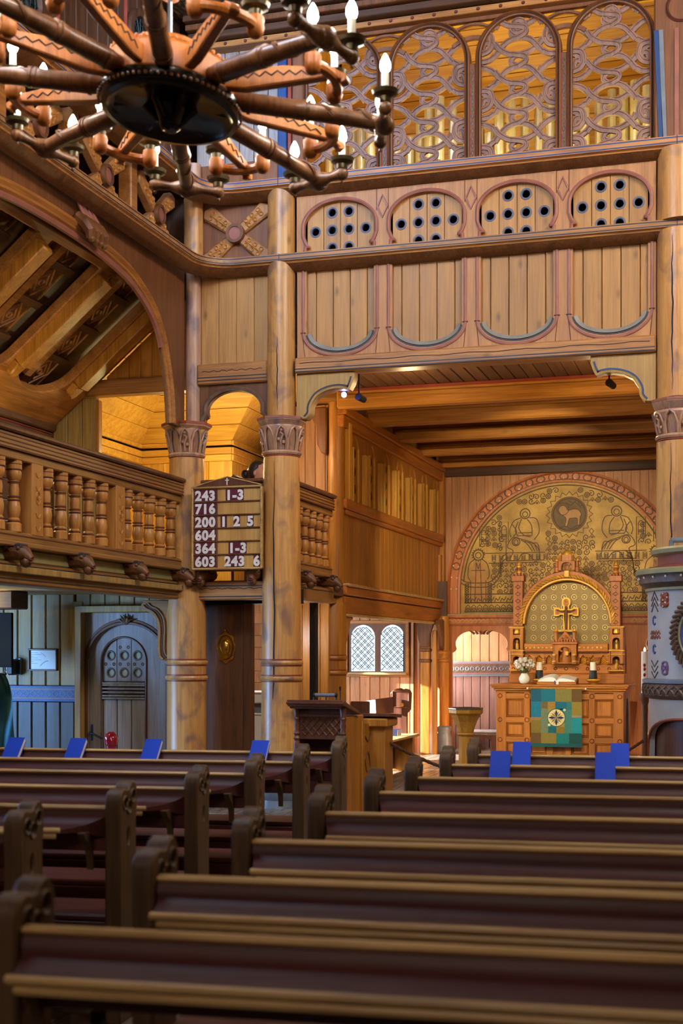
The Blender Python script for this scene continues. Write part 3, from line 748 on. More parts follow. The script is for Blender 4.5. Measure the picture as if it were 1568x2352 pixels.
# arch frame with rings and studs
out = [(AX+RO, 2.14)]+arc(AX, AZ, RO, RO*.985, 0, 180, 56)+[(AX-RO, 2.14)]
inn = [(AX-RI, 2.14)]+arc(AX, AZ, RI, RI, 180, 0, 56)+[(AX+RI, 2.14)]
P_TERR = wood('terracotta_wood', (188, 114, 58), (146, 80, 36), 'Z', .45, .1)
m = M(); m.plate(out+inn, (), TY(YB-.03), .06); fr = obj('arch_frame', m, P_TERR, ca, bevel=.006)
m = M(); m.ribbon(out, [(-.0, 0), (0, .03), (.03, .035), (.04, .012), (.045, 0)], TY(YB-.03)); m.ribbon(inn[::-1], [(0, 0), (-.0, .03), (-.03, .035), (-.04, .012), (-.045, 0)], TY(YB-.03)); obj('frame_moulding', m, P_TERR, ca)
NR = 27
for i in range(NR):
    a = math.radians(12+156*(i/(NR-1))); r = (RO+RI)/2
    cx, cz = AX+r*math.cos(a), AZ+r*.992*math.sin(a)
    rx, ry = (.058, .042) if i % 2 else (.05, .05)
    m = M(); pts = [(cx+rx*math.cos(q)*math.sin(a)*1-ry*math.sin(q)*math.cos(a)*-1, cz-rx*math.cos(q)*math.cos(a)+ry*math.sin(q)*math.sin(a)) for q in [2*PI*k/18 for k in range(18)]]
    m.ribbon(pts, [(-.009, 0), (-.005, .014), (.005, .014), (.009, 0)], TY(YB-.03), True); obj('oval_ring', m, W_CARVE, fr)
m = M()
for i in range(NR+3):
    a = math.radians(9.1+156*((i-.5)/(NR-1)))
    for rr in (RO-.055, RI+.055):
        m.ball((AX+rr*math.cos(a), YB-.035, AZ+rr*math.sin(a)), .011, n=8, m=6)
obj('ivory_studs', m, P_WAX, fr, kind='stuff')
# ---- painted half-round field: flat gold ground, figures drawn as fine relief lines
def goldfield():
    m, nt, b = newmat('painted_gold_ground'); N = nt.nodes; L = nt.links
    tc = N.new('ShaderNodeTexCoord'); no = N.new('ShaderNodeTexNoise'); no.inputs['Scale'].default_value = 3; no.inputs['Detail'].default_value = 5
    L.new(tc.outputs['Object'], no.inputs['Vector']); cr = N.new('ShaderNodeValToRGB'); L.new(no.outputs[0], cr.inputs[0])
    cr.color_ramp.elements[0].color = srgb((146, 112, 46))+(1,); cr.color_ramp.elements[1].color = srgb((192, 154, 72))+(1,)
    cr.color_ramp.elements[0].position = .35; cr.color_ramp.elements[1].position = .65
    v = N.new('ShaderNodeTexVoronoi'); v.feature = 'DISTANCE_TO_EDGE'; v.inputs['Scale'].default_value = 34; L.new(tc.outputs['Object'], v.inputs['Vector'])
    rr = N.new('ShaderNodeMapRange'); rr.inputs[1].default_value = .0; rr.inputs[2].default_value = .06; rr.inputs[3].default_value = .32; rr.inputs[4].default_value = 0; L.new(v.outputs[0], rr.inputs[0])
    x = N.new('ShaderNodeMix'); x.data_type = 'RGBA'; L.new(rr.outputs[0], x.inputs[0]); L.new(cr.outputs[0], x.inputs[6]); x.inputs[7].default_value = srgb((92, 58, 22))+(1,)
    L.new(x.outputs[2], b.inputs['Base Color']); b.inputs['Roughness'].default_value = .5; b.inputs['Metallic'].default_value = .15; return m
G_FIELD = goldfield(); P_INK = plain('painted_brown_line', (84, 54, 26), .6); P_INKD = plain('painted_dark_field', (104, 84, 44), .6); P_OX = plain('painted_ochre', (170, 120, 58), .5)
tf = thing('tympanum_painting', (AX, YB, 2.14), 'gold half-round wall painting with lamb medallion under the big studded arch', 'painting')
m = M(); m.plate([(AX-RI-.01, 2.14)]+arc(AX, AZ, RI+.01, RI+.01, 180, 0, 48)+[(AX+RI+.01, 2.14)], (), TY(YB+.02), .03); obj('gold_ground', m, G_FIELD, tf)
TPY = YB+.02
LP = [(-.0062, 0), (-.005, .004), (.005, .004), (.0062, 0)]
def line(m, pts, closed=False, wd=1.):
    m.ribbon(pts, [(o*wd, h) for o, h in LP], TY(TPY), closed)
def fill(name, pts, mat, d=.0015): 
    mm = M(); mm.plate(pts, (), TY(TPY-d), d); return obj(name, mm, mat, tf)
MX, MZ = -2.41, 3.52
fill('medallion_field', circ(MX, MZ, .225, 32), P_INKD)
m = M(); line(m, circ(MX, MZ, .225, 32), True, 1.6); line(m, circ(MX, MZ, .245, 32), True)
st = []
for i in range(40):
    a = 2*PI*i/40; r = .275 if i % 2 else .325; st.append((MX+r*math.cos(a), MZ+r*math.sin(a)))
line(m, st, True)
obj('medallion_border', m, P_INK, tf)
lamb = smoothp([(-.13, .02), (-.15, .07), (-.13, .115), (-.08, .13), (-.04, .10), (-.02, .06), (.06, .075), (.13, .06), (.165, .0), (.15, -.04), (.14, -.14), (.115, -.15), (.11, -.06), (.07, -.05), (.03, -.055), (.0, -.06), (-.03, -.16), (-.06, -.16), (-.045, -.06), (-.08, -.02), (-.11, .0)], 4, True)
fill('lamb', [(MX+x, MZ+z) for x, z in lamb], P_OX, .003)
m = M(); line(m, [(MX+x, MZ+z) for x, z in lamb], True, .9); line(m, circ(MX-.09, MZ+.08, .085, 18), True, .8)
line(m, smoothp([(MX-.05, MZ+.17), (MX+.02, MZ+.13), (MX+.08, MZ+.17), (MX+.14, MZ+.11), (MX+.18, MZ+.13)], 4)); line(m, smoothp([(MX-.02, MZ+.20), (MX+.05, MZ+.16), (MX+.11, MZ+.19), (MX+.16, MZ+.08)], 4))
line(m, smoothp([(MX-.14, MZ-.19), (MX-.06, MZ-.16), (MX+.02, MZ-.20), (MX+.10, MZ-.16), (MX+.16, MZ-.15)], 4)); obj('lamb_lines', m, P_INK, tf)
def figure_angel(cx, s):                   # winged half figure above a winged beast, mirrored with s
    m = M(); P = lambda L: [(cx+s*x, 3.2+z) for x, z in L]
    line(m, [(cx+s*.0+.07*math.cos(q), 3.55+.07*math.sin(q)) for q in [2*PI*k/18 for k in range(18)]], True, 1.2)
    line(m, circ(cx, 3.54, .038, 12), True)
    for L in ([(-.06, .29), (-.16, .25), (-.22, .12), (-.20, .02)], [(.06, .29), (.16, .27), (.20, .10), (.13, -.02)], [(-.05, .28), (-.09, .15), (-.02, .05), (.08, .02)], [(-.10, .24), (-.14, .12), (-.10, .03)], [(.03, .27), (.09, .18), (.10, .05)], [(-.18, .2), (-.12, .1), (-.17, .03)]): line(m, smoothp(P(L), 5))
    line(m, P([(-.10, .04), (.10, .04), (.10, .08), (-.10, .08)]), True)
    obj('angel_lines', m, P_INK, tf)
    m = M(); b = smoothp(P([(-.22, -.03), (-.15, .02), (-.02, -.02), (.10, -.06), (.19, -.16), (.20, -.29), (.12, -.30), (.05, -.22), (-.05, -.22), (-.10, -.30), (-.21, -.30), (-.17, -.17), (-.25, -.12)]), 4, True)
    line(m, b, True)
    for k in range(4): line(m, smoothp(P([(-.06+k*.05, -.02-.02*k), (.02+k*.05, -.07), (.10+k*.035, -.18)]), 4))
    line(m, [(cx-s*.13+.055*math.cos(q), 3.155+.055*math.sin(q)) for q in [2*PI*k/16 for k in range(16)]], True, 1.2); line(m, [(cx-s*.13+.03*math.cos(q), 3.15+.035*math.sin(q)) for q in [2*PI*k/12 for k in range(12)]], True)
    line(m, P([(-.27, -.31), (.27, -.31)])); line(m, P([(-.27, -.31), (-.27, .0)]))
    obj('winged_beast_lines', m, P_INK, tf)
figure_angel(-3.03, 1); figure_angel(-1.76, -1)
def saint(cx, s, zt):
    P = lambda L: [(cx+s*x, zt+z) for x, z in L]
    fill('saint_robe', P([(-.06, -.10), (.06, -.10), (.12, -.35), (.11, -.68), (-.11, -.68), (-.12, -.35)])[::(1 if s > 0 else -1)], P_OX)
    m = M(); line(m, circ(cx, zt, .075, 18), True, 1.4); line(m, circ(cx, zt-.005, .04, 14), True)
    for k in range(16):
        a = 2*PI*k/16; line(m, [(cx+.08*math.cos(a), zt+.08*math.sin(a)), (cx+.10*math.cos(a), zt+.10*math.sin(a))])
    for L in ([(-.05, -.06), (-.13, -.13), (-.15, -.30), (-.12, -.36)], [(.05, -.06), (.13, -.13), (.16, -.28), (.13, -.35)], [(-.11, -.36), (-.11, -.68)], [(.11, -.36), (.11, -.68)], [(-.03, -.1), (-.04, -.4), (-.05, -.67)], [(.03, -.1), (.04, -.4), (.05, -.67)], [(-.12, -.68), (.12, -.68)], [(-.10, -.22), (.10, -.22)], [(-.02, -.12), (0, -.2), (.02, -.12)]): line(m, smoothp(P(L), 4))
    sc = smoothp(P([(-.30, -.12), (-.30, -.28), (-.18, -.38), (0, -.40), (.18, -.38), (.30, -.25), (.33, -.06), (.42, .02)]), 5)
    line(m, sc, False, 1.2); line(m, [(x+.01, z-.06) for x, z in sc], False, 1.2)
    for t in range(8):
        for sx in (-1, 1): line(m, circ(cx+sx*.165, zt-.42-.035*t, .014, 8), True)
    for sx in (-1, 1): line(m, [(cx+sx*.14, zt-.40), (cx+sx*.14, zt-.69), (cx+sx*.19, zt-.69), (cx+sx*.19, zt-.40)], True)
    obj('saint_lines', m, P_INK, tf)
saint(-3.70, 1, 2.98); saint(-1.22, -1, 2.98)
def inside(x, z, mg=.05): return (z < AZ and abs(x-AX) < RI-mg) or ((x-AX)**2+(z-AZ)**2 < (RI-mg)**2)
m = M()
for z in (2.17, 2.30, 2.42): 
    hw = RI-.05; line(m, [(AX-hw, z), (AX+hw, z)], False, 1.3)
x = AX-RI+.1
k = 0
while x < AX+RI-.08:
    line(m, circ(x, 2.205, .022, 10), True); line(m, circ(x, 2.205, .006, 6), True, .8)
    line(m, [(x-.038, 2.175), (x-.03, 2.24), (x, 2.27), (x+.03, 2.24), (x+.038, 2.175)])
    line(m, smoothp([(x-.04, 2.31), (x-.02, 2.36), (x+.01, 2.33), (x+.04, 2.385)], 3)); x += .085
obj('lower_border_lines', m, P_INK, tf, kind='stuff')
m = M()
for (a, b, z) in ((-3.63, -2.75, 3.0), (-2.05, -1.35, 3.0), (-3.55, -2.80, 2.86), (-2.0, -1.4, 2.86)): line(m, [(a, z), (b, z)])
for x in [-3.50+.105*i for i in range(8)]+[-2.03+.105*i for i in range(7)]:
    line(m, rect(x, x+.05, 2.885, 2.975), True); line(m, [(x+.015, 2.90), (x+.015, 2.96)]); line(m, [(x+.035, 2.90), (x+.035, 2.96)])
line(m, arc(AX, AZ, RI-.035, RI-.035, 4, 176, 60), False, 1.4)
obj('register_lines', m, P_INK, tf, kind='stuff')
m = M(); rnd = random.Random(3)                  # small ornaments filling the ground
def busy(x, z):
    if (x-MX)**2+(z-MZ)**2 < .36**2: return True
    for cx in (-3.03, -1.76):
        if abs(x-cx) < .30 and 2.86 < z < 3.66: return True
    for cx in (-3.70, -1.22):
        if abs(x-cx) < .22 and 2.26 < z < 3.10: return True
    if 2.84 < z < 3.02 and (x < -2.7 or x > -2.1): return True
    return z < 2.44
n = 0
for i in range(34):
    for j in range(20):
        x, z = AX-RI+.05+i*.086+rnd.uniform(-.015, .015), 2.46+j*.074+rnd.uniform(-.012, .012)
        if not inside(x, z, .09) or busy(x, z): continue
        q = rnd.random()
        if q < .28: line(m, circ(x, z, .034, 12), True); line(m, circ(x, z, .014, 8), True)
        elif q < .5: line(m, [(x-.04, z-.02), (x, z+.03), (x+.04, z-.02)]); line(m, circ(x, z-.012, .010, 8), True)
        elif q < .65: line(m, [(x, z-.04), (x+.03, z), (x, z+.04), (x-.03, z)], True)
        else:
            s0 = rnd.uniform(0, 6); line(m, [(x+(.006+.0042*t)*math.cos(s0+t*.8), z+(.006+.0042*t)*math.sin(s0+t*.8)) for t in range(11)])
obj('ground_ornament', m, P_INK, tf, kind='stuff')
for (x, z) in ((-3.33, 3.28), (-1.43, 3.30), (-3.62, 3.22), (-1.20, 3.24)):
    m = M(); line(m, rect(x-.06, x+.06, z-.12, z+.16), True); line(m, arc(x, z+.05, .035, .06, 0, 180, 8)); line(m, rect(x-.035, x+.035, z-.08, z+.05), True)
    for dx in (-.02, .02): line(m, rect(x+dx-.01, x+dx+.01, z-.05, z-.02), True, 1.4)
    obj('tower_lines', m, P_INK, tf)
# ---- entablature with braid below the arch
boxo('entablature', ca, P_TERR, -4.2, -.1, YB-.06, YB+.02, 2.085, 2.14, .008)
boxo('entablature_moulding', ca, P_OCHRE, -4.2, -.1, YB-.07, YB+.02, 2.125, 2.145, .005)
boxo('braid_board', ca, P_TERR, -4.2, -.1, YB-.03, YB+.02, 1.975, 2.085, .004)
for z in (1.992, 2.072): boxo('red_line', ca, P_RED, -4.2, -.1, YB-.034, YB-.03, z-.006, z+.006, .001)
for (a, b) in ((-4.15, -3.05), (-1.56, -.7)):
    m = M(); n = int((b-a)/.06)
    for i in range(n):
        x = a+i*.06
        m.ribbon(smoothp([(x, 2.005), (x+.03, 2.045), (x+.05, 2.06), (x+.075, 2.05), (x+.08, 2.03), (x+.06, 2.012)], 3), [(-.007, 0), (-.003, .008), (.003, .008), (.007, 0)], TY(YB-.03))
    obj('braid', m, W_EDGE, ca)
def lobed(cx):
    hw = .385
    return [(cx-hw-.03, .17), (cx-hw-.03, 1.585), (cx-hw, 1.60), (cx-hw+.03, 1.64), (cx-hw+.01, 1.70)]+arc(cx-.13, 1.71, .245, .185, 175, 62, 12)+[(cx-.05, 1.855), (cx, 1.845), (cx+.05, 1.855)]+arc(cx+.13, 1.71, .245, .185, 118, 5, 12)+[(cx+hw-.01, 1.70), (cx+hw-.03, 1.64), (cx+hw, 1.60), (cx+hw+.03, 1.585), (cx+hw+.03, .17)]
m = M(); L1_, L2_ = lobed(-3.655), lobed(-.98)
m.plate([(-4.2, .17)]+L1_+L2_+[(-.3, .17), (-.3, 1.975), (-4.2, 1.975)], (), TY(YB-.02), .05); obj('lobed_screen', m, P_TERR, ca, bevel=.006)
for c in (-3.655, -.98):
    m = M()
    for k in range(5):
        a = -.09+k*.045
        m.tube([(c+a, YB-.03, 1.855), (c+a*1.3, YB-.045, 1.875), (c+a*1.9, YB-.03, 1.905)], [.02, .017, .004], 6)
    obj('leaf_crest', m, W_CARVE, ca)
# ---- apse behind the screen
ap = struct('wall_apse')
ACX, ACY, AR_ = -2.35, 18.75, 2.15
def apt(a): return (ACX+AR_*math.cos(math.radians(a)), ACY+AR_*.72*math.sin(math.radians(a)))
NA = 40
for i in range(NA):
    a0, a1 = 176-172*i/NA, 176-172*(i+1)/NA
    if 112 > (a0+a1)/2 > 66: continue              # hidden by the altar
    p, q = apt(a0-.12), apt(a1+.12)
    wallseg(p, q, .17, 1.24, 1, W_MAUVE, ap, 'lower_plank'); wallseg(p, q, 1.46, 2.5, 1, W_PINK, ap, 'apse_plank')
p = [apt(176-172*i/60) for i in range(61)]
m = M(); xyrail(m, p, [(0, 0), (-.03, 0), (-.03, .22), (0, .22)], 1.24); obj('frieze_band', m, P_BLUE, ap)
m = M(); xyrail(m, p, [(-.03, .045), (-.034, .045), (-.034, .175), (-.03, .175)], 1.24); obj('frieze_field', m, P_CARV, ap)
for zz in (.03, .18):
    m = M(); xyrail(m, p, [(-.03, 0), (-.037, 0), (-.037, .016), (-.03, .016)], 1.24+zz); obj('rose_line', m, P_PINK, ap)
for i in range(60):
    a = 174-168*i/60
    if 112 > a > 66: continue
    p = apt(a); q = apt(a-.5); d = Vector((q[0]-p[0], q[1]-p[1], 0)).normalized(); nrm = Vector((d.y, -d.x, 0))
    m = M(); m.ribbon(circ(0, 1.35, .028, 10), [(-.004, 0), (0, .005), (.004, 0)], lambda u, v, w_: (p[0]+d.x*u+nrm.x*(.035+w_), p[1]+d.y*u+nrm.y*(.035+w_), v), True); obj('frieze_ring', m, P_BLUE, ap)
m = M(); m.lathe((ACX, ACY, 0), [(AR_+.06, 0), (AR_+.06, 2.7)], 40, PI, 0, 1, .74); obj('apse_backing', m, P_DARK, ap)
boxo('apse_lid', ap, W_DARK, -4.6, -.1, 19.2, 20.8, 2.5, 2.55, 0)
# ---- chancel ceiling and beams
cc = struct('ceiling_chancel')
for i in range(30):
    x = -4.2+i*.135
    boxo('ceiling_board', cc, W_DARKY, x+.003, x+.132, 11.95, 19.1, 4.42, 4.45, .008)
for i, y in enumerate((14.05, 15.2, 16.45, 17.7, 18.9)):
    b = thing('ceiling_beam', (-2.3, y, 4.21), ['nearest chancel ceiling beam, brightly lit along its face', 'second chancel ceiling beam from the front', 'middle one of the five chancel ceiling beams', 'fourth chancel ceiling beam, mostly in shade', 'rearmost dark ceiling beam right against the arch wall'][i], 'beam', 'beams across the chancel ceiling')
    boxo('beam_body', b, W_HONEYX, -4.25, -.1, y-.09, y+.09, 4.21, 4.42, .022)
    boxo('beam_moulding', b, W_HONEYX, -4.22, -.1, y-.105, y+.105, 4.30, 4.36, .012)
    boxo('beam_top_line', b, P_RED, -4.22, -.1, y-.10, y+.10, 4.385, 4.42, .004)
boxo('wall_plate', cc, W_DARKX, -4.2, -.1, 19.0, 19.1, 4.10, 4.42, .01)
# ---- right wall of the chancel, mostly unseen, with its own window
cr_ = struct('wall_chancel_right')
m = M(); m.plate(rect(12.2, 20.9, 0, 4.6), [rect(17.0, 18.2, 1.2, 2.3)], TX(-.15), .08); obj('board_wall', m, W_HONEY, cr_)
# ---- side chapel left of the chancel, with the leaded window pair
YW = 18.8
sc_ = struct('wall_chapel')
x = -6.4; wx0, wx1, wz0, wz1 = -5.56, -4.66, 1.27, 2.02
while x < -4.25:
    x1 = x+.148
    if x1 < wx0 or x > wx1:
        boxo('plank', sc_, W_PINK, x+.003, x1-.003, YW, YW+.03, .1, 2.3, .008)
    else:
        boxo('plank', sc_, W_PINK, x+.003, x1-.003, YW, YW+.03, .1, wz0, .008); boxo('plank', sc_, W_PINK, x+.003, x1-.003, YW, YW+.03, wz1, 2.3, .008)
    x += .148
m = M(); m.plate(rect(-7.6, -4.1, 0, 2.6), [rect(wx0, wx1, wz0, wz1)], TY(YW+.04), .05); obj('backing_wall', m, W_DARK, sc_)
boxo('chapel_ceiling', sc_, W_HONEYX, -7.6, -4.25, 12.3, 18.85, 2.12, 2.17, 0)
m = M(); m.plate(rect(12.2, 18.9, 0, 2.6), [rect(14.02, 15.4, 1.0, 2.08), rect(16.9, 18.3, 1.05, 2.0)], TX(-7.5), .08); obj('chapel_outer_wall', m, W_WALL, sc_)
wn = struct('window_1')
m = M(); m.plate(rect(wx0-.03, wx1+.03, wz0-.03, wz1+.03), [rect(wx0+.02, wx1-.02, wz0+.035, wz1-.02)], TY(YW-.035), .06); obj('window_frame', m, W_HONEYX, wn, bevel=.006)
LW = [(-5.50, -5.14), (-5.06, -4.71)]
hs = []
for (a, b) in LW:
    c, hw = (a+b)/2, (b-a)/2; hs.append([(a, wz0+.05), (b, wz0+.05)]+arc(c, wz1-.21, hw, .175, 0, 180, 16))
m = M(); m.plate(rect(wx0+.02, wx1-.02, wz0+.03, wz1-.02), hs, TY(YW+.0), .03); obj('window_arches', m, W_CARVE, wn)
def glassmat(name, col):
    m, nt, b = newmat(name); N = nt.nodes; L = nt.links; N.remove(b)
    t = N.new('ShaderNodeBsdfTransparent'); t.inputs[0].default_value = col+(1,); g = N.new('ShaderNodeBsdfGlossy'); g.inputs['Roughness'].default_value = .05
    x = N.new('ShaderNodeMixShader'); x.inputs[0].default_value = .06; L.new(t.outputs[0], x.inputs[1]); L.new(g.outputs[0], x.inputs[2]); L.new(x.outputs[0], N['Material Output'].inputs[0]); return m
GLASS = glassmat('leaded_glass', (.93, .97, .98)); GLASST = glassmat('teal_glass', (.35, .75, .85))
P_LEAD = plain('lead', (52, 58, 62), .5, .4)
for (a, b), h in zip(LW, hs):
    m = M(); m.plate(h, (), TY(YW+.02), .004); g = obj('pane', m, GLASS, wn)
    m = M(); c = (a+b)/2
    def inn_(x, z):
        return a+.006 < x < b-.006 and wz0+.052 < z and (z < wz1-.21 or ((x-c)/((b-a)/2))**2+((z-wz1+.21)/.175)**2 < .98)
    st = .052; k = 0                                 # basket weave of slanting bars
    for i in range(-12, 13):
        for j in range(-12, 13):
            cx, cz = c+(i*st), 1.62+j*st
            L = .062
            for (ux, uz) in ([(1, 1)] if (i+j) % 2 else [(1, -1)]):
                for o in (-.4, .4):
                    p = (cx-ux*L*.72-uz*o*.045, cz-uz*L*.72+ux*o*.045); q = (cx+ux*L*.72-uz*o*.045, cz+uz*L*.72+ux*o*.045)
                    if inn_(*p) and inn_(*q) and (i+j) % 2 == ((i-j) % 4 in (1, 3)) : m.ribbon([p, q], [(-.0048, 0), (0, .005), (.0048, 0)], TY(YW+.016))
    m.ribbon([(a+.035, wz0+.05), (a+.035, wz1-.21)]+arc(c, wz1-.21, (b-a)/2-.035, .14, 180, 0, 12)+[(b-.035, wz0+.05)], [(-.003, 0), (0, .004), (.003, 0)], TY(YW+.016))
    for k in range(9): 
        for xx in (a, b-.035): m.ribbon([(xx, wz0+.08+k*.062), (xx+.035, wz0+.08+k*.062)], [(-.003, 0), (0, .004), (.003, 0)], TY(YW+.016))
    obj('lead_cames', m, P_LEAD, wn)
boxo('sill', wn, W_EDGE, wx0, wx1, YW-.09, YW+.03, wz0+.0, wz0+.035, .006)
# ---- vestibule behind the great post
vs = struct('wall_vestibule')
for i in range(5):
    boxo('side_plank', vs, W_HONEY, -4.76+i*.1, -4.76+i*.1+.096, 13.75, 13.78, .17, 2.15, .006)
for i in range(9): boxo('cross_plank', vs, W_PINK, -5.4, -4.75, 14.0, 14.03, 1.0+i*.13, 1.125+i*.13, .006)
m = M(); m.tube([(-4.92, 13.95, 1.38), (-4.66, 13.95, 1.75)], .03, 6); m.tube([(-4.92, 13.95, 1.42), (-4.70, 13.95, 1.10)], .03, 6); obj('stair_string', m, W_EDGE, vs)
boxo('dark_board', vs, W_CARVE, -5.1, -4.57, YD+.05, YD+.09, 0, 2.06, .008)
boxo('dark_board_stile', vs, W_CARVE, -4.66, -4.56, YD+.03, YD+.10, 0, 2.08, .012)
boxo('lintel', vs, P_DARK, -5.1, -4.1, YD+.0, YD+.2, 2.06, 2.2, 0)
boxo('jamb', vs, P_DARK, -4.30, -4.24, 13.2, 13.3, .17, 2.1, 0)
# ================================================================== POSTS, BEAMS, GALLERIES
def lath(name, parent, mat, c, prof, n=28, **k):
    m = M(); m.lathe(c, prof, n); return obj(name, m, mat, parent, **k)
def ringset(parent, c, r, zs, mat=W_COL):
    for z in zs:
        lath('ring', parent, mat, c, [(r-.02, z-.022), (r+.012, z-.018), (r+.018, z), (r+.012, z+.018), (r-.02, z+.022)])
        lath('red_line', parent, P_RED, c, [(r, z-.034), (r+.004, z-.033), (r+.004, z-.024), (r, z-.023)])
        lath('red_line', parent, P_RED, c, [(r, z+.023), (r+.004, z+.024), (r+.004, z+.033), (r, z+.034)])
def capital(parent, c, r, z0, z1, mat=W_COLG):
    """carved basket between z0 and z1 with an abacus above"""
    h = z1-z0
    lath('astragal', parent, mat, c, [(r-.02, z0-.02), (r+.012, z0-.018), (r+.022, z0), (r+.012, z0+.018), (r-.02, z0+.02)])
    lath('red_line', parent, P_RED, c, [(r, z0-.034), (r+.005, z0-.032), (r+.005, z0-.022), (r, z0-.020)])
    bk = lath('basket', parent, mat, c, [(r-.03, z0), (r-.012, z0+.03), (r+.006, z0+.6*h), (r+.035, z1-.02), (r+.03, z1)])
    for k in range(10):
        a = 2*PI*k/10; m = M()
        def S(da, z, out): q = a+da; rr = r+.0+.035*max(0, (z-z0)/h)+out; return (c[0]+rr*math.cos(q), c[1]+rr*math.sin(q), z)
        m.tube([S(-.27, z0+.02, 0), S(-.27, z0+h*.5, .004), S(-.15, z0+h*.82, .008), S(0, z0+h*.93, .01), S(.15, z0+h*.82, .008), S(.27, z0+h*.5, .004), S(.27, z0+.02, 0)], .011, 6)
        if k % 2 == 0:
            m.tube([S(0, z0+.03, 0), S(-.03, z0+h*.4, .006), S(.08, z0+h*.62, .01), S(-.05, z0+h*.7, .012)], .011, 6)
            m.ball(S(-.12, z0+h*.45, .004), .016, n=6, m=5); m.ball(S(.12, z0+h*.35, .004), .016, n=6, m=5); m.ball(S(0, z0+h*.78, .012), .014, n=6, m=5)
        obj('leaf_relief', m, mat, bk)
    return bk
def octab(parent, c, r0, r1, z0, z1, mat, line=None):
    m = M(); m.lathe((c[0], c[1], 0), [(r0, z0), (r0+.02, z0+.01), (r1, z1-.035), (r1, z1)], 8, 2*PI, PI/8); obj('abacus', m, mat, parent, smooth=0, bevel=.008)
    if line:
        m = M(); m.lathe((c[0], c[1], 0), [(r1, z1-.028), (r1+.004, z1-.026), (r1+.004, z1-.004), (r1, z1-.002)], 8, 2*PI, PI/8); obj('abacus_line', m, line, parent, smooth=0)
def crack(parent, c, r, ang, z0, z1, wdt=.006, amp=.04):
    m = M(); n = 16; pts = []
    for i in range(n+1):
        z = z0+(z1-z0)*i/n; a = ang+amp*math.sin(i*.9)*.4+.02*math.sin(i*2.3); pts.append((a, z))
    vs = []; fs = []
    for i, (a, z) in enumerate(pts):
        w_ = wdt*(.25+math.sin(PI*i/n))/r*.5
        for s in (-1, 1): vs.append((c[0]+(r+.0015)*math.cos(a+s*w_), c[1]+(r+.0015)*math.sin(a+s*w_), z))
    for i in range(n): fs.append((2*i, 2*i+1, 2*i+3, 2*i+2))
    m.add(vs, fs); obj('crack', m, P_DARK, parent)
# great post in front, left of the chancel
c = (-4.15, YF, 0)
p = thing('round_post', c, 'great knotty round post left of the chancel, right of the hymn board', 'post')
lath('shaft', p, W_COL, c, [(.205, 0), (.205, .12), (.192, .16), (.187, 1.3), (.178, 2.4), (.172, 3.1), (.165, 3.40)])
lath('upper_shaft', p, W_COL, c, [(.133, 3.76), (.128, 5.9)])
lath('stone_base', p, P_STONE, c, [(.25, .0), (.25, .17), (.235, .20), (.225, .24), (.245, .28), (.245, .32), (.215, .35), (.21, .37), (.225, .39), (.225, .42), (.19, .44)])
ringset(p, c, .186, (1.355, 1.50))
capital(p, c, .166, 3.43, 3.68); octab(p, c, .165, .225, 3.66, 3.76, W_COLG, P_PINK)
crack(p, c, .185, -1.62, .2, 3.35, .012, .06); crack(p, c, .131, -1.55, 3.8, 4.5, .008)
# post at the front corner of the side gallery
c = (-5.10, YF, 0); cu = (-5.03, YF, 0)
p = thing('round_post', c, 'round corner post beside the blue-lit aisle door, behind the gallery railing', 'post')
lath('shaft', p, W_COL, c, [(.20, 0), (.20, .12), (.187, .16), (.185, 1.95), (.17, 2.1), (.17, 2.6), (.165, 3.42)])
lath('stone_base', p, P_STONE, c, [(.25, .0), (.25, .17), (.235, .20), (.225, .24), (.245, .28), (.245, .32), (.215, .35), (.21, .37), (.225, .39), (.225, .42), (.19, .44)])
lath('upper_shaft', p, W_COLG, cu, [(.073, 3.74), (.071, 6.2)], 20)
lath('parapet_shaft', p, W_COL, cu, [(.092, 5.22), (.092, 5.87)], 20)
ringset(p, c, .186, (1.355, 1.50))
capital(p, c, .155, 3.45, 3.70); octab(p, c, .15, .235, 3.66, 3.755, W_COLG, P_RED)
# great post at the right, in the pulpit
c = (-.565, YF, 0)
p = thing('round_post', c, 'great bluish round post at the right edge, rising behind the painted pulpit', 'post')
lath('shaft', p, W_COL, c, [(.2, 0), (.2, 2.4), (.195, 3.38)])
lath('upper_shaft', p, W_COL, c, [(.19, 3.75), (.188, 5.17)]); lath('parapet_shaft', p, W_COL, c, [(.19, 5.25), (.185, 5.86)])
capital(p, c, .185, 3.42, 3.64); octab(p, c, .185, .245, 3.62, 3.74, W_COLG, P_PINK)
crack(p, c, .198, -1.9, 1.6, 3.35, .010); crack(p, c, .191, -1.85, 3.8, 5.1, .010)
boxo('screen_pilaster', p, W_SPAN, -.78, -.40, YF-.02, YF+.18, 5.95, 7.26, .015)
for dx, mt in ((-.17, P_BLUED), (-.13, P_BLUE), (.0, P_PINK), (.13, P_BLUED)):
    m = M(); m.plate([(-.59+dx-.018+dx*-.25, 5.95), (-.59+dx+.018+dx*-.25, 5.95), (-.59+dx+.018, 6.9), (-.59+dx-.018, 6.9)], (), TY(YF-.035), .015); obj('painted_stripe', m, mt, p)
m = M(); m.ribbon(circ(-.55, 7.08, .12, 20), [(-.012, 0), (0, .012), (.012, 0)], TY(YF-.03), True); obj('carved_roundel', m, P_REDD, p)
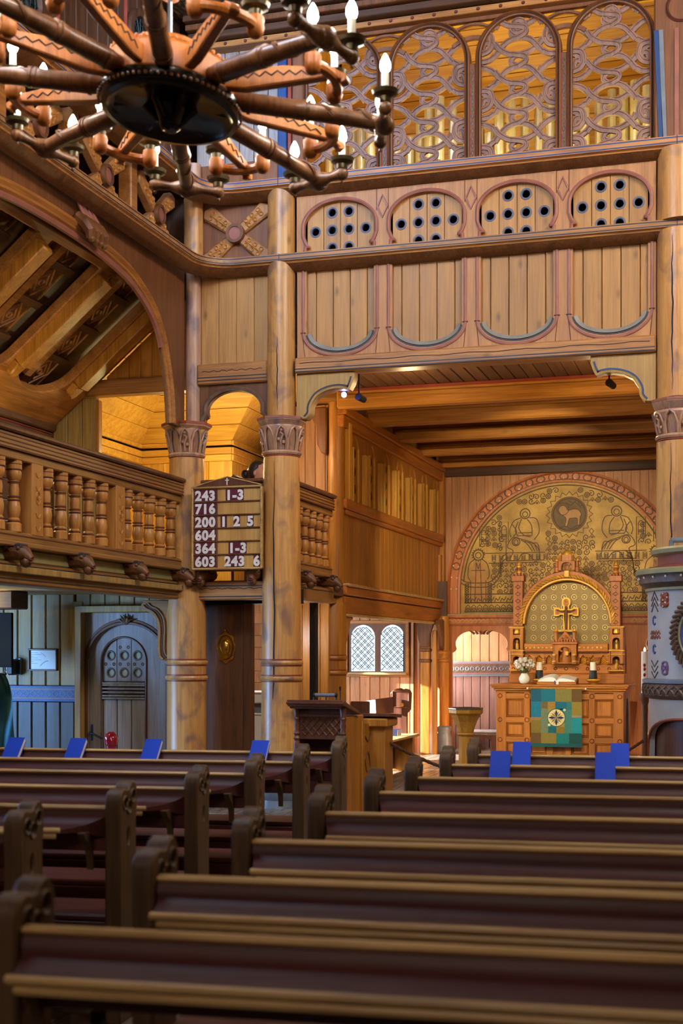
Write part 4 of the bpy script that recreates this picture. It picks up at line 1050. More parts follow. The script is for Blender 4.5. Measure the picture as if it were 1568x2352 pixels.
# post beyond the little gallery, at the corner of the chancel
c = (-4.36, 14.1, 0); cu = (-4.29, 14.1, 0)
p = thing('round_post', c, 'amber round post at the near corner of the chancel wall, with two rings', 'post')
lath('shaft', p, W_HONEY, c, [(.20, .1), (.19, .2), (.178, 1.2), (.176, 2.1), (.15, 2.2)])
lath('upper_shaft', p, W_HONEY, cu, [(.09, 2.15), (.09, 4.3)], 20)
ringset(p, c, .177, (1.375, 1.535), W_HONEY)
m = M(); m.plate([(-4.43, 3.75), (-4.37, 3.72), (-4.37, 4.25), (-4.62, 4.25), (-4.60, 4.17), (-4.55, 4.15), (-4.50, 4.05), (-4.48, 3.85)], (), TY(14.0), .12); obj('carved_corbel', m, W_CARVE, p, bevel=.015)
# slim post at the far corner of the chancel
c = (-4.115, 18.72, 0)
p = thing('slim_post', c, 'slim turned post on a grey stone base left of the baptismal font', 'post')
lath('stone_base', p, P_STONE, c, [(.11, .17), (.11, .40), (.10, .43), (.095, .47), (.105, .50), (.105, .54), (.085, .56)])
lath('shaft', p, W_HONEY, c, [(.078, .56), (.078, 1.45)]); lath('upper_shaft', p, W_HONEY, c, [(.07, 1.60), (.075, 2.1)])
lath('ring', p, W_HONEY, c, [(.07, 1.45), (.09, 1.47), (.09, 1.49), (.07, 1.51), (.07, 1.56), (.088, 1.58), (.088, 1.60), (.07, 1.62)])
m = M(); m.plate([(18.72, 2.05), (18.3, 2.05), (18.32, 1.98), (18.42, 1.92), (18.50, 1.80), (18.56, 1.68), (18.65, 1.62), (18.72, 1.62)], (), TX(-4.09), .06); obj('carved_bracket', m, W_CARVE, p, bevel=.012)
c = (-4.33, 18.55, 0)
p = thing('slim_post', c, 'slim square carved pilaster beside the leaded window pair', 'post')
boxo('shaft', p, W_HONEY, -4.40, -4.27, 18.5, 18.62, .17, 2.0, .01); boxo('corner_board', p, W_HONEY, -4.235, -4.175, 18.52, 18.6, .17, 1.9, .006)
for z in (1.45, 1.6): boxo('collar', p, W_CARVE, -4.42, -4.26, 18.48, 18.63, z, z+.05, .012)
m = M(); m.plate([(-4.40, 1.66), (-4.27, 1.66), (-4.25, 1.85), (-4.20, 2.0), (-4.46, 2.0), (-4.44, 1.85)], (), TY(18.47), .06); obj('carved_head', m, W_CARVE, p, bevel=.012)

# ---- beams
def beamx(label, x0, x1, y0, y1, z0, z1, lines):
    b = thing('cross_beam', ((x0+x1)/2, y0, z0), label, 'beam'); boxo('beam_body', b, W_BEAMX, x0, x1, y0, y1, z0, z1, .012)
    for z in lines: boxo('dark_line', b, P_LINE, x0+.005, x1-.005, y0-.002, y0+.004, z-.005, z+.005, 0)
    m = M(); n = 24; pts = [(x0+.05+(x1-x0-.1)*i/n, z0+(z1-z0)*.62+.006*math.sin(i*1.7)-.0*i) for i in range(n+1)]
    m.ribbon(pts, [(-.003, 0), (.003, 0)], TY(y0-.0015)); obj('crack', m, P_DARK, b); return b
b = beamx('long horizontal beam over the chancel opening, below the drop-arch panels', XL-.0, XR+.0, YF-.07, YF+.12, 4.155, 4.30, (4.195, 4.17))
beamx('short grooved beam above the horseshoe arch at left', -4.97, -4.27, YF-.06, YF+.1, 4.105, 4.30, (4.14, 4.17))
beamx('low beam under the hymn board, carrying the small gallery', -5.05, -4.26, YF-.07, YF+.1, 2.085, 2.255, (2.215, 2.115))
# ---- tan brackets in the corners of the chancel opening
BR = [(-3.995, 4.155), (-3.995, 3.74), (-3.90, 3.74), (-3.875, 3.765), (-3.855, 3.80), (-3.85, 3.86), (-3.80, 3.94), (-3.72, 3.985), (-3.62, 4.005), (-3.54, 3.998), (-3.49, 3.985), (-3.455, 4.05), (-3.44, 4.10), (-3.44, 4.155)]
for s, lab in ((1, 'tan curved bracket left of the chancel opening, with the small blue lamp'), (-1, 'tan curved bracket with blue outline against the right-hand great post')):
    X = lambda x: x if s > 0 else -4.755-x
    b = thing('corner_bracket', (X(-3.9), YF, 3.9), lab, 'bracket')
    q = [(X(x), z) for x, z in BR]; q = q if s < 0 else q[::-1]
    m = M(); m.plate(q, (), TY(YF-.03), .12); obj('bracket_board', m, W_TAN, b, bevel=.006)
    e = smoothp([(X(x), z) for x, z in BR[2:-1]], 3)
    m = M(); m.ribbon(e, [(.0, 0), (0, .01), (s*.02, .012), (s*.024, 0)], TY(YF-.03)); obj('edge_moulding', m, W_TAN, b)
    m = M(); m.ribbon([(x-s*.004*0, z) for x, z in e], [(s*.026, 0), (s*.026, .004), (s*.040, .004), (s*.040, 0)], TY(YF-.03)); obj('outline', m, P_LINE if s > 0 else P_BLUED, b)
for x, lab in ((-3.47, 'black stage spotlight tucked under the left tan bracket'), (-1.18, 'small black spotlight under the right tan bracket')):
    s_ = thing('spotlight', (x, 12.15, 3.97), lab, 'lamp')
    m = M(); m.tube([(x, 12.10, 3.965), (x+.03, 12.2, 3.95)], [.035, .03], 10); obj('lamp_can', m, P_BLACK, s_)
    m = M(); m.tube([(x, 12.13, 3.98), (x, 12.13, 4.20)], .008, 6); obj('stem', m, P_BLACK, s_)
L_BLUE = emit('blue_led', (.12, .14, 1), 30); L_WH = emit('cool_led', (.7, .75, 1), 40)
s_ = thing('indicator_lamp', (-3.585, 12.05, 3.975), 'tiny glowing blue lamp under the left tan bracket', 'lamp')
m = M(); m.ball((-3.585, 12.03, 3.975), .026, n=10, m=8); obj('blue_lens', m, L_BLUE, s_); m = M(); m.ball((-3.585, 12.01, 3.975), .014, n=8, m=6); obj('bright_core', m, L_WH, s_)
m = M(); m.tube([(-3.585, 12.04, 3.975), (-3.585, 12.09, 3.99), (-3.585, 12.09, 4.2)], .012, 6); obj('holder', m, P_BLACK, s_)

# ---- carved X-braces in the upper parapet
def brace(T, cx, cz, hw, hh, label, loc, rosette=True):
    b = thing('cross_brace', loc, label, 'brace', 'carved cross braces of the upper gallery')
    a = math.atan2(hh, hw); L = math.hypot(hw, hh)
    for s in (-1, 1):
        for e in (-1, 1):
            ux, uz = math.cos(a)*e, math.sin(a)*s*e
            px, pz = -uz, ux
            R = lambda t, o: (cx+ux*t+px*o, cz+uz*t+pz*o)
            m = M(); w_ = .062
            m.plate([R(.06, -w_*.8), R(L*.55, -w_), R(L-.02, -w_*1.25), R(L+.03, 0), R(L-.02, w_*1.25), R(L*.55, w_), R(.06, w_*.8)], (), T, .09); arm = obj('arm', m, W_FRAME, b, bevel=.015)
            m = M()
            for k in range(3):
                t = .15+k*.075
                for o in (-.026, .026): m.ribbon([(R(t, o)[0]+.018*math.cos(q), R(t, o)[1]+.018*math.sin(q)) for q in [2*PI*i/10 for i in range(10)]], [(-.007, 0), (0, .012), (.007, 0)], T, True)
            m.ribbon([R(.12, 0), R(L*.6, 0), R(L-.06, 0)], [(-.01, 0), (0, .012), (.01, 0)], T); obj('scroll_relief', m, W_BAL, arm)
    m = M(); m.plate(circ(cx, cz, .065, 20), (), lambda u, v, w_: T(u, v, w_+.03), .06); obj('rosette', m, P_PINK, b)
    m = M(); m.ribbon(circ(cx, cz, .075, 20), [(-.018, .0), (-.014, .04), (.014, .04), (.018, .0)], T, True); obj('rosette_rim', m, W_CARVE, b)
brace(TY(YF+.02), -4.61, 5.52, .30, .235, 'carved cross brace with pink rosette between the two posts over the hymn board', (-4.61, YF, 5.25))
for y, lab in ((11.25, 'dim cross brace on the side wall nearest the corner post'), (10.2, 'second cross brace on the side wall, below the chandelier hub'), (9.1, 'third cross brace on the side wall, behind the chandelier arms'), (8.0, 'fourth cross brace on the side wall at the left picture edge')):
    brace(TX(XW-.02), y, 5.54, .36, .25, lab, (XW, y, 5.25))
for y in (10.72, 9.65, 8.55):
    t = thing('square_post', (XW, y, 5.25), {10.72: 'square post between the two nearest side braces', 9.65: 'second square post along the upper side gallery', 8.55: 'square post of the side gallery near the left edge'}[y], 'post'); boxo('post_body', t, W_BEAMY, XW-.13, XW+.0, y-.065, y+.065, 5.25, 5.88, .012)

# ---- organ screen: four arches with interlace
YS = 12.0
osn = thing('organ_screen', (-2.37, YS, 5.94), 'carved interlace screen of four tall arches glowing in front of the organ', 'screen')
PITCH = .253; HWD = .335
KP = [(-.026, 0), (-.024, .018), (-.012, .020), (-.009, .012), (-.004, .014), (.004, .014), (.009, .012), (.012, .020), (.024, .018), (.026, 0), (.022, -.014), (-.022, -.014)]
KPc = KP+[KP[0]]
W_KNOT = wood('interlace_wood', (150, 112, 96), (104, 74, 62), 'Z', .5, .1)
def inside_arch(x, z, c): return abs(x-c) < HWD+.01 and (z < 6.90 or math.hypot(x-c, z-6.90) < HWD+.01)
def clip(pts, c):
    out = []; cur = []
    for p_ in pts:
        if inside_arch(p_[0], p_[1], c) and p_[1] > 5.93: cur.append(p_)
        elif cur: out.append(cur); cur = []
    if cur: out.append(cur)
    return [q for q in out if len(q) > 1]
for bi, c in enumerate(BAYS):
    T = TY(YS)
    for r in range(6):
        zc = 5.99+PITCH*r+(-.04)                    # crossing row
        xq = .165
        # inner arc above the crossing, lying under the ring
        up = smoothp([(c-xq-.045, zc-.06), (c-xq, zc), (c-.10, zc+.062), (c, zc+.088), (c+.10, zc+.062), (c+xq, zc), (c+xq+.045, zc-.06)], 4)
        dn = smoothp([(c-xq-.045, zc+.06), (c-xq, zc), (c-.09, zc-.05), (c-.03, zc-.062), (c+.055, zc-.085), (c+.062, zc-.13), (c, zc-.165)], 4)
        dn2 = smoothp([(c+xq+.045, zc+.06), (c+xq, zc), (c+.09, zc-.045), (c+.02, zc-.058), (c-.05, zc-.08), (c-.062, zc-.13), (c, zc-.168)], 4)
        par = (r+bi) % 2
        for k, (pts, dz) in enumerate(((up, .0), (dn, .006), (dn2, -.004))):
            for q in clip(pts, c):
                m = M(); m.ribbon(q, [(o, h+dz) for o, h in KPc], T); obj('interlace_strand', m, W_KNOT, osn)
        for s in (-1, 1):
            x1 = c+s*(xq+.04)
            if par == 0 or r == 0:                  # edge knot (two D loops)
                lp = smoothp([(c+s*xq, zc), (c+s*.23, zc+.055), (c+s*.30, zc+.075), (c+s*.325, zc+.02), (c+s*.30, zc-.0), (c+s*.26, zc+.02), (c+s*.255, zc+.09), (c+s*.325, zc+.135)], 4)
                lq = smoothp([(c+s*xq, zc), (c+s*.22, zc-.055), (c+s*.27, zc-.085), (c+s*.33, zc-.09)], 4)
                lo = smoothp([(c+s*.33, zc+.16), (c+s*.255, zc+.14), (c+s*.235, zc+.06), (c+s*.27, zc+.0), (c+s*.33, zc-.02)], 4)
                strands = (lp, lq, lo)
            else:
                strands = (smoothp([(c+s*xq, zc), (c+s*.25, zc+.08), (c+s*.335, zc+.115)], 4), smoothp([(c+s*xq, zc), (c+s*.25, zc-.075), (c+s*.335, zc-.10)], 4))
            for k, pts in enumerate(strands):
                for q in clip(pts, c):
                    m = M(); m.ribbon(q, [(o, h-.006+.004*k) for o, h in KPc], T); obj('interlace_strand', m, W_KNOT, osn)
    m = M(); m.ribbon(circ(c, 7.15, .055, 18), KPc, T, True); obj('top_ring', m, W_KNOT, osn)
    m = M(); m.ribbon([(c+HWD+.02, 5.94)]+arc(c, 6.90, HWD+.02, HWD+.02, 0, 180, 28)+[(c-HWD-.02, 5.94)], [(-.03, 0), (-.025, .05), (-.012, .06), (0, .03), (.012, .055), (.022, .05), (.025, 0), (.02, -.03), (-.03, -.03), (-.03, 0)], T); obj('arch_frame', m, W_SPAN, osn)
    m = M(); m.ribbon([(c+HWD+.02, 5.94)]+arc(c, 6.90, HWD+.02, HWD+.02, 0, 180, 28)+[(c-HWD-.02, 5.94)], [(-.007, .034), (0, .04), (.007, .034)], T); obj('dark_line', m, P_LINE, osn)
for i in range(5):
    x = BAYS[0]-.406+.8117*i
    boxo('pilaster', osn, W_SPAN, x-.045, x+.045, YS-.035, YS+.03, 5.94, 6.86, .006)
    m = M()
    for k in range(13):
        z = 5.99+k*.066; m.ribbon([(x-.014, z), (x, z+.028), (x+.014, z), (x, z-.028)], [(-.004, 0), (0, .006), (.004, 0)], TY(YS-.035), True)
    obj('lozenge_chain', m, P_BLUE, osn, kind='stuff')
    m = M(); m.tube([(x-.024, YS-.037, 5.95), (x-.024, YS-.037, 6.85)], .004, 4); m.tube([(x+.024, YS-.037, 5.95), (x+.024, YS-.037, 6.85)], .004, 4); obj('red_lines', m, P_RED, osn)
    if 0 < i < 4:
        m = M(); m.ribbon(arc(x, 6.80, .30, .30, 52, 128, 10), [(-.02, 0), (-.018, .02), (.018, .02), (.02, 0), (.018, -.02), (-.018, -.02), (-.02, 0)], TY(YS)); obj('spandrel_arc', m, W_SPAN, osn)
        m = M(); m.ribbon(arc(x, 6.92, .30, .30, 52, 128, 10), [(-.012, 0), (-.01, .02), (.01, .02), (.012, 0), (.01, -.02), (-.01, -.02), (-.012, 0)], TY(YS)); obj('spandrel_arc', m, W_SPAN, osn)
boxo('head_rail', osn, W_SPAN, -4.02, -.74, YS-.03, YS+.03, 7.24, 7.30, .006)
# organ behind
org = thing('pipe_organ', (-2.4, 13.0, 5.95), 'row of pale tin organ pipes in warm light behind the carved screen', 'organ')
rnd = random.Random(5)
for i in range(30):
    x = -4.0+i*.115; y = 12.9+.12*math.sin(i*1.1); r = .038+.012*abs(math.sin(i*.55)); h = 6.55+.38*abs(math.sin(i*.42+.5))
    m = M(); m.lathe((x, y, 0), [(.006, 5.96), (r, 6.12), (r, h), (r*.8, h), (r*.8, h-.02)], 10); pp = obj('organ_pipe', m, P_PIPE, org)
    m = M(); m.plate([(x-r*.5, 6.14), (x+r*.5, 6.14), (x+r*.35, 6.20), (x-r*.35, 6.20)], (), TY(y-r-.001), .004); obj('pipe_mouth', m, P_DARK, pp)
boxo('wind_chest', org, W_HONEY, -4.1, -.3, 12.75, 13.15, 5.88, 5.97, .01)
og = struct('wall_organ_loft')
for i in range(14):
    boxo('loft_board', og, W_YELLX, -4.2, -.2, 14.0, 14.03, 5.9+i*.17+.003, 5.9+(i+1)*.17-.003, .006)
boxo('loft_floor', og, W_DARKX, -4.3, -.1, 12.1, 14.1, 5.82, 5.88, 0); boxo('loft_ceiling', og, W_YELLX, -4.3, -.1, 12.1, 14.1, 8.2, 8.25, 0)
boxo('loft_side', og, W_YELL, -4.3, -4.25, 12.1, 14.1, 5.88, 8.2, 0); boxo('loft_side', og, W_YELL, -.15, -.1, 12.1, 14.1, 5.88, 8.2, 0)
boxo('loft_beam', og, W_YELLX, -4.25, -.15, 12.5, 12.62, 7.5, 7.62, .01)

# ---- balustrades
BPROF = [(.052, 2.47), (.056, 2.475), (.056, 2.53), (.040, 2.545), (.046, 2.56), (.036, 2.575), (.045, 2.60), (.050, 2.64), (.042, 2.69), (.036, 2.70), (.043, 2.708), (.036, 2.716), (.043, 2.724), (.036, 2.732), (.040, 2.78), (.034, 2.82), (.042, 2.83), (.036, 2.845), (.052, 2.865), (.056, 2.90), (.050, 2.925), (.058, 2.93), (.058, 2.99)]
def bal_mesh():
    m = M(); m.lathe((0, 0, 0), BPROF, 12); return m
_bm = None; _br = None
def baluster(parent, x, y):
    global _bm, _br
    if _bm is None:
        t = obj('baluster', bal_mesh(), W_BAL); _bm = t.data; bpy.data.objects.remove(t)
        m = M()
        for z in (2.55, 2.704, 2.728, 2.835, 2.925, 2.965): m.lathe((0, 0, 0), [(.034, z-.008), (.047 if z < 2.9 else .0595, z-.003), (.047 if z < 2.9 else .0595, z+.003), (.034, z+.008)], 12)
        t = obj('red_band', m, P_REDD); _br = t.data; bpy.data.objects.remove(t)
    o = bpy.data.objects.new('baluster', _bm); COL.objects.link(o); o.parent = parent
    off = OFF[parent.name]; o.location = (x-off.x, y-off.y, -off.z)
    r = bpy.data.objects.new('red_band', _br); COL.objects.link(r); r.parent = o; r['kind'] = 'stuff'
def rail_parts(b, axis, a0, a1, pos, s, mat):
    """moulded hand rail and bottom rail; axis 'Y' along depth, s = outward sign"""
    def bx(name, o0, o1, z0, z1, mt, c=.008):
        lo, hi = sorted((pos+s*o0, pos+s*o1))
        if axis == 'Y': boxo(name, b, mt, lo, hi, a0, a1, z0, z1, c)
        else: boxo(name, b, mt, a0, a1, lo, hi, z0, z1, c)
    bx('cap', -.09, .105, 3.175, 3.215, W_CARVE, .012)
    bx('hand_rail', -.07, .075, 3.06, 3.175, mat); bx('rail_moulding', -.06, .055, 2.99, 3.06, mat)
    for z in (3.15, 3.12, 3.09, 3.058): bx('red_line', .07, .079, z-.004, z+.004, P_REDD, 0)
    bx('bottom_rail', -.07, .05, 2.38, 2.47, mat); bx('bottom_moulding', -.07, .07, 2.36, 2.40, mat)
    bx('red_line', .045, .054, 2.44, 2.448, P_REDD, 0)
b1 = thing('balustrade', (-5.12, 10.2, 2.36), 'long turned-baluster railing of the side gallery at left', 'railing')
rail_parts(b1, 'Y', 5.0, 11.72, -5.13, 1, W_RAILY)
def carved_post(b, x, y, axis):
    boxo('post', b, W_BAL, x-.06, x+.055, y-.085, y+.085, 2.46, 3.0, .006)
    m = M()
    T = (lambda u, v, w_: (x+.055+w_, y+u, v))
    for k in range(5):
        z = 2.53+k*.1; m.ribbon([(-.035, z), (-.02, z-.025), (0, z-.035), (.02, z-.025), (.035, z)], [(-.005, 0), (0, .006), (.005, 0)], T)
    for r in (.015, .03): m.ribbon(circ(0, 2.76, r, 12), [(-.004, 0), (0, .007), (.004, 0)], T, True)
    obj('carved_relief', m, W_BAL, b, kind='stuff')
y = 11.60
pat = 0
for k in range(30):
    y = 11.585-.2325*k
    if y < 5.2: break
    if k % 6 == 5: carved_post(b1, -5.13, y+.02, 'Y')
    else: baluster(b1, -5.13, y)
b2 = thing('balustrade', (-4.6, YF, 2.36), 'short gallery railing behind the hymn board', 'railing')
rail_parts(b2, 'X', -5.0, -4.3, YF+.06, -1, W_BEAMX)
for i in range(4): baluster(b2, -4.87+i*.17, YF+.08)
b3 = thing('balustrade', (-4.15, 12.8, 2.36), 'railing of the small gallery facing the chancel, right of the great post', 'railing')
rail_parts(b3, 'Y', 12.05, 13.40, -4.17, 1, W_RAILY)
for i in range(6): baluster(b3, -4.17, 12.2+i*.215)
# beams beneath the railings
g = thing('gallery_girder', (-5.2, 9, 2.09), 'long beam with dark grooves below the side gallery railing', 'beam')
boxo('beam_body', g, W_RAILY, -5.30, -5.11, 4.6, 11.78, 2.09, 2.255, .015)
for z in (2.23, 2.13): boxo('dark_line', g, P_LINE, -5.112, -5.106, 4.6, 11.7, z-.005, z+.005, 0)
boxo('green_cove', g, P_OCHRE, -5.30, -5.15, 4.6, 11.72, 2.262, 2.36, .01)
g = thing('gallery_girder', (-4.2, 12.7, 2.09), 'beam below the small gallery, between the great post and the amber post', 'beam')
boxo('beam_body', g, W_RAILY, -4.30, -4.13, 12.05, 13.5, 2.10, 2.25, .015); boxo('dark_line', g, P_LINE, -4.132, -4.127, 12.06, 13.48, 2.215, 2.223, 0)
# carved beast-head corbels
def corbel(x, y, dx, dy, label):
    c = thing('beast_corbel', (x, y, 2.31), label, 'corbel', 'carved beast heads under the galleries')
    px, py = -dy, dx
    P = lambda t, o, z: (x+dx*t+px*o, y+dy*t+py*o, z)
    m = M()
    m.tube([P(-.16, 0, 2.33), P(.0, 0, 2.32), P(.06, 0, 2.325), P(.12, 0, 2.30), P(.165, 0, 2.265)], [.058, .06, .066, .055, .025], 10)
    m.ball(P(.12, 0, 2.25), .045, n=10, m=6); obj('snout', m, W_CARVE, c)
    for s in (-1, 1):
        m = M(); m.ball(P(.085, s*.05, 2.345), .018, n=8, m=6); m.tube([P(.03, s*.05, 2.34), P(.0, s*.075, 2.36), P(-.03, s*.06, 2.33)], [.02, .018, .004], 6); obj('eye_and_ear', m, W_CARVE, c)
    m = M()
    for z in (2.245, 2.265): m.tube([P(.165, -.03, z), P(.178, 0, z-.004), P(.165, .03, z)], .006, 5)
    obj('mouth_lines', m, P_REDD, c)
    m = M(); lo, hi = min(P(.0, -.055, 0)[0], P(.11, .055, 0)[0]), max(P(.0, -.055, 0)[0], P(.11, .055, 0)[0])
    l2, h2 = min(P(.0, -.055, 0)[1], P(.11, .055, 0)[1]), max(P(.0, -.055, 0)[1], P(.11, .055, 0)[1])
    m.box(lo, hi, l2, h2, 2.345, 2.38, .008); obj('dark_cap', m, P_LINE, c)
for y, lab in ((8.74, 'beast-head corbel under the side gallery nearest the left edge'), (9.71, 'beast-head corbel second from left under the long railing'), (10.71, 'beast-head corbel third from left under the long railing'), (11.72, 'beast-head corbel just left of the corner post')):
    corbel(-5.12, y, 1, 0, lab)
corbel(-4.90, YF-.02, 0, -1, 'beast-head corbel under the left end of the hymn board'); corbel(-4.39, YF-.02, 0, -1, 'beast-head corbel under the right end of the hymn board')
corbel(-4.16, 12.44, 1, 0, 'beast-head corbel close to the right side of the great post'); corbel(-4.16, 13.32, 1, 0, 'beast-head corbel in front of the amber post')
# curved bracket beside the aisle door
m = M(); q = [(-5.25, 2.09), (-5.52, 2.09), (-5.54, 2.03), (-5.50, 1.995), (-5.44, 1.97), (-5.385, 1.90), (-5.365, 1.80), (-5.37, 1.68), (-5.365, 1.56), (-5.33, 1.52), (-5.25, 1.52)]
bk = thing('curved_bracket', (-5.4, YF-.05, 1.8), 'layered curved wooden bracket above the blue-lit door, left of the corner post', 'bracket')
m.plate(q[::1], (), TY(YF-.08), .14); obj('bracket_board', m, W_BEAMX, bk, bevel=.008)
for o, mt in ((.03, W_TAN), (.065, P_REDD), (.085, W_TAN)):
    m = M(); m.ribbon([(x+o*.9, z+o*.35) for x, z in smoothp(q[2:10], 3)], [(-.008, 0), (-.006, .012), (.006, .012), (.008, 0)], TY(YF-.08)); obj('bead', m, mt, bk)

# ---- hymn board
YHB = YF-.22
hb = thing('hymn_board', (-4.68, YHB, 2.37), 'framed hymn number board with white digits hanging beside the great post', 'sign')
hx0, hz1 = onY(441, 1120, YHB); hx1, hz0 = onY(603, 1307, YHB)
def hx(u): return hx0+(hx1-hx0)*u
def hz(v): return hz1+(hz0-hz1)*v
boxo('board', hb, W_SIGN, hx0+.005, hx1-.005, YHB, YHB+.02, hz0+.005, hz1-.005, 0)
fw = .018
for nm, a in (('frame_side', (hx0, hx0+fw, hz0, hz1)), ('frame_side', (hx1-fw, hx1, hz0, hz1)), ('frame_rail', (hx0, hx1, hz0, hz0+fw)), ('frame_rail', (hx0, hx1, hz1-fw, hz1))):
    boxo(nm, hb, W_EDGE, a[0], a[1], YHB-.025, YHB+.025, a[2], a[3], .006)
xd = hx(.36)
boxo('divider', hb, W_CARVE, xd-.006, xd+.006, YHB-.012, YHB, hz0+fw, hz1-fw, .002)
rows = 6; rh = (hz1-hz0-2*fw)/rows
for i in range(1, rows): 
    z = hz1-fw-i*rh; boxo('shelf_strip', hb, W_CARVE, hx0+fw, hx1-fw, YHB-.014, YHB, z-.006, z+.006, .002)
m = M(); cx = (hx0+hx1)/2; m.plate([(hx0+.02, hz1), (hx1-.02, hz1), (cx, hz1+.085)], (), TY(YHB), .02); obj('gable', m, W_LECT, hb)
m = M()
for (a, b) in (((hx0+.01, hz1+.005), (cx, hz1+.09)), ((hx1-.01, hz1+.005), (cx, hz1+.09))): m.tube([(a[0], YHB-.005, a[1]), (b[0], YHB-.005, b[1])], .005, 5)
obj('gable_edge', m, W_EDGE, hb)
m = M(); m.box(cx-.004, cx+.004, YHB-.006, YHB, hz1+.012, hz1+.078); m.box(cx-.018, cx+.018, YHB-.006, YHB, hz1+.052, hz1+.06); obj('cross', m, P_WHITE, hb)
P_DIG = plain('white_digit', (232, 230, 226), .6, 0, .02)
def text_mesh(txt, size, x, z, y, parent, mat, name='number', bold=.006, align='CENTER'):
    cu = bpy.data.curves.new('t', 'FONT'); cu.body = txt; cu.size = size; cu.align_x = align; cu.offset = bold; cu.extrude = .001; cu.space_character = 1.12; cu.resolution_u = 4
    ob = bpy.data.objects.new('t', cu); COL.objects.link(ob); dg = bpy.context.evaluated_depsgraph_get(); dg.update()
    me = bpy.data.meshes.new_from_object(ob.evaluated_get(dg)); bpy.data.objects.remove(ob)
    off = OFF[parent.name]; me.transform(Matrix.Translation(Vector((x, y, z))-off) @ Matrix.Rotation(PI/2, 4, 'X'))
    me.materials.clear(); me.materials.append(mat); o = bpy.data.objects.new(name, me); COL.objects.link(o); o.parent = parent; return o
L_ = ['243', '716', '200', '604', '364', '603']
R_ = [[('1-3', .56)], [], [('1', .455), ('2', .64), ('5', .83)], [], [('1-3', .60)], [('243', .56), ('6', .92)]]
for i in range(rows):
    zc = hz1-fw-(i+.5)*rh
    card = boxo('number_card', hb, P_MAROON, hx0+fw+.004, xd-.008, YHB-.006, YHB, zc-rh/2+.007, zc+rh/2-.007, 0)
    text_mesh(L_[i], rh*1.0, (hx0+fw+xd)/2, zc-rh*.36, YHB-.009, hb, P_DIG)
    for t, u in R_[i]:
        wdt = {1: .105, 3: .34}[len(t)]*.62 if len(t) == 1 else .205
        wdt = .062 if len(t) == 1 else .175
        x = hx(u+.05) if len(t) == 3 else hx(u)
        boxo('number_card', hb, P_MAROON, x-wdt/2, x+wdt/2, YHB-.006, YHB, zc-rh/2+.007, zc+rh/2-.007, 0)
        text_mesh(t, rh*1.0, x, zc-rh*.36, YHB-.009, hb, P_DIG)
for sx in (-.15, .15): m = M(); m.tube([(cx+sx, YHB+.02, hz1-.05), (cx+sx, YF-.05, hz1-.05)], .01, 6); obj('hanger', m, P_BLACK, hb)
# ================================================================== CHANDELIER
d0 = 6.5
def camp(px, py, d):
    q = dirv(px, py); return Vector((q[0]*d, q[1]*d, HC+q[2]*d))
CH = camp(390, 250, d0); CZ = CH.z
cx, cy = CH.x, CH.y
ch = thing('chandelier', (cx, cy, CZ), 'large carved wooden wheel chandelier with candle bulbs hanging at upper left', 'chandelier')
BULB = emit('candle_bulb', (1, .93, .84), 120)
KX, KY = .105, .08                                   # the wheel hangs a little askew
def droop(x, y): return -(KX*((x-cx)*CA+(y-cy)*SA)+KY*(-(x-cx)*SA+(y-cy)*CA))
def skew(m): m.v = [(x, y, z+droop(x, y)) for x, y, z in m.v]; return m
def ring(name, mat, prof, n=40, parent=None): 
    m = M(); m.lathe((cx, cy, CZ), prof, n); skew(m); return obj(name, m, mat, parent or ch)
ring('dish_rim', P_DISH, [(.26, -.005), (.30, -.03), (.325, -.025), (.34, .0), (.34, .035), (.30, .05), (.26, .03)])
m = M()
for i in range(72):
    a = 2*PI*i/72; m.ball((cx+.338*math.cos(a), cy+.338*math.sin(a), CZ+.002), .010, n=6, m=4)
obj('beaded_edge', skew(m), W_CHAND, ch, kind='stuff')
ring('dish', P_DISH, [(.28, 0), (.27, .05), (.20, .085), (.12, .09), (.0, .09)])
ring('hub_boss', P_DISH, [(0, -.11), (.035, -.105), (.05, -.09), (.052, -.075), (.10, .02), (.13, .08), (.13, .09)], 12)
for k in range(6):
    a = 2*PI*k/6+.3; m = M()
    m.tube([(cx+.055*math.cos(a), cy+.055*math.sin(a), CZ-.06), (cx+.14*math.cos(a), cy+.14*math.sin(a), CZ+.03), (cx+.27*math.cos(a), cy+.27*math.sin(a), CZ+.02)], [.014, .025, .035], 8); obj('dish_rib', skew(m), P_DISH, ch)
ring('drum', W_CHANL, [(.30, .05), (.31, .06), (.31, .17), (.285, .20), (.20, .23), (.19, .27), (.10, .29), (.06, .33)], 24)
m = M()
for i in range(48):
    a = 2*PI*i/48; m.ball((cx+.29*math.cos(a), cy+.29*math.sin(a), CZ+.20), .011, n=6, m=4)
obj('drum_beads', skew(m), W_CHANL, ch, kind='stuff')
ring('turned_collar', W_CHANL, [(.02, .52), (.045, .53), (.055, .56), (.05, .58), (.055, .60), (.05, .62), (.055, .65), (.045, .68), (.02, .69)], 16)
m = M(); m.tube([(cx, cy, CZ+.3), (cx, cy, 7.55)], .012, 8); obj('hanging_rod', m, P_STEEL, ch)
def W3(ang, r, z, t=0):
    """point on the wheel: ang from the camera's right, turning away; t is the tangential offset"""
    a = ang
    lx, ly = r*math.cos(a)-t*math.sin(a), r*math.sin(a)+t*math.cos(a)
    return (cx+lx*CA-ly*SA, cy+lx*SA+ly*CA, CZ+z-KX*lx-KY*ly)
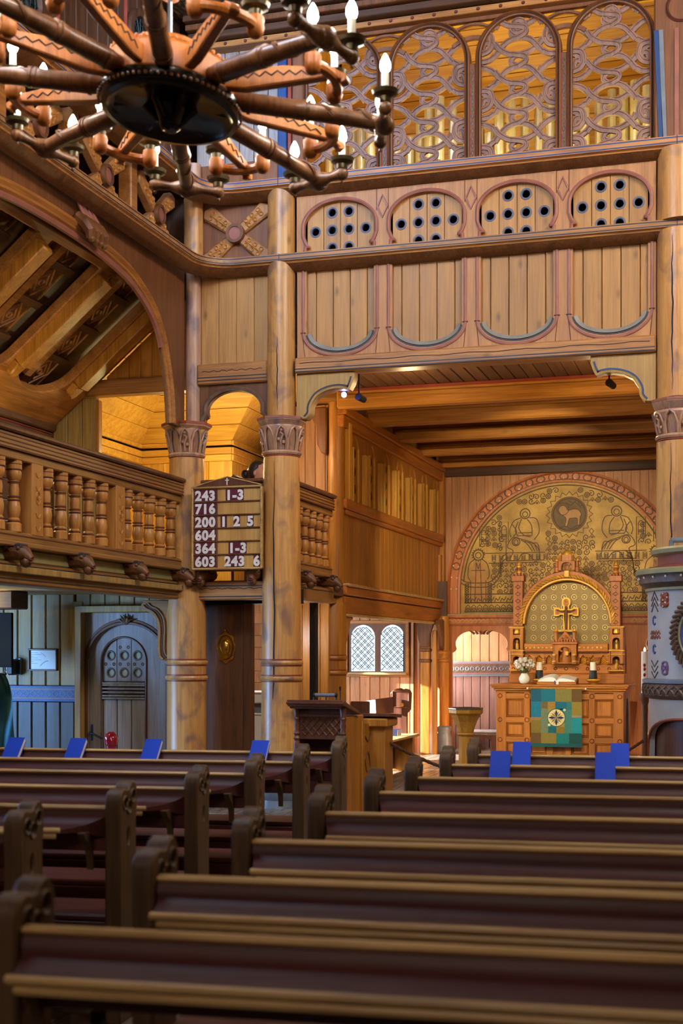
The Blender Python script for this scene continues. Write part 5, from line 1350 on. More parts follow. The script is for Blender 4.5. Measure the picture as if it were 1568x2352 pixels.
def candle(parent, p, s=1.0, cup=True):
    m = M(); m.lathe(p, [(.008, -.03), (.028, -.025), (.03, 0), (.058, .012), (.064, .03), (.060, .032), (.05, .02), (.0, .018)], 16); pan = obj('drip_pan', m, P_OLIVEM, parent)
    m = M(); m.lathe(p, [(.0175*s, .015), (.0175*s, .115), (.012, .118), (0, .118)], 12); obj('candle_sleeve', m, P_WAX, pan)
    m = M(); m.lathe(p, [(.008, .115), (.020, .125), (.0255, .142), (.023, .163), (.014, .185), (.004, .202), (0, .205)], 12); obj('bulb', m, BULB, pan)
P_OLIVEM = plain('bronze_pan', (70, 62, 40), .3, .6)
for k in range(8):
    a = math.radians(2+45*k)
    arm = None
    m = M(); z = .075
    m.tube([W3(a, .25, z), W3(a, .34, z), W3(a, .36, z), W3(a, .60, z-.005), W3(a, .62, z-.005), W3(a, .64, z-.005), W3(a, .95, z-.02), W3(a, 1.0, z-.02)], [.040, .043, .047, .045, .048, .043, .036, .034], 14)
    arm = obj('turned_arm', m, W_CHAND, ch)
    m = M()
    for i in range(9):                       # carved twist on the outer half of the arm
        r0 = .66+i*.032; s0 = i*1.1
        m.tube([W3(a, r0+.02*q, z-.008+.040*math.sin(s0+q*.5), .040*math.cos(s0+q*.5)) for q in range(5)], .006, 5)
    obj('carved_twist', m, W_CHAND, arm)
    for t_ in (.37, .63, .655):
        m = M(); c0 = Vector(W3(a, t_, z-.004)); c1 = Vector(W3(a, t_+.016, z-.004)); m.tube([c0, c1], [.05, .05], 14); obj('arm_ring', m, W_CHAND, arm)
    yk = M(); zz = z-.03
    yk.tube([W3(a, 1.02, zz, t) for t in (-.20, -.18, -.14, -.09, -.05, -.035, .035, .05, .09, .14, .18, .20)], [.012, .03, .026, .022, .036, .042, .042, .036, .022, .026, .03, .012], 12)
    y_ = obj('yoke', yk, W_CHAND, ch)
    m = M(); m.ball(W3(a, 1.03, zz), .05, n=12, m=8); obj('yoke_boss', m, W_CHAND, y_)
    for s in (-1, 1): m = M(); m.ball(W3(a, 1.02, zz, s*.175), .034, n=10, m=8); m.ball(W3(a, 1.02, zz-.042, s*.175), .010, n=6, m=5); obj('yoke_knob', m, W_CHAND, y_)
    for s in (-1, 1): candle(ch, W3(a, 1.02, zz+.05, s*.175))
    # pale flat arm between, with a scroll carrying two cups
    b = a+math.radians(22.5); zf = .10
    m = M(); prof = [(.28, zf-.03), (.40, zf-.045), (.72, zf-.025), (.84, zf-.018), (.88, zf-.04), (.87, zf-.055), (.91, zf-.045), (.91, zf-.018), (.84, zf+.022), (.60, zf+.05), (.28, zf+.05)]
    m.plate([(r, zq) for r, zq in prof], (), lambda u, v, w_: W3(b, u, v, w_+.025), .05); fa = obj('flat_arm', m, W_CHANL, ch, bevel=.006)
    for t_ in (-.026, .026):
        m = M(); pts = []
        for i in range(15): pts.append(W3(b, .36+i*.03, zf+.008+(.010 if i % 2 else -.010)+.008*math.sin(i*.3), t_))
        m.tube(pts, .004, 5); obj('zigzag_line', m, P_DARK, fa)
    m = M()
    sc = [W3(b, .78+.10*math.cos(q)*.6, zf-.02+.055*abs(math.sin(q))*0, .13*math.sin(q)) for q in [math.radians(-80+160*i/12) for i in range(13)]]
    m.tube(sc, [.016]+[.026]*11+[.016], 10); cs = obj('crescent', m, W_CHANL, ch)
    for s in (-1, 1):
        p = W3(b, .79, zf-.05, s*.135)
        m = M(); m.lathe(p, [(0, -.02), (.02, -.015), (.034, 0), (.040, .03), (.037, .045), (.040, .06), (.036, .075), (.0, .075)], 14); obj('candle_cup', m, W_CHANL, cs)
        candle(ch, (p[0], p[1], p[2]+.10), .95)

# ================================================================== PEWS
def pew_end_outline():
    L = [(0, 0), (.215, 0), (.215, .86), (.225, .90), (.228, .965)]
    L += arc(.172, .975, .056, .060, 0, 150, 9)+[(.118, 1.004)]+arc(.062, .955, .060, .055, 60, 180, 8)+[(.0, .90), (.004, .86)]
    return L
def make_pew(sgn, length, label, group):
    """root at the aisle end; the board runs away from it along sgn*x; faces +y"""
    t = thing('pew', (0, 0, 0), label, 'pew', group)
    for x0 in (0, length):
        a, b = sorted((sgn*(x0-(.07 if x0 else 0)), sgn*(x0+(0 if x0 else .07))))
        hs = [circ(.066, .945, .019, 12), circ(.166, .968, .021, 12), circ(.115, .925, .017, 12), circ(.112, .80, .015, 12, .036)]
        m = M(); m.plate(pew_end_outline(), hs, lambda u, v, w_: (b+w_, u, v), b-a); e = obj('end_panel', m, W_PEWD, t, bevel=.008)
        for s_, xx in ((1, b), (-1, a)):
            for h in hs[:3]:
                c0 = (sum(q[0] for q in h)/12, sum(q[1] for q in h)/12)
                m = M(); m.ribbon(circ(c0[0], c0[1], .030, 12), [(-.006, 0), (0, .006), (.006, 0)], lambda u, v, w_: (xx+s_*w_, u, v), True); obj('rosette_ring', m, W_PEWD, e)
    X0, X1 = sorted((sgn*.065, sgn*(length-.065)))
    m = M(); m.box(X0, X1, .035, .062, .74, .925, .004); obj('back_board', m, W_PEW, t)
    m = M(); m.box(X0, X1, .026, .070, .915, .935, .008); obj('top_rail', m, W_EDGE, t)
    # cove running out to the book ledge
    yl = -.125; GAP = .15 if sgn < 0 else .04
    prof = [(.036, .915), (.030, .895), (.010, .872), (-.03, .858), (-.07, .852), (yl, .850), (yl, .832), (-.06, .832), (.036, .80)]
    m = M(); n = len(prof)
    xa, xb = X0+.005, X1-.005
    ea, eb = sorted((sgn*.10, sgn*(length-.10)))
    def xend(y, base, d): return base+d*(GAP*((.036-y)/.16)**.7 if y < .03 else 0)
    vsx = [(xend(y, xa, 1), y, z) for y, z in prof]+[(xend(y, xb, -1), y, z) for y, z in prof]
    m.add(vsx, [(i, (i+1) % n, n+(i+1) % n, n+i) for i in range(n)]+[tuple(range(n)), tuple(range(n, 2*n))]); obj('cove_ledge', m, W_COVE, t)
    for k, (z, y, r, d) in enumerate(((.846, yl, .012, GAP), (.822, yl+.006, .013, GAP+.02))):
        m = M(); m.tube([(xa+d, y, z), (xa+d+.01, y-.004, z), (xb-d-.01, y-.004, z), (xb-d, y, z)], r, 8); obj('ledge_bead', m, W_EDGE, t)
    for xx in (xa+.06, xb-.06):
        m = M(); m.plate([(.03, .83), (-.09, .83), (-.06, .80), (-.01, .77), (.02, .72), (.03, .66)], (), lambda u, v, w_: (xx+w_, u, v), .03); obj('ledge_bracket', m, W_PEWD, t)
    m = M(); m.box(X0, X1, .06, .43, .43, .46, .008); obj('seat', m, W_PEW, t)
    m = M(); m.box(X0, X1, .05, .08, .30, .43, .004); obj('seat_back_rail', m, W_PEW, t)
    m = M(); m.box(X0, X1, .03, .06, .12, .26, .004); obj('lower_board', m, W_PEW, t)
    m = M(); m.box(X0+sgn*0, X1, -.20, -.03, .10, .125, .006); obj('kneeler', m, W_PEWD, t)
    for fx in (.02, .5, .98):
        xx = X0+(X1-X0)*fx
        m = M(); m.box(xx-.025, xx+.025, .07, .38, 0, .43, .006); obj('seat_support', m, W_PEWD, t)
        m = M(); m.box(xx-.02, xx+.02, -.19, -.05, 0, .10, .004); obj('kneeler_foot', m, W_PEWD, t)
    return t
RROWS = [8.742, 7.917, 7.062, 6.27, 5.414, 4.545, 3.737, 2.952]
RLAB = ['frontmost right-hand pew, nearest the altar cloth', 'second right-hand pew from the altar, holding two blue hymnals low on its back', 'third right-hand pew from the altar', 'fourth right-hand pew from the altar, level with the lectern side', 'fifth right-hand pew from the altar', 'third nearest right-hand pew, with a pale double ledge', 'second nearest right-hand pew', 'nearest dark pew filling the bottom of the picture']
proto = make_pew(1, 3.5, RLAB[0], 'right-hand pews')
RANG, LANG = math.radians(5.2), math.radians(6.5)
for i, y in enumerate(RROWS):
    o = proto if i == 0 else copy_tree(proto)
    o.location = (-1.755, y-.06, 0); o.rotation_euler = (0, 0, RANG if i < 6 else math.radians(4.2)); o['label'] = RLAB[i]
LROWS = [8.60, 7.80, 6.98, 6.16, 5.31, 4.48, 3.66]
LLAB = ['frontmost left-hand pew with four blue hymnals', 'second left-hand pew from the front', 'third left-hand pew from the front', 'fourth left-hand pew from the front, its end at mid-left', 'fifth left-hand pew, large end post in the lower left', 'sixth left-hand pew, only its carved end seen at the left edge', 'nearest left-hand pew, just outside the lower left corner']
lproto = make_pew(-1, 3.6, LLAB[0], 'left-hand pews')
for i, y in enumerate(LROWS):
    o = lproto if i == 0 else copy_tree(lproto)
    o.location = (-2.575, y-.02, 0); o.rotation_euler = (0, 0, LANG); o['label'] = LLAB[i]
# hymnals leaning on the pew backs
def book_make(label, mat=P_BLUEBK, wd=.112, h=.20, th=.038):
    b = thing('hymnal', (0, 0, 0), label, 'book', 'blue hymnals on the pew ledges')
    m = M(); m.box(0, wd, -th/2, -th/2+.003, 0, h, .001); m.box(0, wd, th/2-.003, th/2, 0, h, .001); m.box(-.003, .003, -th/2, th/2, 0, h, .001); obj('cover', m, mat, b)
    m = M(); m.box(.002, wd-.004, -th/2+.003, th/2-.003, .003, h-.003, 0); obj('pages', m, P_WHITE, b); return b
bp_ = book_make('x')
def place_book(px, row, left, label, first, lean=.80, dx=0):
    rows = LROWS if left else RROWS; y = rows[row]
    root = (-2.575, y-.02) if left else (-1.755, y-.06); ang = LANG if left else RANG
    d = dirv(px-8, 1700)                          # meet the ledge line of that pew in plan
    k = None
    t1 = math.tan(ang); yy = -.10
    # (X, Y) on the pew's ledge line: Y = root.y + (X-root.x)*t + yy
    kk = (root[1]+yy-root[0]*t1)/(d[1]-d[0]*t1)
    X, Y = d[0]*kk, d[1]*kk
    o = bp_ if first else copy_tree(bp_)
    o.location = (X, Y, .856); o.rotation_euler = (-lean, 0, ang); o['label'] = label; return o
place_book(12, 0, True, 'blue hymnal on the front left pew, first from the left edge', True)
place_book(155, 0, True, 'blue hymnal on the front left pew, left of the red ornament', False)
place_book(330, 0, True, 'blue hymnal on the front left pew, below the door panel', False)
place_book(578, 0, True, 'blue hymnal on the front left pew, in front of the great post', False)
place_book(1132, 1, False, 'blue hymnal on the second right pew, lower one of the left pair', False, .72)
place_book(1184, 0, False, 'blue hymnal on the front right pew, upper one of the pair under the altar cloth', False, .72)
place_book(1375, 1, False, 'blue hymnal on the second right pew, lower one of the pair near the pulpit', False, .72)
place_book(1411, 0, False, 'blue hymnal on the front right pew, upper one of the pair near the pulpit', False, .72)

# ================================================================== LECTERN
lc = thing('lectern', (-3.33, 10.65, 0), 'carved dark wooden lectern with woven front panel at the head of the aisle', 'lectern')
m = M(); m.plate([(10.36, 1.215), (10.36, 1.17), (10.86, 1.075), (10.86, 1.10)], (), lambda u, v, w_: (-3.09+w_, u, v), .48); obj('sloping_top', m, W_LECT, lc, bevel=.006)
for z, e in ((1.178, .0), (1.158, .012), (1.142, .024)): boxo('top_moulding', lc, W_LECT, -3.575+e, -3.095-e, 10.35+e, 10.40, z, z+.018, .006)
boxo('front_panel', lc, W_LECT, -3.50, -3.13, 10.46, 10.49, .89, 1.14, .006)
m = M()
for i in range(11):
    for j in range(5):
        x, z = -3.47+i*.030, .925+j*.034
        if (i+j) % 2: m.ribbon([(x, z), (x+.026, z+.03)], [(-.006, 0), (0, .008), (.006, 0)], TY(10.46))
        else: m.ribbon([(x+.026, z), (x, z+.03)], [(-.006, 0), (0, .008), (.006, 0)], TY(10.46))
obj('woven_carving', m, W_CARVE, lc, kind='stuff')
boxo('panel_rail', lc, W_LECT, -3.50, -3.13, 10.45, 10.48, 1.07, 1.10, .006)
for x in (-3.515, -3.125):
    lath('turned_post', lc, W_LECT, (x, 10.46, 0), [(.03, .02), (.03, .12), (.02, .13), (.026, .2), (.02, .5), (.026, .62), (.018, .64), (.03, .66), (.018, .68), (.03, .70), (.018, .72), (.028, .76), (.03, .84), (.02, .88), (.03, .90), (.02, .92), (.03, .94), (.02, .97), (.028, 1.0), (.02, 1.03), (.03, 1.06), (.02, 1.08), (.03, 1.14)], 12)
boxo('side_panel', lc, W_HONEY, -3.16, -3.12, 10.5, 11.05, .03, 1.07, .006); boxo('side_panel', lc, W_LECT, -3.53, -3.50, 10.5, 11.05, .03, 1.07, .006)
boxo('back_board', lc, W_LECT, -3.5, -3.16, 10.75, 10.78, .03, 1.05, .006); boxo('foot', lc, W_LECT, -3.55, -3.1, 10.42, 11.1, 0, .05, .01)
m = M()
m.plate([(10.98, .02), (11.45, .02), (11.45, .90), (11.42, .93), (11.36, .93), (11.3, .985), (11.05, 1.0), (10.98, 1.02)], (), lambda u, v, w_: (-3.11+w_, u, v), .035); obj('carved_side', m, W_HONEY, lc, bevel=.006)
m = M()
for pts in ([(11.08, .08), (11.03, .3), (11.10, .5), (11.2, .62), (11.14, .75), (11.06, .68), (11.10, .58)], [(11.38, .08), (11.42, .3), (11.34, .5), (11.24, .62), (11.30, .77), (11.38, .72), (11.35, .62)], [(11.22, .1), (11.16, .25), (11.24, .4), (11.3, .25), (11.22, .1)], [(11.06, .88), (11.14, .84), (11.22, .9), (11.32, .85), (11.4, .88)]):
    m.ribbon(smoothp(pts, 5), [(-.010, 0), (-.004, .008), (.004, .008), (.010, 0)], lambda u, v, w_: (-3.11+w_, u, v))
obj('vine_carving', m, W_CARVE, lc)
m = M(); m.plate([(11.2, 1.075), (11.2, 1.045), (11.62, 1.02), (11.62, 1.05)], (), lambda u, v, w_: (-2.93+w_, u, v), .42); obj('desk_top', m, W_LECT, lc, bevel=.005)
boxo('desk_moulding', lc, W_HONEY, -3.32, -2.95, 11.18, 11.55, .955, 1.03, .012); boxo('desk_box', lc, W_HONEY, -3.3, -2.98, 11.22, 11.5, .05, .96, .006)
for (gx, gz) in ((-3.30, .80), (-3.27, .62), (-3.29, .45)): m = M(); m.ball((gx, 10.74, gz), .03, .02, .045, 8, 6); obj('gilt_leaf', m, P_GOLDP, lc)
rl = thing('reading_lamp', (-3.27, 10.6, 1.18), 'pale tubular reading lamp on top of the lectern', 'lamp')
m = M(); m.tube([(-3.41, 10.62, 1.245), (-3.24, 10.62, 1.245)], .016, 12); obj('lamp_tube', m, P_BLUE, rl); 
for q0 in (-3.24, -3.425): m = M(); m.tube([(q0, 10.62, 1.245), (q0+.015, 10.62, 1.245)], .018, 12); obj('end_cap', m, P_BLACK, rl)
for q0 in ([(-3.42, 10.62, 1.24), (-3.425, 10.6, 1.18)], [(-3.32, 10.62, 1.23), (-3.32, 10.62, 1.17)], [(-3.235, 10.62, 1.235), (-3.235, 10.62, 1.15)]): m = M(); m.tube(q0, .006, 6); obj('lamp_stem', m, P_BLACK, rl)
mi = thing('microphone', (-3.22, 10.62, 1.17), 'thin dark microphone stalk at the right end of the lectern lamp', 'microphone')
m = M(); m.tube([(-3.23, 10.68, 1.12), (-3.215, 10.68, 1.22), (-3.21, 10.66, 1.29)], .004, 6); obj('gooseneck', m, P_BLACK, mi); m = M(); m.tube([(-3.21, 10.66, 1.285), (-3.208, 10.65, 1.315)], .008, 8); obj('capsule', m, P_BLACK, mi)

# ================================================================== CHOIR STALL, FONT, ROPE
st = thing('choir_stall', (-4.05, 15, .17), 'sunlit wooden choir stall with carved end along the left chancel wall', 'bench')
boxo('seat', st, W_EDGE, -4.12, -3.80, 14.35, 15.95, .585, .615, .01)  # pale wood here stands for the sunlight on the seat
boxo('backrest', st, W_PEW, -4.135, -4.11, 15.02, 15.9, .86, 1.055, .006); boxo('back_rail', st, W_PEW, -4.135, -4.11, 14.2, 15.1, .80, .85, .006)
m = M(); m.plate([(-4.16, .17), (-3.95, .17), (-3.95, .86), (-3.91, .90), (-3.90, 1.10), (-3.92, 1.14), (-3.97, 1.155), (-4.0, 1.145), (-4.03, 1.16), (-4.08, 1.155), (-4.13, 1.13), (-4.16, 1.10)], (), TY(15.92), .05); e = obj('carved_end', m, W_LECT, st, bevel=.008)
m = M(); m.ribbon(rect(-4.13, -3.93, .93, 1.12), [(-.008, 0), (0, .008), (.008, 0)], TY(15.92), True); obj('end_carving', m, W_CARVE, e)
m = M(); m.ball((-4.01, 15.91, .96), .024, n=10, m=8); obj('round_knob', m, P_GOLDP, e)
boxo('front_end', st, W_LECT, -4.16, -3.95, 14.2, 14.25, .17, 1.06, .008)
boxo('apron', st, W_LECT, -4.10, -4.07, 14.3, 15.9, .2, .58, .006); boxo('bench_leg', st, W_HONEY, -4.1, -3.85, 15.8, 15.86, .17, .585, .008); boxo('bench_leg', st, W_HONEY, -4.1, -3.85, 14.5, 14.56, .17, .585, .008)
for i in range(3):
    b = thing('hymnal', (-4.0+.06*0, 15.35+.03*i, .617), ['dark blue book on the choir stall seat, front one of three', 'dark blue book on the choir stall seat, middle of three', 'dark blue book on the choir stall seat, rear one of three'][i], 'book', 'dark blue books on the choir stall')
    m = M(); m.box(-4.10, -3.93, 15.36+.075*i, 15.385+.075*i, .617, .69, .002); obj('cover', m, P_NAVY, b)
    m = M(); m.box(-3.93, -3.925, 15.362+.075*i, 15.383+.075*i, .62, .687, 0); obj('pages', m, P_WHITE, b)
P_PAPERT, _nt, _b = newmat('thin_paper'); _b.inputs['Base Color'].default_value = (.85, .85, .82, 1); _tr = _nt.nodes.new('ShaderNodeBsdfTranslucent'); _tr.inputs[0].default_value = (.8, .82, .85, 1); _mx = _nt.nodes.new('ShaderNodeMixShader'); _nt.links.new(_b.outputs[0], _mx.inputs[1]); _nt.links.new(_tr.outputs[0], _mx.inputs[2]); _nt.links.new(_mx.outputs[0], _nt.nodes['Material Output'].inputs[0])
ms = thing('music_sheet', (-3.9, 14.6, .9), 'white printed music sheet propped before the choir stall', 'paper')
m = M(); m.add([(-4.09, 14.28, .86), (-4.09, 15.0, .86), (-4.10, 15.0, 1.05), (-4.10, 14.28, 1.05)], [(0, 1, 2, 3)]); m.add([(-4.086, 14.28, .86), (-4.086, 15.0, .86), (-4.096, 15.0, 1.05), (-4.096, 14.28, 1.05)], [(0, 1, 2, 3)]); obj('sheet', m, P_PAPERT, ms)
m = M()
for k in range(4):
    z = .99+.014*k; m.add([(-4.084-.0005*k, 14.30, z), (-4.084-.0005*k, 14.95, z), (-4.0845-.0005*k, 14.95, z+.003), (-4.0845-.0005*k, 14.30, z+.003)], [(0, 1, 2, 3)])
obj('staves', m, P_BLUE, ms)
FX, FY = -2.995, 14.76
fo = thing('baptismal_font', (FX, FY, .17), 'octagonal honey wood baptismal font with metal rim before the apse', 'font')
W_FONT = wood('font_oak', (206, 152, 52), (170, 112, 26), 'Z', .4, .1)
m = M(); m.lathe((FX, FY, 0), [(.12, .17), (.12, .24), (.082, .27), (.078, .68)], 8, 2*PI, PI/8); obj('stem', m, W_FONT, fo, smooth=0, bevel=.005)
m = M(); m.lathe((FX, FY, 0), [(.085, .675), (.10, .685), (.10, .70), (.085, .71)], 8, 2*PI, PI/8); obj('collar', m, W_FONT, fo, smooth=0, bevel=.003)
m = M(); m.lathe((FX, FY, 0), [(.085, .71), (.098, .76), (.125, .83), (.165, .90), (.192, .925), (.192, .965)], 8, 2*PI, PI/8); obj('bowl', m, W_FONT, fo, smooth=0, bevel=.005)
m = M(); m.lathe((FX, FY, 0), [(.19, .965), (.196, .97), (.196, .98), (.18, .985), (.15, .975), (0, .96)], 8, 2*PI, PI/8); obj('metal_rim', m, P_STEEL, fo, smooth=0)
ro = thing('barrier_rope', (-2.2, 12.6, .85), 'brown twisted rope hung from the lectern across to the candle stand', 'rope')
def ropep(a, b, sag, n): return [(a[0]+(b[0]-a[0])*i/n, a[1]+(b[1]-a[1])*i/n, a[2]+(b[2]-a[2])*i/n-sag*4*(i/n)*(1-i/n)) for i in range(n+1)]
RP = ropep((-3.05, 11.3, .865), (-1.06, 14.45, .67), .40, 60)
m = M(); m.tube(RP, .014, 8); core = obj('rope_core', m, P_ROPE, ro)
m = M()
for s in (0, PI):
    tw = []
    for i, p in enumerate(ropep((-3.05, 11.3, .865), (-1.06, 14.45, .67), .40, 240)):
        q = i*.7+s; tw.append((p[0]-.012*math.cos(q)*.84, p[1]+.012*math.cos(q)*.53, p[2]+.012*math.sin(q)))
    m.tube(tw, .007, 5)
obj('twisted_strand', m, P_ROPE, ro)
m = M(); m.tube([RP[0], RP[1]], .02, 10); obj('brass_ferrule', m, P_BRASS, ro); m = M(); m.ball((-3.08, 11.27, .88), .022, n=10, m=8); obj('brass_hook', m, P_BRASS, ro)

# ================================================================== ALTAR
YA_ = 17.5
al = thing('altar', (-2.33, 18, .17), 'panelled oak altar table with small carved rings', 'altar')
AX0, AX1, AZ1 = -3.15, -1.52, 1.09
boxo('altar_body', al, W_ALTAR, AX0, AX1, YA_+.02, YA_+.98, .17, AZ1, .008)
for (xa, xb_) in ((AX0, AX0+.13), (AX0+.36, AX0+.44), (AX0+.66, AX0+.74), (AX1-.74, AX1-.66), (AX1-.44, AX1-.36), (AX1-.13, AX1)):
    boxo('stile', al, W_ALTAR, xa, xb_, YA_-.005, YA_+.03, .17, AZ1, .005)
RZ = [.19, .37, .62, .86, 1.07]
for z in (.23, .46, .71, 1.02): boxo('rail', al, W_ALTARX, AX0+.02, AX1-.02, YA_-.002, YA_+.03, z-.03, z+.045, .005)
cells = [(AX0+.13, AX0+.36), (AX0+.44, AX0+.66), (AX1-.66, AX1-.44), (AX1-.36, AX1-.13)]
for (xa, xb_) in cells:
    for (za, zb) in ((.275, .43), (.505, .68), (.755, .99)):
        boxo('sunk_panel', al, W_ALTAR, xa+.02, xb_-.02, YA_+.008, YA_+.03, za+.02, zb-.02, .012)
        m = M(); m.ribbon(rect(xa+.01, xb_-.01, za+.01, zb-.01), [(-.008, 0), (0, .008), (.008, 0)], TY(YA_+.012), True); obj('panel_bead', m, W_ALTARX, al)
for x in (AX0+.05, AX0+.40, AX1-.40, AX1-.05):
    for z in (.22, .46, .72, 1.03):
        m = M(); m.ribbon(circ(x, z, .026, 14), [(-.006, 0), (0, .008), (.006, 0)], TY(YA_-.004), True); obj('carved_ring', m, W_CARVE, al)
for x in (-2.68, -2.45, -2.19, -1.95):
    m = M(); m.ribbon(circ(x, .235, .022, 14), [(-.006, 0), (0, .008), (.006, 0)], TY(YA_-.004), True); obj('carved_ring', m, W_CARVE, al)
for k, (z, e) in enumerate(((1.075, .01), (1.10, .03), (1.13, .055))): boxo('top_moulding', al, W_ALTARX, AX0-e, AX1+e, YA_-e, YA_+1.0, z, z+.028, .008)
boxo('table_top', al, W_ALTARX, AX0-.07, AX1+.07, YA_-.07, YA_+1.0, 1.155, 1.18, .006)
m = M(); m.plate([(YA_+.35, .25), (YA_+.65, .25), (YA_+.65, .75)]+arc(YA_+.5, .75, .15, .25, 0, 180, 8)+[(YA_+.35, .75)], (), lambda u, v, w_: (AX1+.004+w_, u, v), .006); obj('side_niche', m, P_DARK, al)
# hanging cloth made of woven patches
cl = thing('altar_cloth', (-2.4, YA_-.07, 1.1), 'teal and olive patchwork altar cloth with a round star emblem', 'cloth')
CX0, CZ1 = onY(1219, 1582, YA_-.08); CX1, CZ0 = onY(1336, 1717, YA_-.08)
def cxy(u, v): return CX0+(CX1-CX0)*u, CZ1+(CZ0-CZ1)*v
PT = {}
def patchmat(c):
    if c not in PT: PT[c] = plain('cloth_%d' % len(PT), c, .8, 0, .12, .2, 60)
    return PT[c]
boxo('backing_cloth', cl, patchmat((40, 90, 90)), CX0+.004, CX1-.004, YA_-.078, YA_-.074, CZ0+.004, CZ1, 0)
T1, T2, T3 = (10, 84, 104), (8, 110, 136), (6, 132, 142); OL, OL2, BR_, DT = (124, 116, 56), (136, 118, 36), (96, 70, 24), (6, 84, 84)
patches = [((0, .2, 0, .22), T1), ((.2, .48, 0, .22), (4, 104, 122)), ((.48, .8, 0, .22), OL), ((.8, 1, 0, .22), BR_),
  ((0, .2, .22, .49), T2), ((.8, 1, .22, .45), OL2), ((.8, 1, .45, .49), (150, 130, 100)), ((0, .2, .49, .54), (150, 112, 60)), ((0, .2, .54, .76), (122, 104, 30)), ((.8, 1, .49, .76), T3),
  ((0, .2, .76, .94), BR_), ((.2, .5, .76, .94), (130, 112, 40)), ((.5, .75, .76, .94), (4, 112, 108)), ((.75, 1, .76, .94), (6, 70, 66)), ((0, 1, .94, 1), DT),
  ((.2, .33, .22, .34), (106, 92, 52)), ((.33, .48, .22, .34), (156, 114, 40)), ((.48, .70, .22, .36), (0, 96, 118)), ((.70, .8, .22, .36), (40, 112, 110)),
  ((.2, .34, .34, .76), (104, 120, 90)), ((.34, .5, .34, .5), (150, 128, 60)), ((.34, .5, .5, .65), (20, 110, 120)), ((.5, .66, .34, .5), (10, 110, 118)), ((.5, .66, .5, .65), (160, 128, 60)), ((.66, .8, .36, .76), (60, 120, 108)),
  ((.34, .5, .65, .76), (0, 92, 98)), ((.5, .66, .65, .76), (134, 104, 16))]
for (u0, u1, v0, v1), c in patches:
    xa, za = cxy(u0, v1); xb_, zb = cxy(u1, v0); boxo('patch', cl, patchmat(c), xa+.0005, xb_-.0005, YA_-.082, YA_-.078, za+.0005, zb-.0005, 0)
ex, ez = cxy(.5, .495); R_e = (CX1-CX0)*.165
m = M(); m.plate(circ(ex, ez, R_e*1.1, 28), (), TY(YA_-.0825), .002); obj('emblem_ring', m, patchmat((30, 92, 64)), cl)
m = M(); m.plate(circ(ex, ez, R_e, 28), (), TY(YA_-.0845), .002); obj('emblem_disc', m, patchmat((216, 200, 140)), cl)
for k in range(16):
    a = PI/2+2*PI*k/16; big = k % 4 == 0; L = R_e*(.98 if big else .85); w_ = .016 if big else .008
    m = M(); m.plate([(ex, ez), (ex+L*.6*math.cos(a)+w_*math.sin(a), ez+L*.6*math.sin(a)-w_*math.cos(a)), (ex+L*math.cos(a), ez+L*math.sin(a)), (ex+L*.6*math.cos(a)-w_*math.sin(a), ez+L*.6*math.sin(a)+w_*math.cos(a))], (), TY(YA_-.0865), .002)
    obj('star_ray', m, patchmat((28, 26, 78) if big else ((150, 130, 80) if k % 2 else (90, 100, 60))), cl)
for (u, v) in ((.66, .36), (.36, .62)):
    x, z = cxy(u, v); m = M(); m.plate(circ(x, z, .018, 8), (), TY(YA_-.0845), .002); obj('corner_dot', m, patchmat((206, 200, 150)), cl)
m = M(); m.tube([(CX0-.04, YA_-.075, CZ1+.004), (CX1+.04, YA_-.075, CZ1+.004)], .008, 8); obj('hanging_rod', m, P_BRASS, cl)
for x in (CX0-.045, CX1+.045): m = M(); m.ball((x, YA_-.075, CZ1+.004), .014, n=8, m=6); obj('rod_knob', m, P_WHITE, cl)
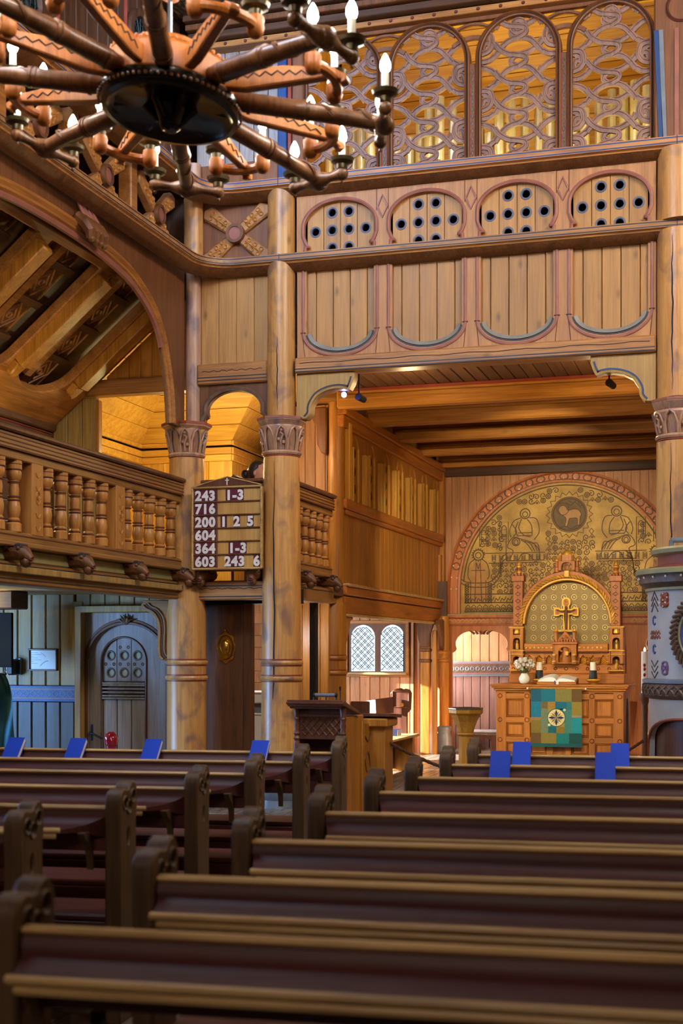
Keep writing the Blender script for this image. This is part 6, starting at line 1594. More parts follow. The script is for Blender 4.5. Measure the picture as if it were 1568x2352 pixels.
# ---- retable
YR = 18.12
def R2(px, py): return onY(px, py, YR)
rt = thing('altar_retable', (-2.3, YR, 1.18), 'carved and gilded altar retable with towers and an arched patterned field', 'retable')
rx0, rx1 = R2(1168, 1500)[0], R2(1434, 1500)[0]; rc_ = (rx0+rx1)/2
boxo('predella', rt, W_ALTARX, rx0, rx1, YR-.02, YR+.3, 1.18, 1.31, .008); boxo('predella_step', rt, W_ALTARX, rx0+.02, rx1-.02, YR, YR+.3, 1.31, 1.44, .008)
for i in range(11):
    x = rx0+.06+i*(rx1-rx0-.12)/10; m = M(); m.ribbon(circ(x, 1.375, .018, 12), [(-.005, 0), (0, .007), (.005, 0)], TY(YR), True); obj('carved_ring', m, W_CARVE, rt)
def ringfield():
    m, nt, b = newmat('gold_ring_pattern'); N = nt.nodes; L = nt.links
    tc = N.new('ShaderNodeTexCoord'); mp = N.new('ShaderNodeMapping'); mp.inputs['Scale'].default_value = (7.4, 1, 7.4); L.new(tc.outputs['Object'], mp.inputs['Vector'])
    fr_ = N.new('ShaderNodeVectorMath'); fr_.operation = 'FRACTION'; L.new(mp.outputs[0], fr_.inputs[0])
    sb = N.new('ShaderNodeVectorMath'); sb.operation = 'SUBTRACT'; sb.inputs[1].default_value = (.5, 0, .5); L.new(fr_.outputs[0], sb.inputs[0])
    ml = N.new('ShaderNodeVectorMath'); ml.operation = 'MULTIPLY'; ml.inputs[1].default_value = (1, 0, 1); L.new(sb.outputs[0], ml.inputs[0])
    ln = N.new('ShaderNodeVectorMath'); ln.operation = 'LENGTH'; L.new(ml.outputs[0], ln.inputs[0])
    cr = N.new('ShaderNodeValToRGB'); L.new(ln.outputs['Value'], cr.inputs[0]); E = cr.color_ramp.elements; E[0].position = 0; E[0].color = srgb((190, 168, 104))+(1,); E[1].position = 1; E[1].color = srgb((128, 108, 62))+(1,)
    for p, c in ((.09, (190, 168, 104)), (.11, (108, 88, 48)), (.21, (116, 96, 54)), (.23, (212, 190, 122)), (.27, (212, 190, 122)), (.29, (118, 98, 56)), (.36, (136, 114, 66))):
        e = E.new(p); e.color = srgb(c)+(1,)
    v = N.new('ShaderNodeTexVoronoi'); v.feature = 'DISTANCE_TO_EDGE'; v.inputs['Scale'].default_value = 30; L.new(tc.outputs['Object'], v.inputs['Vector'])
    x = N.new('ShaderNodeMix'); x.data_type = 'RGBA'; x.blend_type = 'MULTIPLY'; x.inputs[0].default_value = .35; L.new(cr.outputs[0], x.inputs[6]); L.new(v.outputs[0], x.inputs[7])
    mxx = N.new('ShaderNodeMapRange'); mxx.inputs[2].default_value = .08; mxx.inputs[3].default_value = .3; L.new(v.outputs[0], mxx.inputs[0]); L.new(mxx.outputs[0], x.inputs[7])
    L.new(x.outputs[2], b.inputs['Base Color']); b.inputs['Metallic'].default_value = .3; b.inputs['Roughness'].default_value = .45; return m
G_RING = ringfield()
ix0, ix1 = R2(1206, 1470)[0], R2(1398, 1470)[0]; ic = (ix0+ix1)/2; ir = (ix1-ix0)/2
zs = R2(1300, 1432)[1]; ztop_ = R2(1300, 1334)[1]; zlo = R2(1300, 1478)[1]
m = M(); m.plate([(ix0-.03, zlo-.06), (ix1+.03, zlo-.06)]+arc(ic, zs, ir+.03, ztop_-zs+.03, 0, 180, 30), (), TY(YR+.10), .03); obj('patterned_field', m, G_RING, rt)
ro_ = R2(1302, 1312)[1]-zs
m = M(); o_ = [(ic+ir+.12, zs)]+arc(ic, zs, ir+.12, ro_, 0, 180, 40); i_ = arc(ic, zs, ir, ztop_-zs, 180, 0, 40)
m.plate(o_+i_, (), TY(YR+.02), .12); obj('arch_band', m, P_TERR, rt, bevel=.005)
m = M(); rr, rz = ir+.065, (ztop_-zs+ro_)/2+.0
for i in range(44):
    a = PI*(i+.5)/44
    p = Vector((ic+rr*math.cos(a), YR-.0, zs+rz*math.sin(a))); tg = Vector((-math.sin(a), 0, math.cos(a))); nn = Vector((math.cos(a), 0, math.sin(a)))
    m.tube([p-tg*.028-nn*.022, p, p+tg*.028+nn*.022], [.008, .017, .008], 8)
obj('gilded_rope', m, P_GOLD, rt, kind='stuff')
m = M(); m.ribbon(arc(ic, zs, ir+.02, ztop_-zs+.02, 0, 180, 40), [(-.016, 0), (-.01, .02), (.01, .02), (.016, 0)], TY(YR+.02)); obj('inner_moulding', m, P_GOLDP, rt)
kz = R2(1300, 1318)[1]; boxo('keystone', rt, P_GOLDP, ic-.035, ic+.035, YR-.035, YR+.03, kz-.05, kz+.045, .008)
def dome(name, x, y, z, r, h, parent, mat=P_GOLD):
    m = M(); m.lathe((x, y, z), [(r*.9, 0), (r*1.05, h*.1), (r, h*.35), (r*.8, h*.6), (r*.45, h*.82), (r*.12, h*.93), (r*.14, h*.97), (0, h*1.06)], 14); return obj(name, m, mat, parent)
# side piers, niches, towers
for s, pxl, pxr in ((-1, 1172, 1203), (1, 1399, 1432)):
    xa, _ = R2(pxl, 1500); xb_, _ = R2(pxr, 1500); xc = (xa+xb_)/2; hw = (xb_-xa)/2
    zt = R2(1300, 1440)[1]; zn = [R2(1300, q)[1] for q in (1536, 1515, 1491, 1473)]
    pier = M(); pier.plate(rect(xa, xb_, 1.44, zt), [[(xc-hw*.5, zn[0]), (xc+hw*.5, zn[0])]+arc(xc, zn[1], hw*.5, .045, 0, 180, 8), [(xc-hw*.5, zn[2]), (xc+hw*.5, zn[2])]+arc(xc, zn[3]+.005, hw*.5, .04, 0, 180, 8), [(xc-hw*.5, zn[3]+.09), (xc+hw*.5, zn[3]+.09), (xc+hw*.5, zt-.03), (xc-hw*.5, zt-.03)]], TY(YR-.06), .10); pr_ = obj('pier', pier, W_ALTAR, rt, bevel=.005)
    boxo('pier_back', rt, W_CARVE, xa, xb_, YR+.05, YR+.2, 1.44, zt, 0)
    for z in (zn[0]-.02, zn[1]+.07, zn[2]-.02, zt-.004): boxo('gold_band', rt, P_GOLDP, xa-.012, xb_+.012, YR-.075, YR+.05, z-.008, z+.010, .004)
    for xx in (xa+.012, xb_-.012): 
        m = M(); m.tube([(xx, YR-.065, 1.45), (xx, YR-.065, zn[2]-.03)], .013, 8); obj('colonnette', m, W_ALTAR, rt)
    dome('gilded_dome', xc, YR-.02, zn[3]+.10, hw*.46, .10, rt)
    for zz in (zn[0], zn[2]):
        m = M(); m.lathe((xc, YR-.01, zz), [(.022, 0), (.026, .03), (.020, .07), (.010, .085), (.016, .10), (.012, .12), (0, .128)], 10); obj('niche_statuette', m, P_GOLDP, rt)
    # slender tower rising beside the arch
    txa, tza = R2(1178 if s < 0 else 1402, 1438); txb, tzb = R2(1200 if s < 0 else 1424, 1335); tc_ = (txa+txb)/2; th_ = (txb-txa)/2
    boxo('tower_shaft', rt, P_TERR, txa, txb, YR+.0, YR+.14, tza, tzb, .006)
    boxo('tower_head', rt, P_TERR, txa-.02, txb+.02, YR-.02, YR+.16, tzb, tzb+.075, .006)
    for k in range(4): 
        q = txa-.02+(txb-txa+.04)*(k+.5)/4; boxo('battlement', rt, P_TERR, q-.013, q+.013, YR-.02, YR+.16, tzb+.075, tzb+.10, .003)
    lath('turret', rt, W_ALTAR, (tc_, YR+.07, 0), [(.04, tzb+.09), (.035, tzb+.12), (.03, tzb+.21), (.04, tzb+.215)], 12)
    for z, r, mt in ((tzb+.125, .040, P_GOLD), (tzb+.165, .036, P_RED), (tzb+.20, .036, P_GOLD)): lath('turret_ring', rt, mt, (tc_, YR+.07, 0), [(r-.01, z-.014), (r, z-.006), (r, z+.006), (r-.01, z+.014)], 12)
    dome('turret_dome', tc_, YR+.07, tzb+.215, .032, .06, rt)
    m = M()
    for k in range(6):
        z = tza+.03+k*(tzb-tza-.03)/6
        m.ribbon([(tc_-.035, z+.02), (tc_, z+.045), (tc_+.035, z+.02), (tc_, z-.005)], [(-.004, 0), (0, .006), (.004, 0)], TY(YR), True)
    obj('tower_lozenges', m, P_REDD, rt)
# arcade with gilt lattice lights
za0, za1 = R2(1300, 1536)[1], R2(1300, 1508)[1]
for (pa_, pb_) in ((1205, 1272), (1327, 1397)):
    xa, xb_ = R2(pa_, 1520)[0], R2(pb_, 1520)[0]; n = 3; wq = (xb_-xa)/n
    hs = []
    for k in range(n):
        xc = xa+wq*(k+.5); hs.append([(xc-wq*.30, za0+.01), (xc+wq*.30, za0+.01), (xc+wq*.30, za1-.03), (xc, za1+.02), (xc-wq*.30, za1-.03)])
    m = M(); m.plate(rect(xa, xb_, 1.44, za1+.06), hs, TY(YR-.02), .06); obj('arcade', m, W_ALTAR, rt, bevel=.004)
    boxo('lattice_ground', rt, W_CARVE, xa, xb_, YR+.045, YR+.06, 1.44, za1+.05, 0)
    for k in range(n):
        xc = xa+wq*(k+.5); m = M()
        for j in range(9):
            z = za0+.0+j*.024
            for sx in (-1, 1): m.ribbon([(xc-sx*wq*.28, z), (xc+sx*wq*.28, min(z+.05, za1))], [(-.006, 0), (0, .006), (.006, 0)], TY(YR+.03))
        obj('gilt_lattice', m, P_GOLD, rt)
    for k in range(n+1):
        xx = xa+wq*k; lath('arcade_column', rt, W_ALTAR, (xx, YR-.03, 0), [(.022, 1.44), (.022, 1.455), (.014, 1.465), (.014, za1-.03), (.022, za1-.02), (.022, za1-.005)], 8)
        lath('gold_base', rt, P_GOLDP, (xx, YR-.03, 0), [(.02, 1.462), (.024, 1.466), (.024, 1.474), (.02, 1.478)], 8)
    zc0 = R2(1300, 1497)[1]; zc1 = R2(1300, 1478)[1]
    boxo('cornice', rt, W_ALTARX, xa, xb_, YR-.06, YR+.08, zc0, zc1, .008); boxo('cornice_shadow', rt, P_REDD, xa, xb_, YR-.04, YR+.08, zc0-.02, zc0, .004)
    for k in range(7): m = M(); m.ball((xa+(xb_-xa)*(k+.5)/7, YR-.062, (zc0+zc1)/2), .018, .012, .018, 8, 6); obj('gilt_boss', m, P_GOLD, rt)
# central tabernacle
cxa, cxb = R2(1273, 1520)[0], R2(1326, 1520)[0]; tcx = (cxa+cxb)/2; zt0 = R2(1300, 1474)[1]
m = M(); m.plate(rect(cxa, cxb, 1.44, zt0), [[(tcx-.085, 1.46), (tcx+.085, 1.46)]+arc(tcx, R2(1300, 1500)[1], .085, .08, 0, 180, 12)], TY(YR-.13), .16); obj('tabernacle', m, W_ALTAR, rt, bevel=.005)
boxo('tabernacle_back', rt, W_CARVE, cxa, cxb, YR+.0, YR+.1, 1.44, zt0, 0)
for xx in (cxa+.02, cxb-.02): 
    lath('tabernacle_column', rt, W_ALTAR, (xx, YR-.15, 0), [(.03, 1.44), (.03, 1.46), (.02, 1.47), (.02, zt0-.2), (.028, zt0-.19), (.028, zt0-.17)], 10)
    for z in (1.475, zt0-.17): lath('gold_band', rt, P_GOLDP, (xx, YR-.15, 0), [(.02, z-.01), (.031, z-.008), (.031, z+.008), (.02, z+.01)], 10)
for k in range(9): boxo('battlement', rt, P_TERR, cxa-.01+k*(cxb-cxa+.02)/9+.006, cxa-.01+(k+1)*(cxb-cxa+.02)/9-.006, YR-.15, YR-.10, zt0, zt0+.03, .003)
boxo('tabernacle_cornice', rt, P_TERR, cxa-.015, cxb+.015, YR-.155, YR+.05, zt0-.035, zt0, .006)
m = M(); m.plate([(tcx-.11, zt0+.02), (tcx+.11, zt0+.02), (tcx, zt0+.14)], [[(tcx-.05, zt0+.04), (tcx+.05, zt0+.04), (tcx, zt0+.09)]], TY(YR-.08), .08); obj('gable', m, P_TERR, rt, bevel=.004)
for xx in (cxa+.03, cxb-.03):
    lath('pinnacle', rt, W_ALTAR, (xx, YR-.08, 0), [(.032, zt0+.02), (.026, zt0+.06), (.026, zt0+.12), (.035, zt0+.125), (.03, zt0+.14)], 10); dome('pinnacle_dome', xx, YR-.08, zt0+.14, .028, .04, rt)
m = M(); m.lathe((tcx, YR-.06, 1.46), [(.075, 0), (.078, .03), (.06, .12), (.05, .17), (.055, .21), (.045, .25), (.018, .27), (.032, .29), (.034, .315), (.02, .335), (0, .34)], 14, sy=.6)
m.tube([(tcx-.045, YR-.08, 1.69), (tcx-.07, YR-.11, 1.62), (tcx-.03, YR-.125, 1.60)], [.02, .018, .014], 8); m.tube([(tcx+.045, YR-.08, 1.69), (tcx+.065, YR-.11, 1.60), (tcx+.03, YR-.125, 1.57)], [.02, .018, .014], 8)
m.lathe((tcx, YR-.06, 1.46), [(.04, .325), (.045, .34), (.03, .36), (0, .37)], 8); obj('niche_figure', m, W_ALTAR, rt)
m = M(); m.box(tcx+.01, tcx+.05, YR-.14, YR-.125, 1.55, 1.61, .003); obj('gilt_book', m, P_GOLD, rt)
# crown on the arch
zk = R2(1302, 1310)[1]
m = M(); m.plate(rect(ic-.11, ic+.11, zk, zk+.13), [[(ic-.07, zk-.0+.005), (ic+.07, zk+.005)]+arc(ic, zk+.05, .07, .06, 0, 180, 10)], TY(YR-.02), .12); obj('crown_house', m, P_TERR, rt, bevel=.004)
m = M(); m.plate([(ic-.075, zk+.13), (ic+.075, zk+.13), (ic+.06, zk+.21), (ic-.06, zk+.21)], (), TY(YR+.0), .1); obj('crown_drum', m, W_ALTAR, rt); dome('crown_dome', ic, YR+.05, zk+.20, .062, .085, rt)
m = M(); m.lathe((ic, YR+.02, zk+.01), [(.035, 0), (.03, .05), (.01, .06), (.02, .075), (.015, .095), (0, .1)], 10, sy=.6); obj('crown_bust', m, P_TERR, rt)
for s in (-1, 1):
    xx = ic+s*.135; lath('crown_turret', rt, P_TERR, (xx, YR+.03, 0), [(.034, zk-.02), (.034, zk+.04), (.024, zk+.05), (.022, zk+.12), (.03, zk+.125)], 10); dome('turret_dome', xx, YR+.03, zk+.125, .026, .045, rt)
    lath('inner_turret', rt, W_ALTAR, (ic+s*.08, YR-.02, 0), [(.018, zk+.12), (.018, zk+.2)], 8); dome('turret_dome', ic+s*.08, YR-.02, zk+.2, .018, .03, rt)
# crucifix
xc_, zc_ = R2(1299, 1405); kx = 19.0/3120
cr2 = thing('crucifix', (xc_, YR-.06, zt0+.14), 'gilt-edged wooden crucifix in front of the ringed gold field', 'cross')
YX = YR+.03
zt_, zb_ = R2(1300, 1376)[1], zt0+.16; hw = R2(1326, 1405)[0]-xc_
def crossout(e): 
    a = .030+e; b = .048+e
    return [(xc_-a, zb_), (xc_+a, zb_), (xc_+a, zc_-a), (xc_+hw-.07, zc_-a), (xc_+hw-.06, zc_-b), (xc_+hw+e, zc_-b), (xc_+hw+e, zc_+b), (xc_+hw-.06, zc_+b), (xc_+hw-.07, zc_+a), (xc_+a, zc_+a), (xc_+a, zt_-.09), (xc_+b, zt_-.07), (xc_+b, zt_-.03)]+arc(xc_, zt_-.03, b, .045+e, 0, 180, 8)[1:-1]+[(xc_-b, zt_-.03), (xc_-b, zt_-.07), (xc_-a, zt_-.09), (xc_-a, zc_+a), (xc_-hw+.07, zc_+a), (xc_-hw+.06, zc_+b), (xc_-hw-e, zc_+b), (xc_-hw-e, zc_-b), (xc_-hw+.06, zc_-b), (xc_-hw+.07, zc_-a), (xc_-a, zc_-a)]
m = M(); m.plate(crossout(.008), (), TY(YX), .03); obj('gilt_edge', m, P_GOLD, cr2)
m = M(); m.plate(crossout(-.010), (), TY(YX-.004), .01); obj('wood_field', m, W_ALTAR, cr2)
m = M(); m.tube([(xc_, YX-.03, zc_+.03), (xc_, YX-.035, zc_-.05), (xc_, YX-.03, zc_-.12), (xc_+.004, YX-.04, zc_-.19), (xc_, YX-.03, zc_-.26)], [.018, .026, .020, .017, .008], 10)
for s in (-1, 1): m.tube([(xc_, YX-.03, zc_+.01), (xc_+s*.06, YX-.025, zc_+.005), (xc_+s*.125, YX-.02, zc_+.025)], [.014, .010, .008], 8)
m.ball((xc_+.004, YX-.04, zc_+.055), .019, n=10, m=8); obj('figure', m, W_CARVE, cr2)
boxo('cross_foot', cr2, P_GOLDP, xc_-.10, xc_+.10, YX-.05, YX+.03, zb_-.03, zb_, .006)
m = M(); m.ribbon(circ(xc_, zt_-.03, .022, 12), [(-.005, 0), (0, .006), (.005, 0)], TY(YX-.004), True); obj('top_medallion', m, P_GOLD, cr2)
# ---- things on the altar
ZT = 1.18; YO = 17.68
def OA(px): return onY(px, 1560, YO)[0]
fv = thing('flower_vase', (OA(1204), YO, ZT), 'white ribbed vase with white chrysanthemums at the left of the altar', 'flowers')
vx = OA(1204); m = M(); m.lathe((vx, YO, ZT), [(.03, 0), (.055, .015), (.072, .05), (.07, .085), (.05, .115), (.04, .13), (.046, .14), (.04, .14), (.034, .12)], 18); obj('vase', m, P_WHITE, fv)
rnd = random.Random(11); HD = [(-.10, .27), (-.045, .30), (.02, .31), (.08, .285), (.105, .235), (-.075, .225), (-.01, .25), (.05, .235), (-.035, .19), (.02, .19), (-.12, .235)]
m = M()
for x, z in HD: m.tube([(vx, YO, ZT+.12), (vx+x*.5, YO-.01, ZT+z*.62), (vx+x, YO-.02, ZT+z)], .004, 5)
obj('stems', m, P_GREEN, fv)
for x, z in HD[:9]:
    c_ = Vector((vx+x, YO-.02+rnd.uniform(-.04, .03), ZT+z)); m = M(); r = rnd.uniform(.036, .047)
    for q in range(40):
        u = rnd.uniform(-.3, 1); a = rnd.uniform(0, 2*PI); s_ = math.sqrt(max(0, 1-u*u)); dv = Vector((s_*math.cos(a), s_*math.sin(a), u)); t1 = dv.orthogonal().normalized()*.009
        m.add([c_+dv*.006-t1*.4, c_+dv*r*.7-t1, c_+dv*r+Vector((0, 0, .006)), c_+dv*r*.7+t1, c_+dv*.006+t1*.4], [(0, 1, 2, 3, 4)])
    m.ball(c_, r*.62, n=8, m=6); obj('blossom', m, P_WHITE, fv)
m = M()
for q in range(16):
    a = rnd.uniform(0, 2*PI); r = rnd.uniform(.03, .09); z = rnd.uniform(.12, .2); p = Vector((vx+r*math.cos(a), YO+r*.6*math.sin(a)-.01, ZT+z)); dd = Vector((math.cos(a), math.sin(a)*.5, .5)).normalized(); t1 = dd.cross(Vector((0, 0, 1))).normalized()
    m.add([p, p+dd*.03+t1*.014, p+dd*.06, p+dd*.03-t1*.014], [(0, 1, 2, 3)])
obj('foliage', m, P_GREEN, fv, kind='stuff')
FLAME = emit('flame', (1, .75, .35), 12)
for px, lab in ((1236, 'white altar candle on a gilt wooden holder, beside the flowers'), (1360, 'white altar candle on a gilt wooden holder, right of the open book')):
    x = OA(px); y = YO+.08; cd_ = thing('altar_candle', (x, y, ZT), lab, 'candle', 'candles on the altar')
    m = M(); m.lathe((x, y, ZT), [(.045, 0), (.03, .012), (.07, .03), (.095, .05), (.09, .065), (.05, .07)], 20); obj('gilt_dish', m, P_GOLDP, cd_)
    m = M(); m.lathe((x, y, ZT), [(.05, .07), (.055, .08), (.046, .15), (.05, .175), (.044, .18)], 10); obj('dark_holder', m, P_LEAD, cd_)
    m = M(); m.lathe((x, y, ZT), [(.037, .178), (.037, .285), (.03, .288), (0, .287)], 16); obj('wax', m, P_WAX, cd_); m = M(); m.tube([(x, y, ZT+.287), (x, y, ZT+.298)], .002, 5); obj('wick', m, P_BLACK, cd_)
bx_ = OA(1281); bb = thing('open_book', (bx_, YO-.05, ZT), 'large open white-paged book on a low wooden rest on the altar', 'book')
m = M(); m.plate([(YO-.14, ZT), (YO+.14, ZT), (YO+.14, ZT+.075), (YO-.14, ZT+.035)], (), lambda u, v, w_: (bx_+.25+w_, u, v), .50); obj('book_rest', m, W_ALTARX, bb, bevel=.004)
for s in (-1, 1):
    m = M(); n = 10; vs_ = []; 
    for i in range(n+1):
        t = i/n; x = bx_+s*t*.235; h = (.045 if s < 0 else .028)*math.sin(PI*min(1, t*1.0)**.6)+.012
        for (y, dz) in ((YO-.145, .036), (YO+.13, .076)): vs_ += [(x, y, ZT+dz+h), (x, y, ZT+dz)]
    fs_ = []
    for i in range(n):
        a = i*4; fs_ += [(a, a+4, a+6, a+2), (a+1, a+3, a+7, a+5), (a, a+1, a+5, a+4), (a+2, a+6, a+7, a+3)]
    fs_ += [(0, 2, 3, 1), (n*4, n*4+1, n*4+3, n*4+2)]; m.add(vs_, fs_); obj('page_block', m, P_WHITE, bb)
for dx, mt in ((-.02, plain('violet_ribbon', (80, 40, 110), .6)), (.005, P_WHITE), (.02, P_WHITE)):
    m = M(); m.plate(rect(bx_+dx-.007, bx_+dx+.007, ZT-.01, ZT+.05), (), TY(YO-.152), .002); obj('ribbon', m, mt, bb)

# ================================================================== APSE FURNITURE, CANDLE, SCULPTURE
def bench(name_loc, x0, x1, y, label):
    b = thing('apse_bench', (name_loc, y, .17), label, 'bench')
    boxo('seat', b, W_DOOR, x0, x1, y-.02, y+.38, .42, .455, .01); boxo('seat_moulding', b, W_DOOR, x0+.01, x1-.01, y, y+.3, .39, .42, .008)
    n = int((x1-x0)/.22); hs = []
    for k in range(n):
        a = x0+.03+k*.22; hs.append([(a+.03, .19), (a+.17, .19)]+arc(a+.10, .27, .07, .075, 0, 180, 8))
    m = M(); m.plate(rect(x0+.02, x1-.02, .17, .39), hs, TY(y+.03), .03); obj('arched_front', m, W_LECT, b, bevel=.004)
bench(-3.6, -4.0, -3.15, 19.45, 'low arched bench in the apse left of the altar'); bench(-1.2, -1.5, -.7, 19.45, 'low dark bench in the apse right of the altar')
sx_ = onY(1453, 1650, 19.6)[0]
sk = thing('white_sculpture', (sx_, 19.6, .455), 'small pale angular stone sculpture on the bench right of the altar', 'sculpture')
m = M(); m.tube([(sx_-.02, 19.6, .455), (sx_-.02, 19.6, .50)], [.10, .10], 10); m.plate([(sx_-.09, .5), (sx_+.075, .5), (sx_+.07, .52), (sx_+.055, .56), (sx_+.055, .70), (sx_+.03, .735), (sx_-.045, .735), (sx_-.065, .70), (sx_-.06, .60), (sx_-.085, .53)], (), TY(19.56), .1); obj('stone_body', m, P_WAX, sk, bevel=.012)
px_, py_ = -1.045, 14.5
cs_ = thing('candle_stand', (px_, py_, .17), 'slender turned stand with tall lit white candle beside the pulpit', 'candle')
lath('stand', cs_, W_CARVE, (px_, py_, 0), [(.09, .17), (.09, .2), (.05, .24), (.035, .3), (.045, .36), (.03, .42), (.028, .9), (.035, 1.0), (.03, 1.04), (.05, 1.10), (.06, 1.14), (.06, 1.17)], 14)
lath('wax', cs_, P_WAX, (px_, py_, 0), [(.036, 1.17), (.036, 1.60), (.03, 1.605), (0, 1.60)], 16)
m = M(); 
for z in (1.46, 1.42, 1.36): m.ball((px_-.0, py_-.034, z), .014, .006, .02, 8, 6)
obj('red_emblem', m, P_REDG, cs_); m = M(); m.lathe((px_, py_, 1.60), [(.006, 0), (.012, .015), (.008, .035), (0, .05)], 10); obj('flame', m, FLAME, cs_)

# ================================================================== PULPIT
PX, PY = -.20, 11.45
pu = thing('pulpit', (PX, PY, 0), 'round painted pulpit with spiral medallion and carved bands at the right edge', 'pulpit')
PR = .60
def PT_(u, v, w_):                   # u = arc length round the drum from its camera-left limb, v = height
    a = PI+.0+u/PR; return (PX+(PR+w_)*math.cos(a), PY+(PR+w_)*math.sin(a), v)
lath('drum', pu, P_PLAST, (PX, PY, 0), [(PR, 1.38), (PR, 2.13)], 64); 
lath('upper_band', pu, P_CARV, (PX, PY, 0), [(PR, 2.10), (PR+.02, 2.12), (PR+.065, 2.15), (PR+.075, 2.22), (PR+.07, 2.23)], 64)
lath('upper_rim', pu, P_OCHRE, (PX, PY, 0), [(PR+.06, 2.215), (PR+.10, 2.22), (PR+.10, 2.25), (PR+.085, 2.265), (PR+.0, 2.27)], 64); lath('lower_bead', pu, P_OCHRE, (PX, PY, 0), [(PR, 2.085), (PR+.02, 2.09), (PR+.02, 2.11), (PR, 2.12)], 64)
lath('parapet', pu, P_PULRED, (PX, PY, 0), [(PR-.04, 2.26), (PR-.04, 2.29), (PR-.08, 2.30), (PR-.08, 2.38)], 64); lath('cap_rim', pu, P_OCHRE, (PX, PY, 0), [(PR-.08, 2.375), (PR-.03, 2.39), (PR-.02, 2.42), (PR-.05, 2.44), (PR-.15, 2.44)], 64)
m = M()
for i in range(26):
    u = -.3+i*.13
    m.tube([PT_(u+.035*math.cos(q)*(1-q/9), 2.165+.03*math.sin(q)*(1-q/9), .06) for q in [k*.6 for k in range(12)]], .007, 5); m.ball(PT_(u+.06, 2.20, .07), .009, n=6, m=5)
obj('scroll_frieze', m, P_CARV, pu, kind='stuff')
m = M()
for i in range(26): m.ball(PT_(-.25+i*.13, 2.195, .075), .010, n=6, m=5)
obj('pearl_studs', m, P_WAX, pu, kind='stuff')
lath('middle_band', pu, P_CARV, (PX, PY, 0), [(PR-.01, 1.22), (PR+.02, 1.235), (PR+.04, 1.27), (PR+.035, 1.34), (PR+.02, 1.355)], 64); lath('band_rim', pu, P_BLUE, (PX, PY, 0), [(PR+.02, 1.345), (PR+.045, 1.35), (PR+.045, 1.375), (PR, 1.385)], 64)
m = M()
for i in range(40):
    u = -.25+i*.075; m.tube([PT_(u, 1.25, .03), PT_(u+.03, 1.295, .042), PT_(u+.09, 1.335, .036)], .010, 5); m.tube([PT_(u+.09, 1.25, .03), PT_(u+.055, 1.295, .040), PT_(u, 1.335, .036)], .010, 5)
obj('braid_band', m, P_CARV, pu, kind='stuff')
# base with an open arch
m = M()
n = 48; a0 = math.radians(196); 
def basearch(u): 
    c = .55; h = .46
    return 1.02-(0 if abs(u-c) > h else 0)
holes_ = []
ol = rect(-.45, 2.4, .02, 1.23); ho = [(.10, .03)]+[(.10, .80)]+arc(.62, .80, .52, .27, 180, 0, 20)+[(1.14, .03)]
pts_ = []
m = M()
ol2 = [(-.5+2.9*i/40, .02) for i in range(4)]
# subdivide so the plate can be wrapped round the drum
def dense(L, d=.06):
    out = []
    for i, p in enumerate(L):
        q = L[(i+1) % len(L)]; k = max(1, int(math.hypot(q[0]-p[0], q[1]-p[1])/d))
        out += [(p[0]+(q[0]-p[0])*j/k, p[1]+(q[1]-p[1])*j/k) for j in range(k)]
    return out
strip = M()
for i in range(60):
    u0, u1 = -.6+3.2*i/60, -.6+3.2*(i+1)/60
    def zlow(u): return .02 if abs(u-.62) >= .52 else .80+.27*math.sqrt(max(0, 1-((u-.62)/.52)**2))
    strip.add([PT_(u0, zlow(u0), -.01), PT_(u1, zlow(u1), -.01), PT_(u1, 1.23, -.01), PT_(u0, 1.23, -.01), PT_(u0, zlow(u0), -.05), PT_(u1, zlow(u1), -.05)], [(0, 1, 2, 3), (0, 1, 5, 4)])
obj('arched_base', strip, P_PLAST, pu)
lath('base_inside', pu, W_LECT, (PX, PY, 0), [(PR-.06, .02), (PR-.06, 1.2)], 48)
m = M(); m.tube([PT_(.10, z, -.005) for z in (.03, .4, .8)]+[PT_(.62-.52*math.cos(q), .80+.27*math.sin(q), -.005) for q in [PI*k/20 for k in range(1, 21)]], .012, 6); obj('red_arch_line', m, P_PULRED, pu)
# painted marks
def mark(name, mat, strokes, r=.006):
    m = M()
    for s_ in strokes: m.tube([PT_(u, v, .001) for u, v in s_], r, 5)
    return obj(name, m, mat, pu)
P_MBLUE = plain('pulpit_blue', (72, 80, 140), .5); P_MPUR = plain('pulpit_purple', (104, 70, 110), .5)
for base in (.30, 1.62):
    for dz in (0, .045, .09): mark('chevron', P_CARV, [[(base-.06, 1.92+dz), (base, 2.0+dz-.01), (base+.06, 1.92+dz)]])
    for dz in (0, .045, .09): mark('chevron', P_CARV, [[(base-.06, 1.53-dz), (base, 1.45-dz+.03), (base+.06, 1.53-dz)]])
    for z in (1.85, 1.62): mark('open_ring', P_MBLUE, [[(base+.024*math.cos(q), z+.034*math.sin(q)) for q in [.6+k*.5 for k in range(11)]]], .008)
    mark('red_zigzag', P_PULRED, [[(base-.07+.02*k, 1.735+(.012 if k % 2 else -.012)+dz) for k in range(9)] for dz in (.018, -.018)], .008)
for u0 in (.45, 1.45):
    m = M(); 
    for (du, dv) in ((-.02, .035), (.02, .035), (-.02, 0), (.02, 0), (-.02, -.035), (.02, -.035)): m.ball(PT_(u0+du, 2.01+dv, 0), .026, .026, .026, 8, 6)
    obj('red_rosette', m, P_PULRED, pu); m = M()
    for (du, dv) in ((0, .05), (0, 0), (0, -.05), (-.025, .02), (.025, -.02), (.045, .02), (-.045, -.02)): m.ball(PT_(u0+du, 2.01+dv, .022), .007, n=6, m=4)
    obj('white_dots', m, P_WAX, pu, kind='stuff')
    mark('purple_knot', P_MPUR, [[(u0+.03*math.sin(2*q), 1.47+.05*math.cos(q)) for q in [2*PI*k/24 for k in range(25)]], [(u0+.035*math.cos(q), 1.47+.05*math.sin(q)) for q in [2*PI*k/20 for k in range(21)]]], .009)
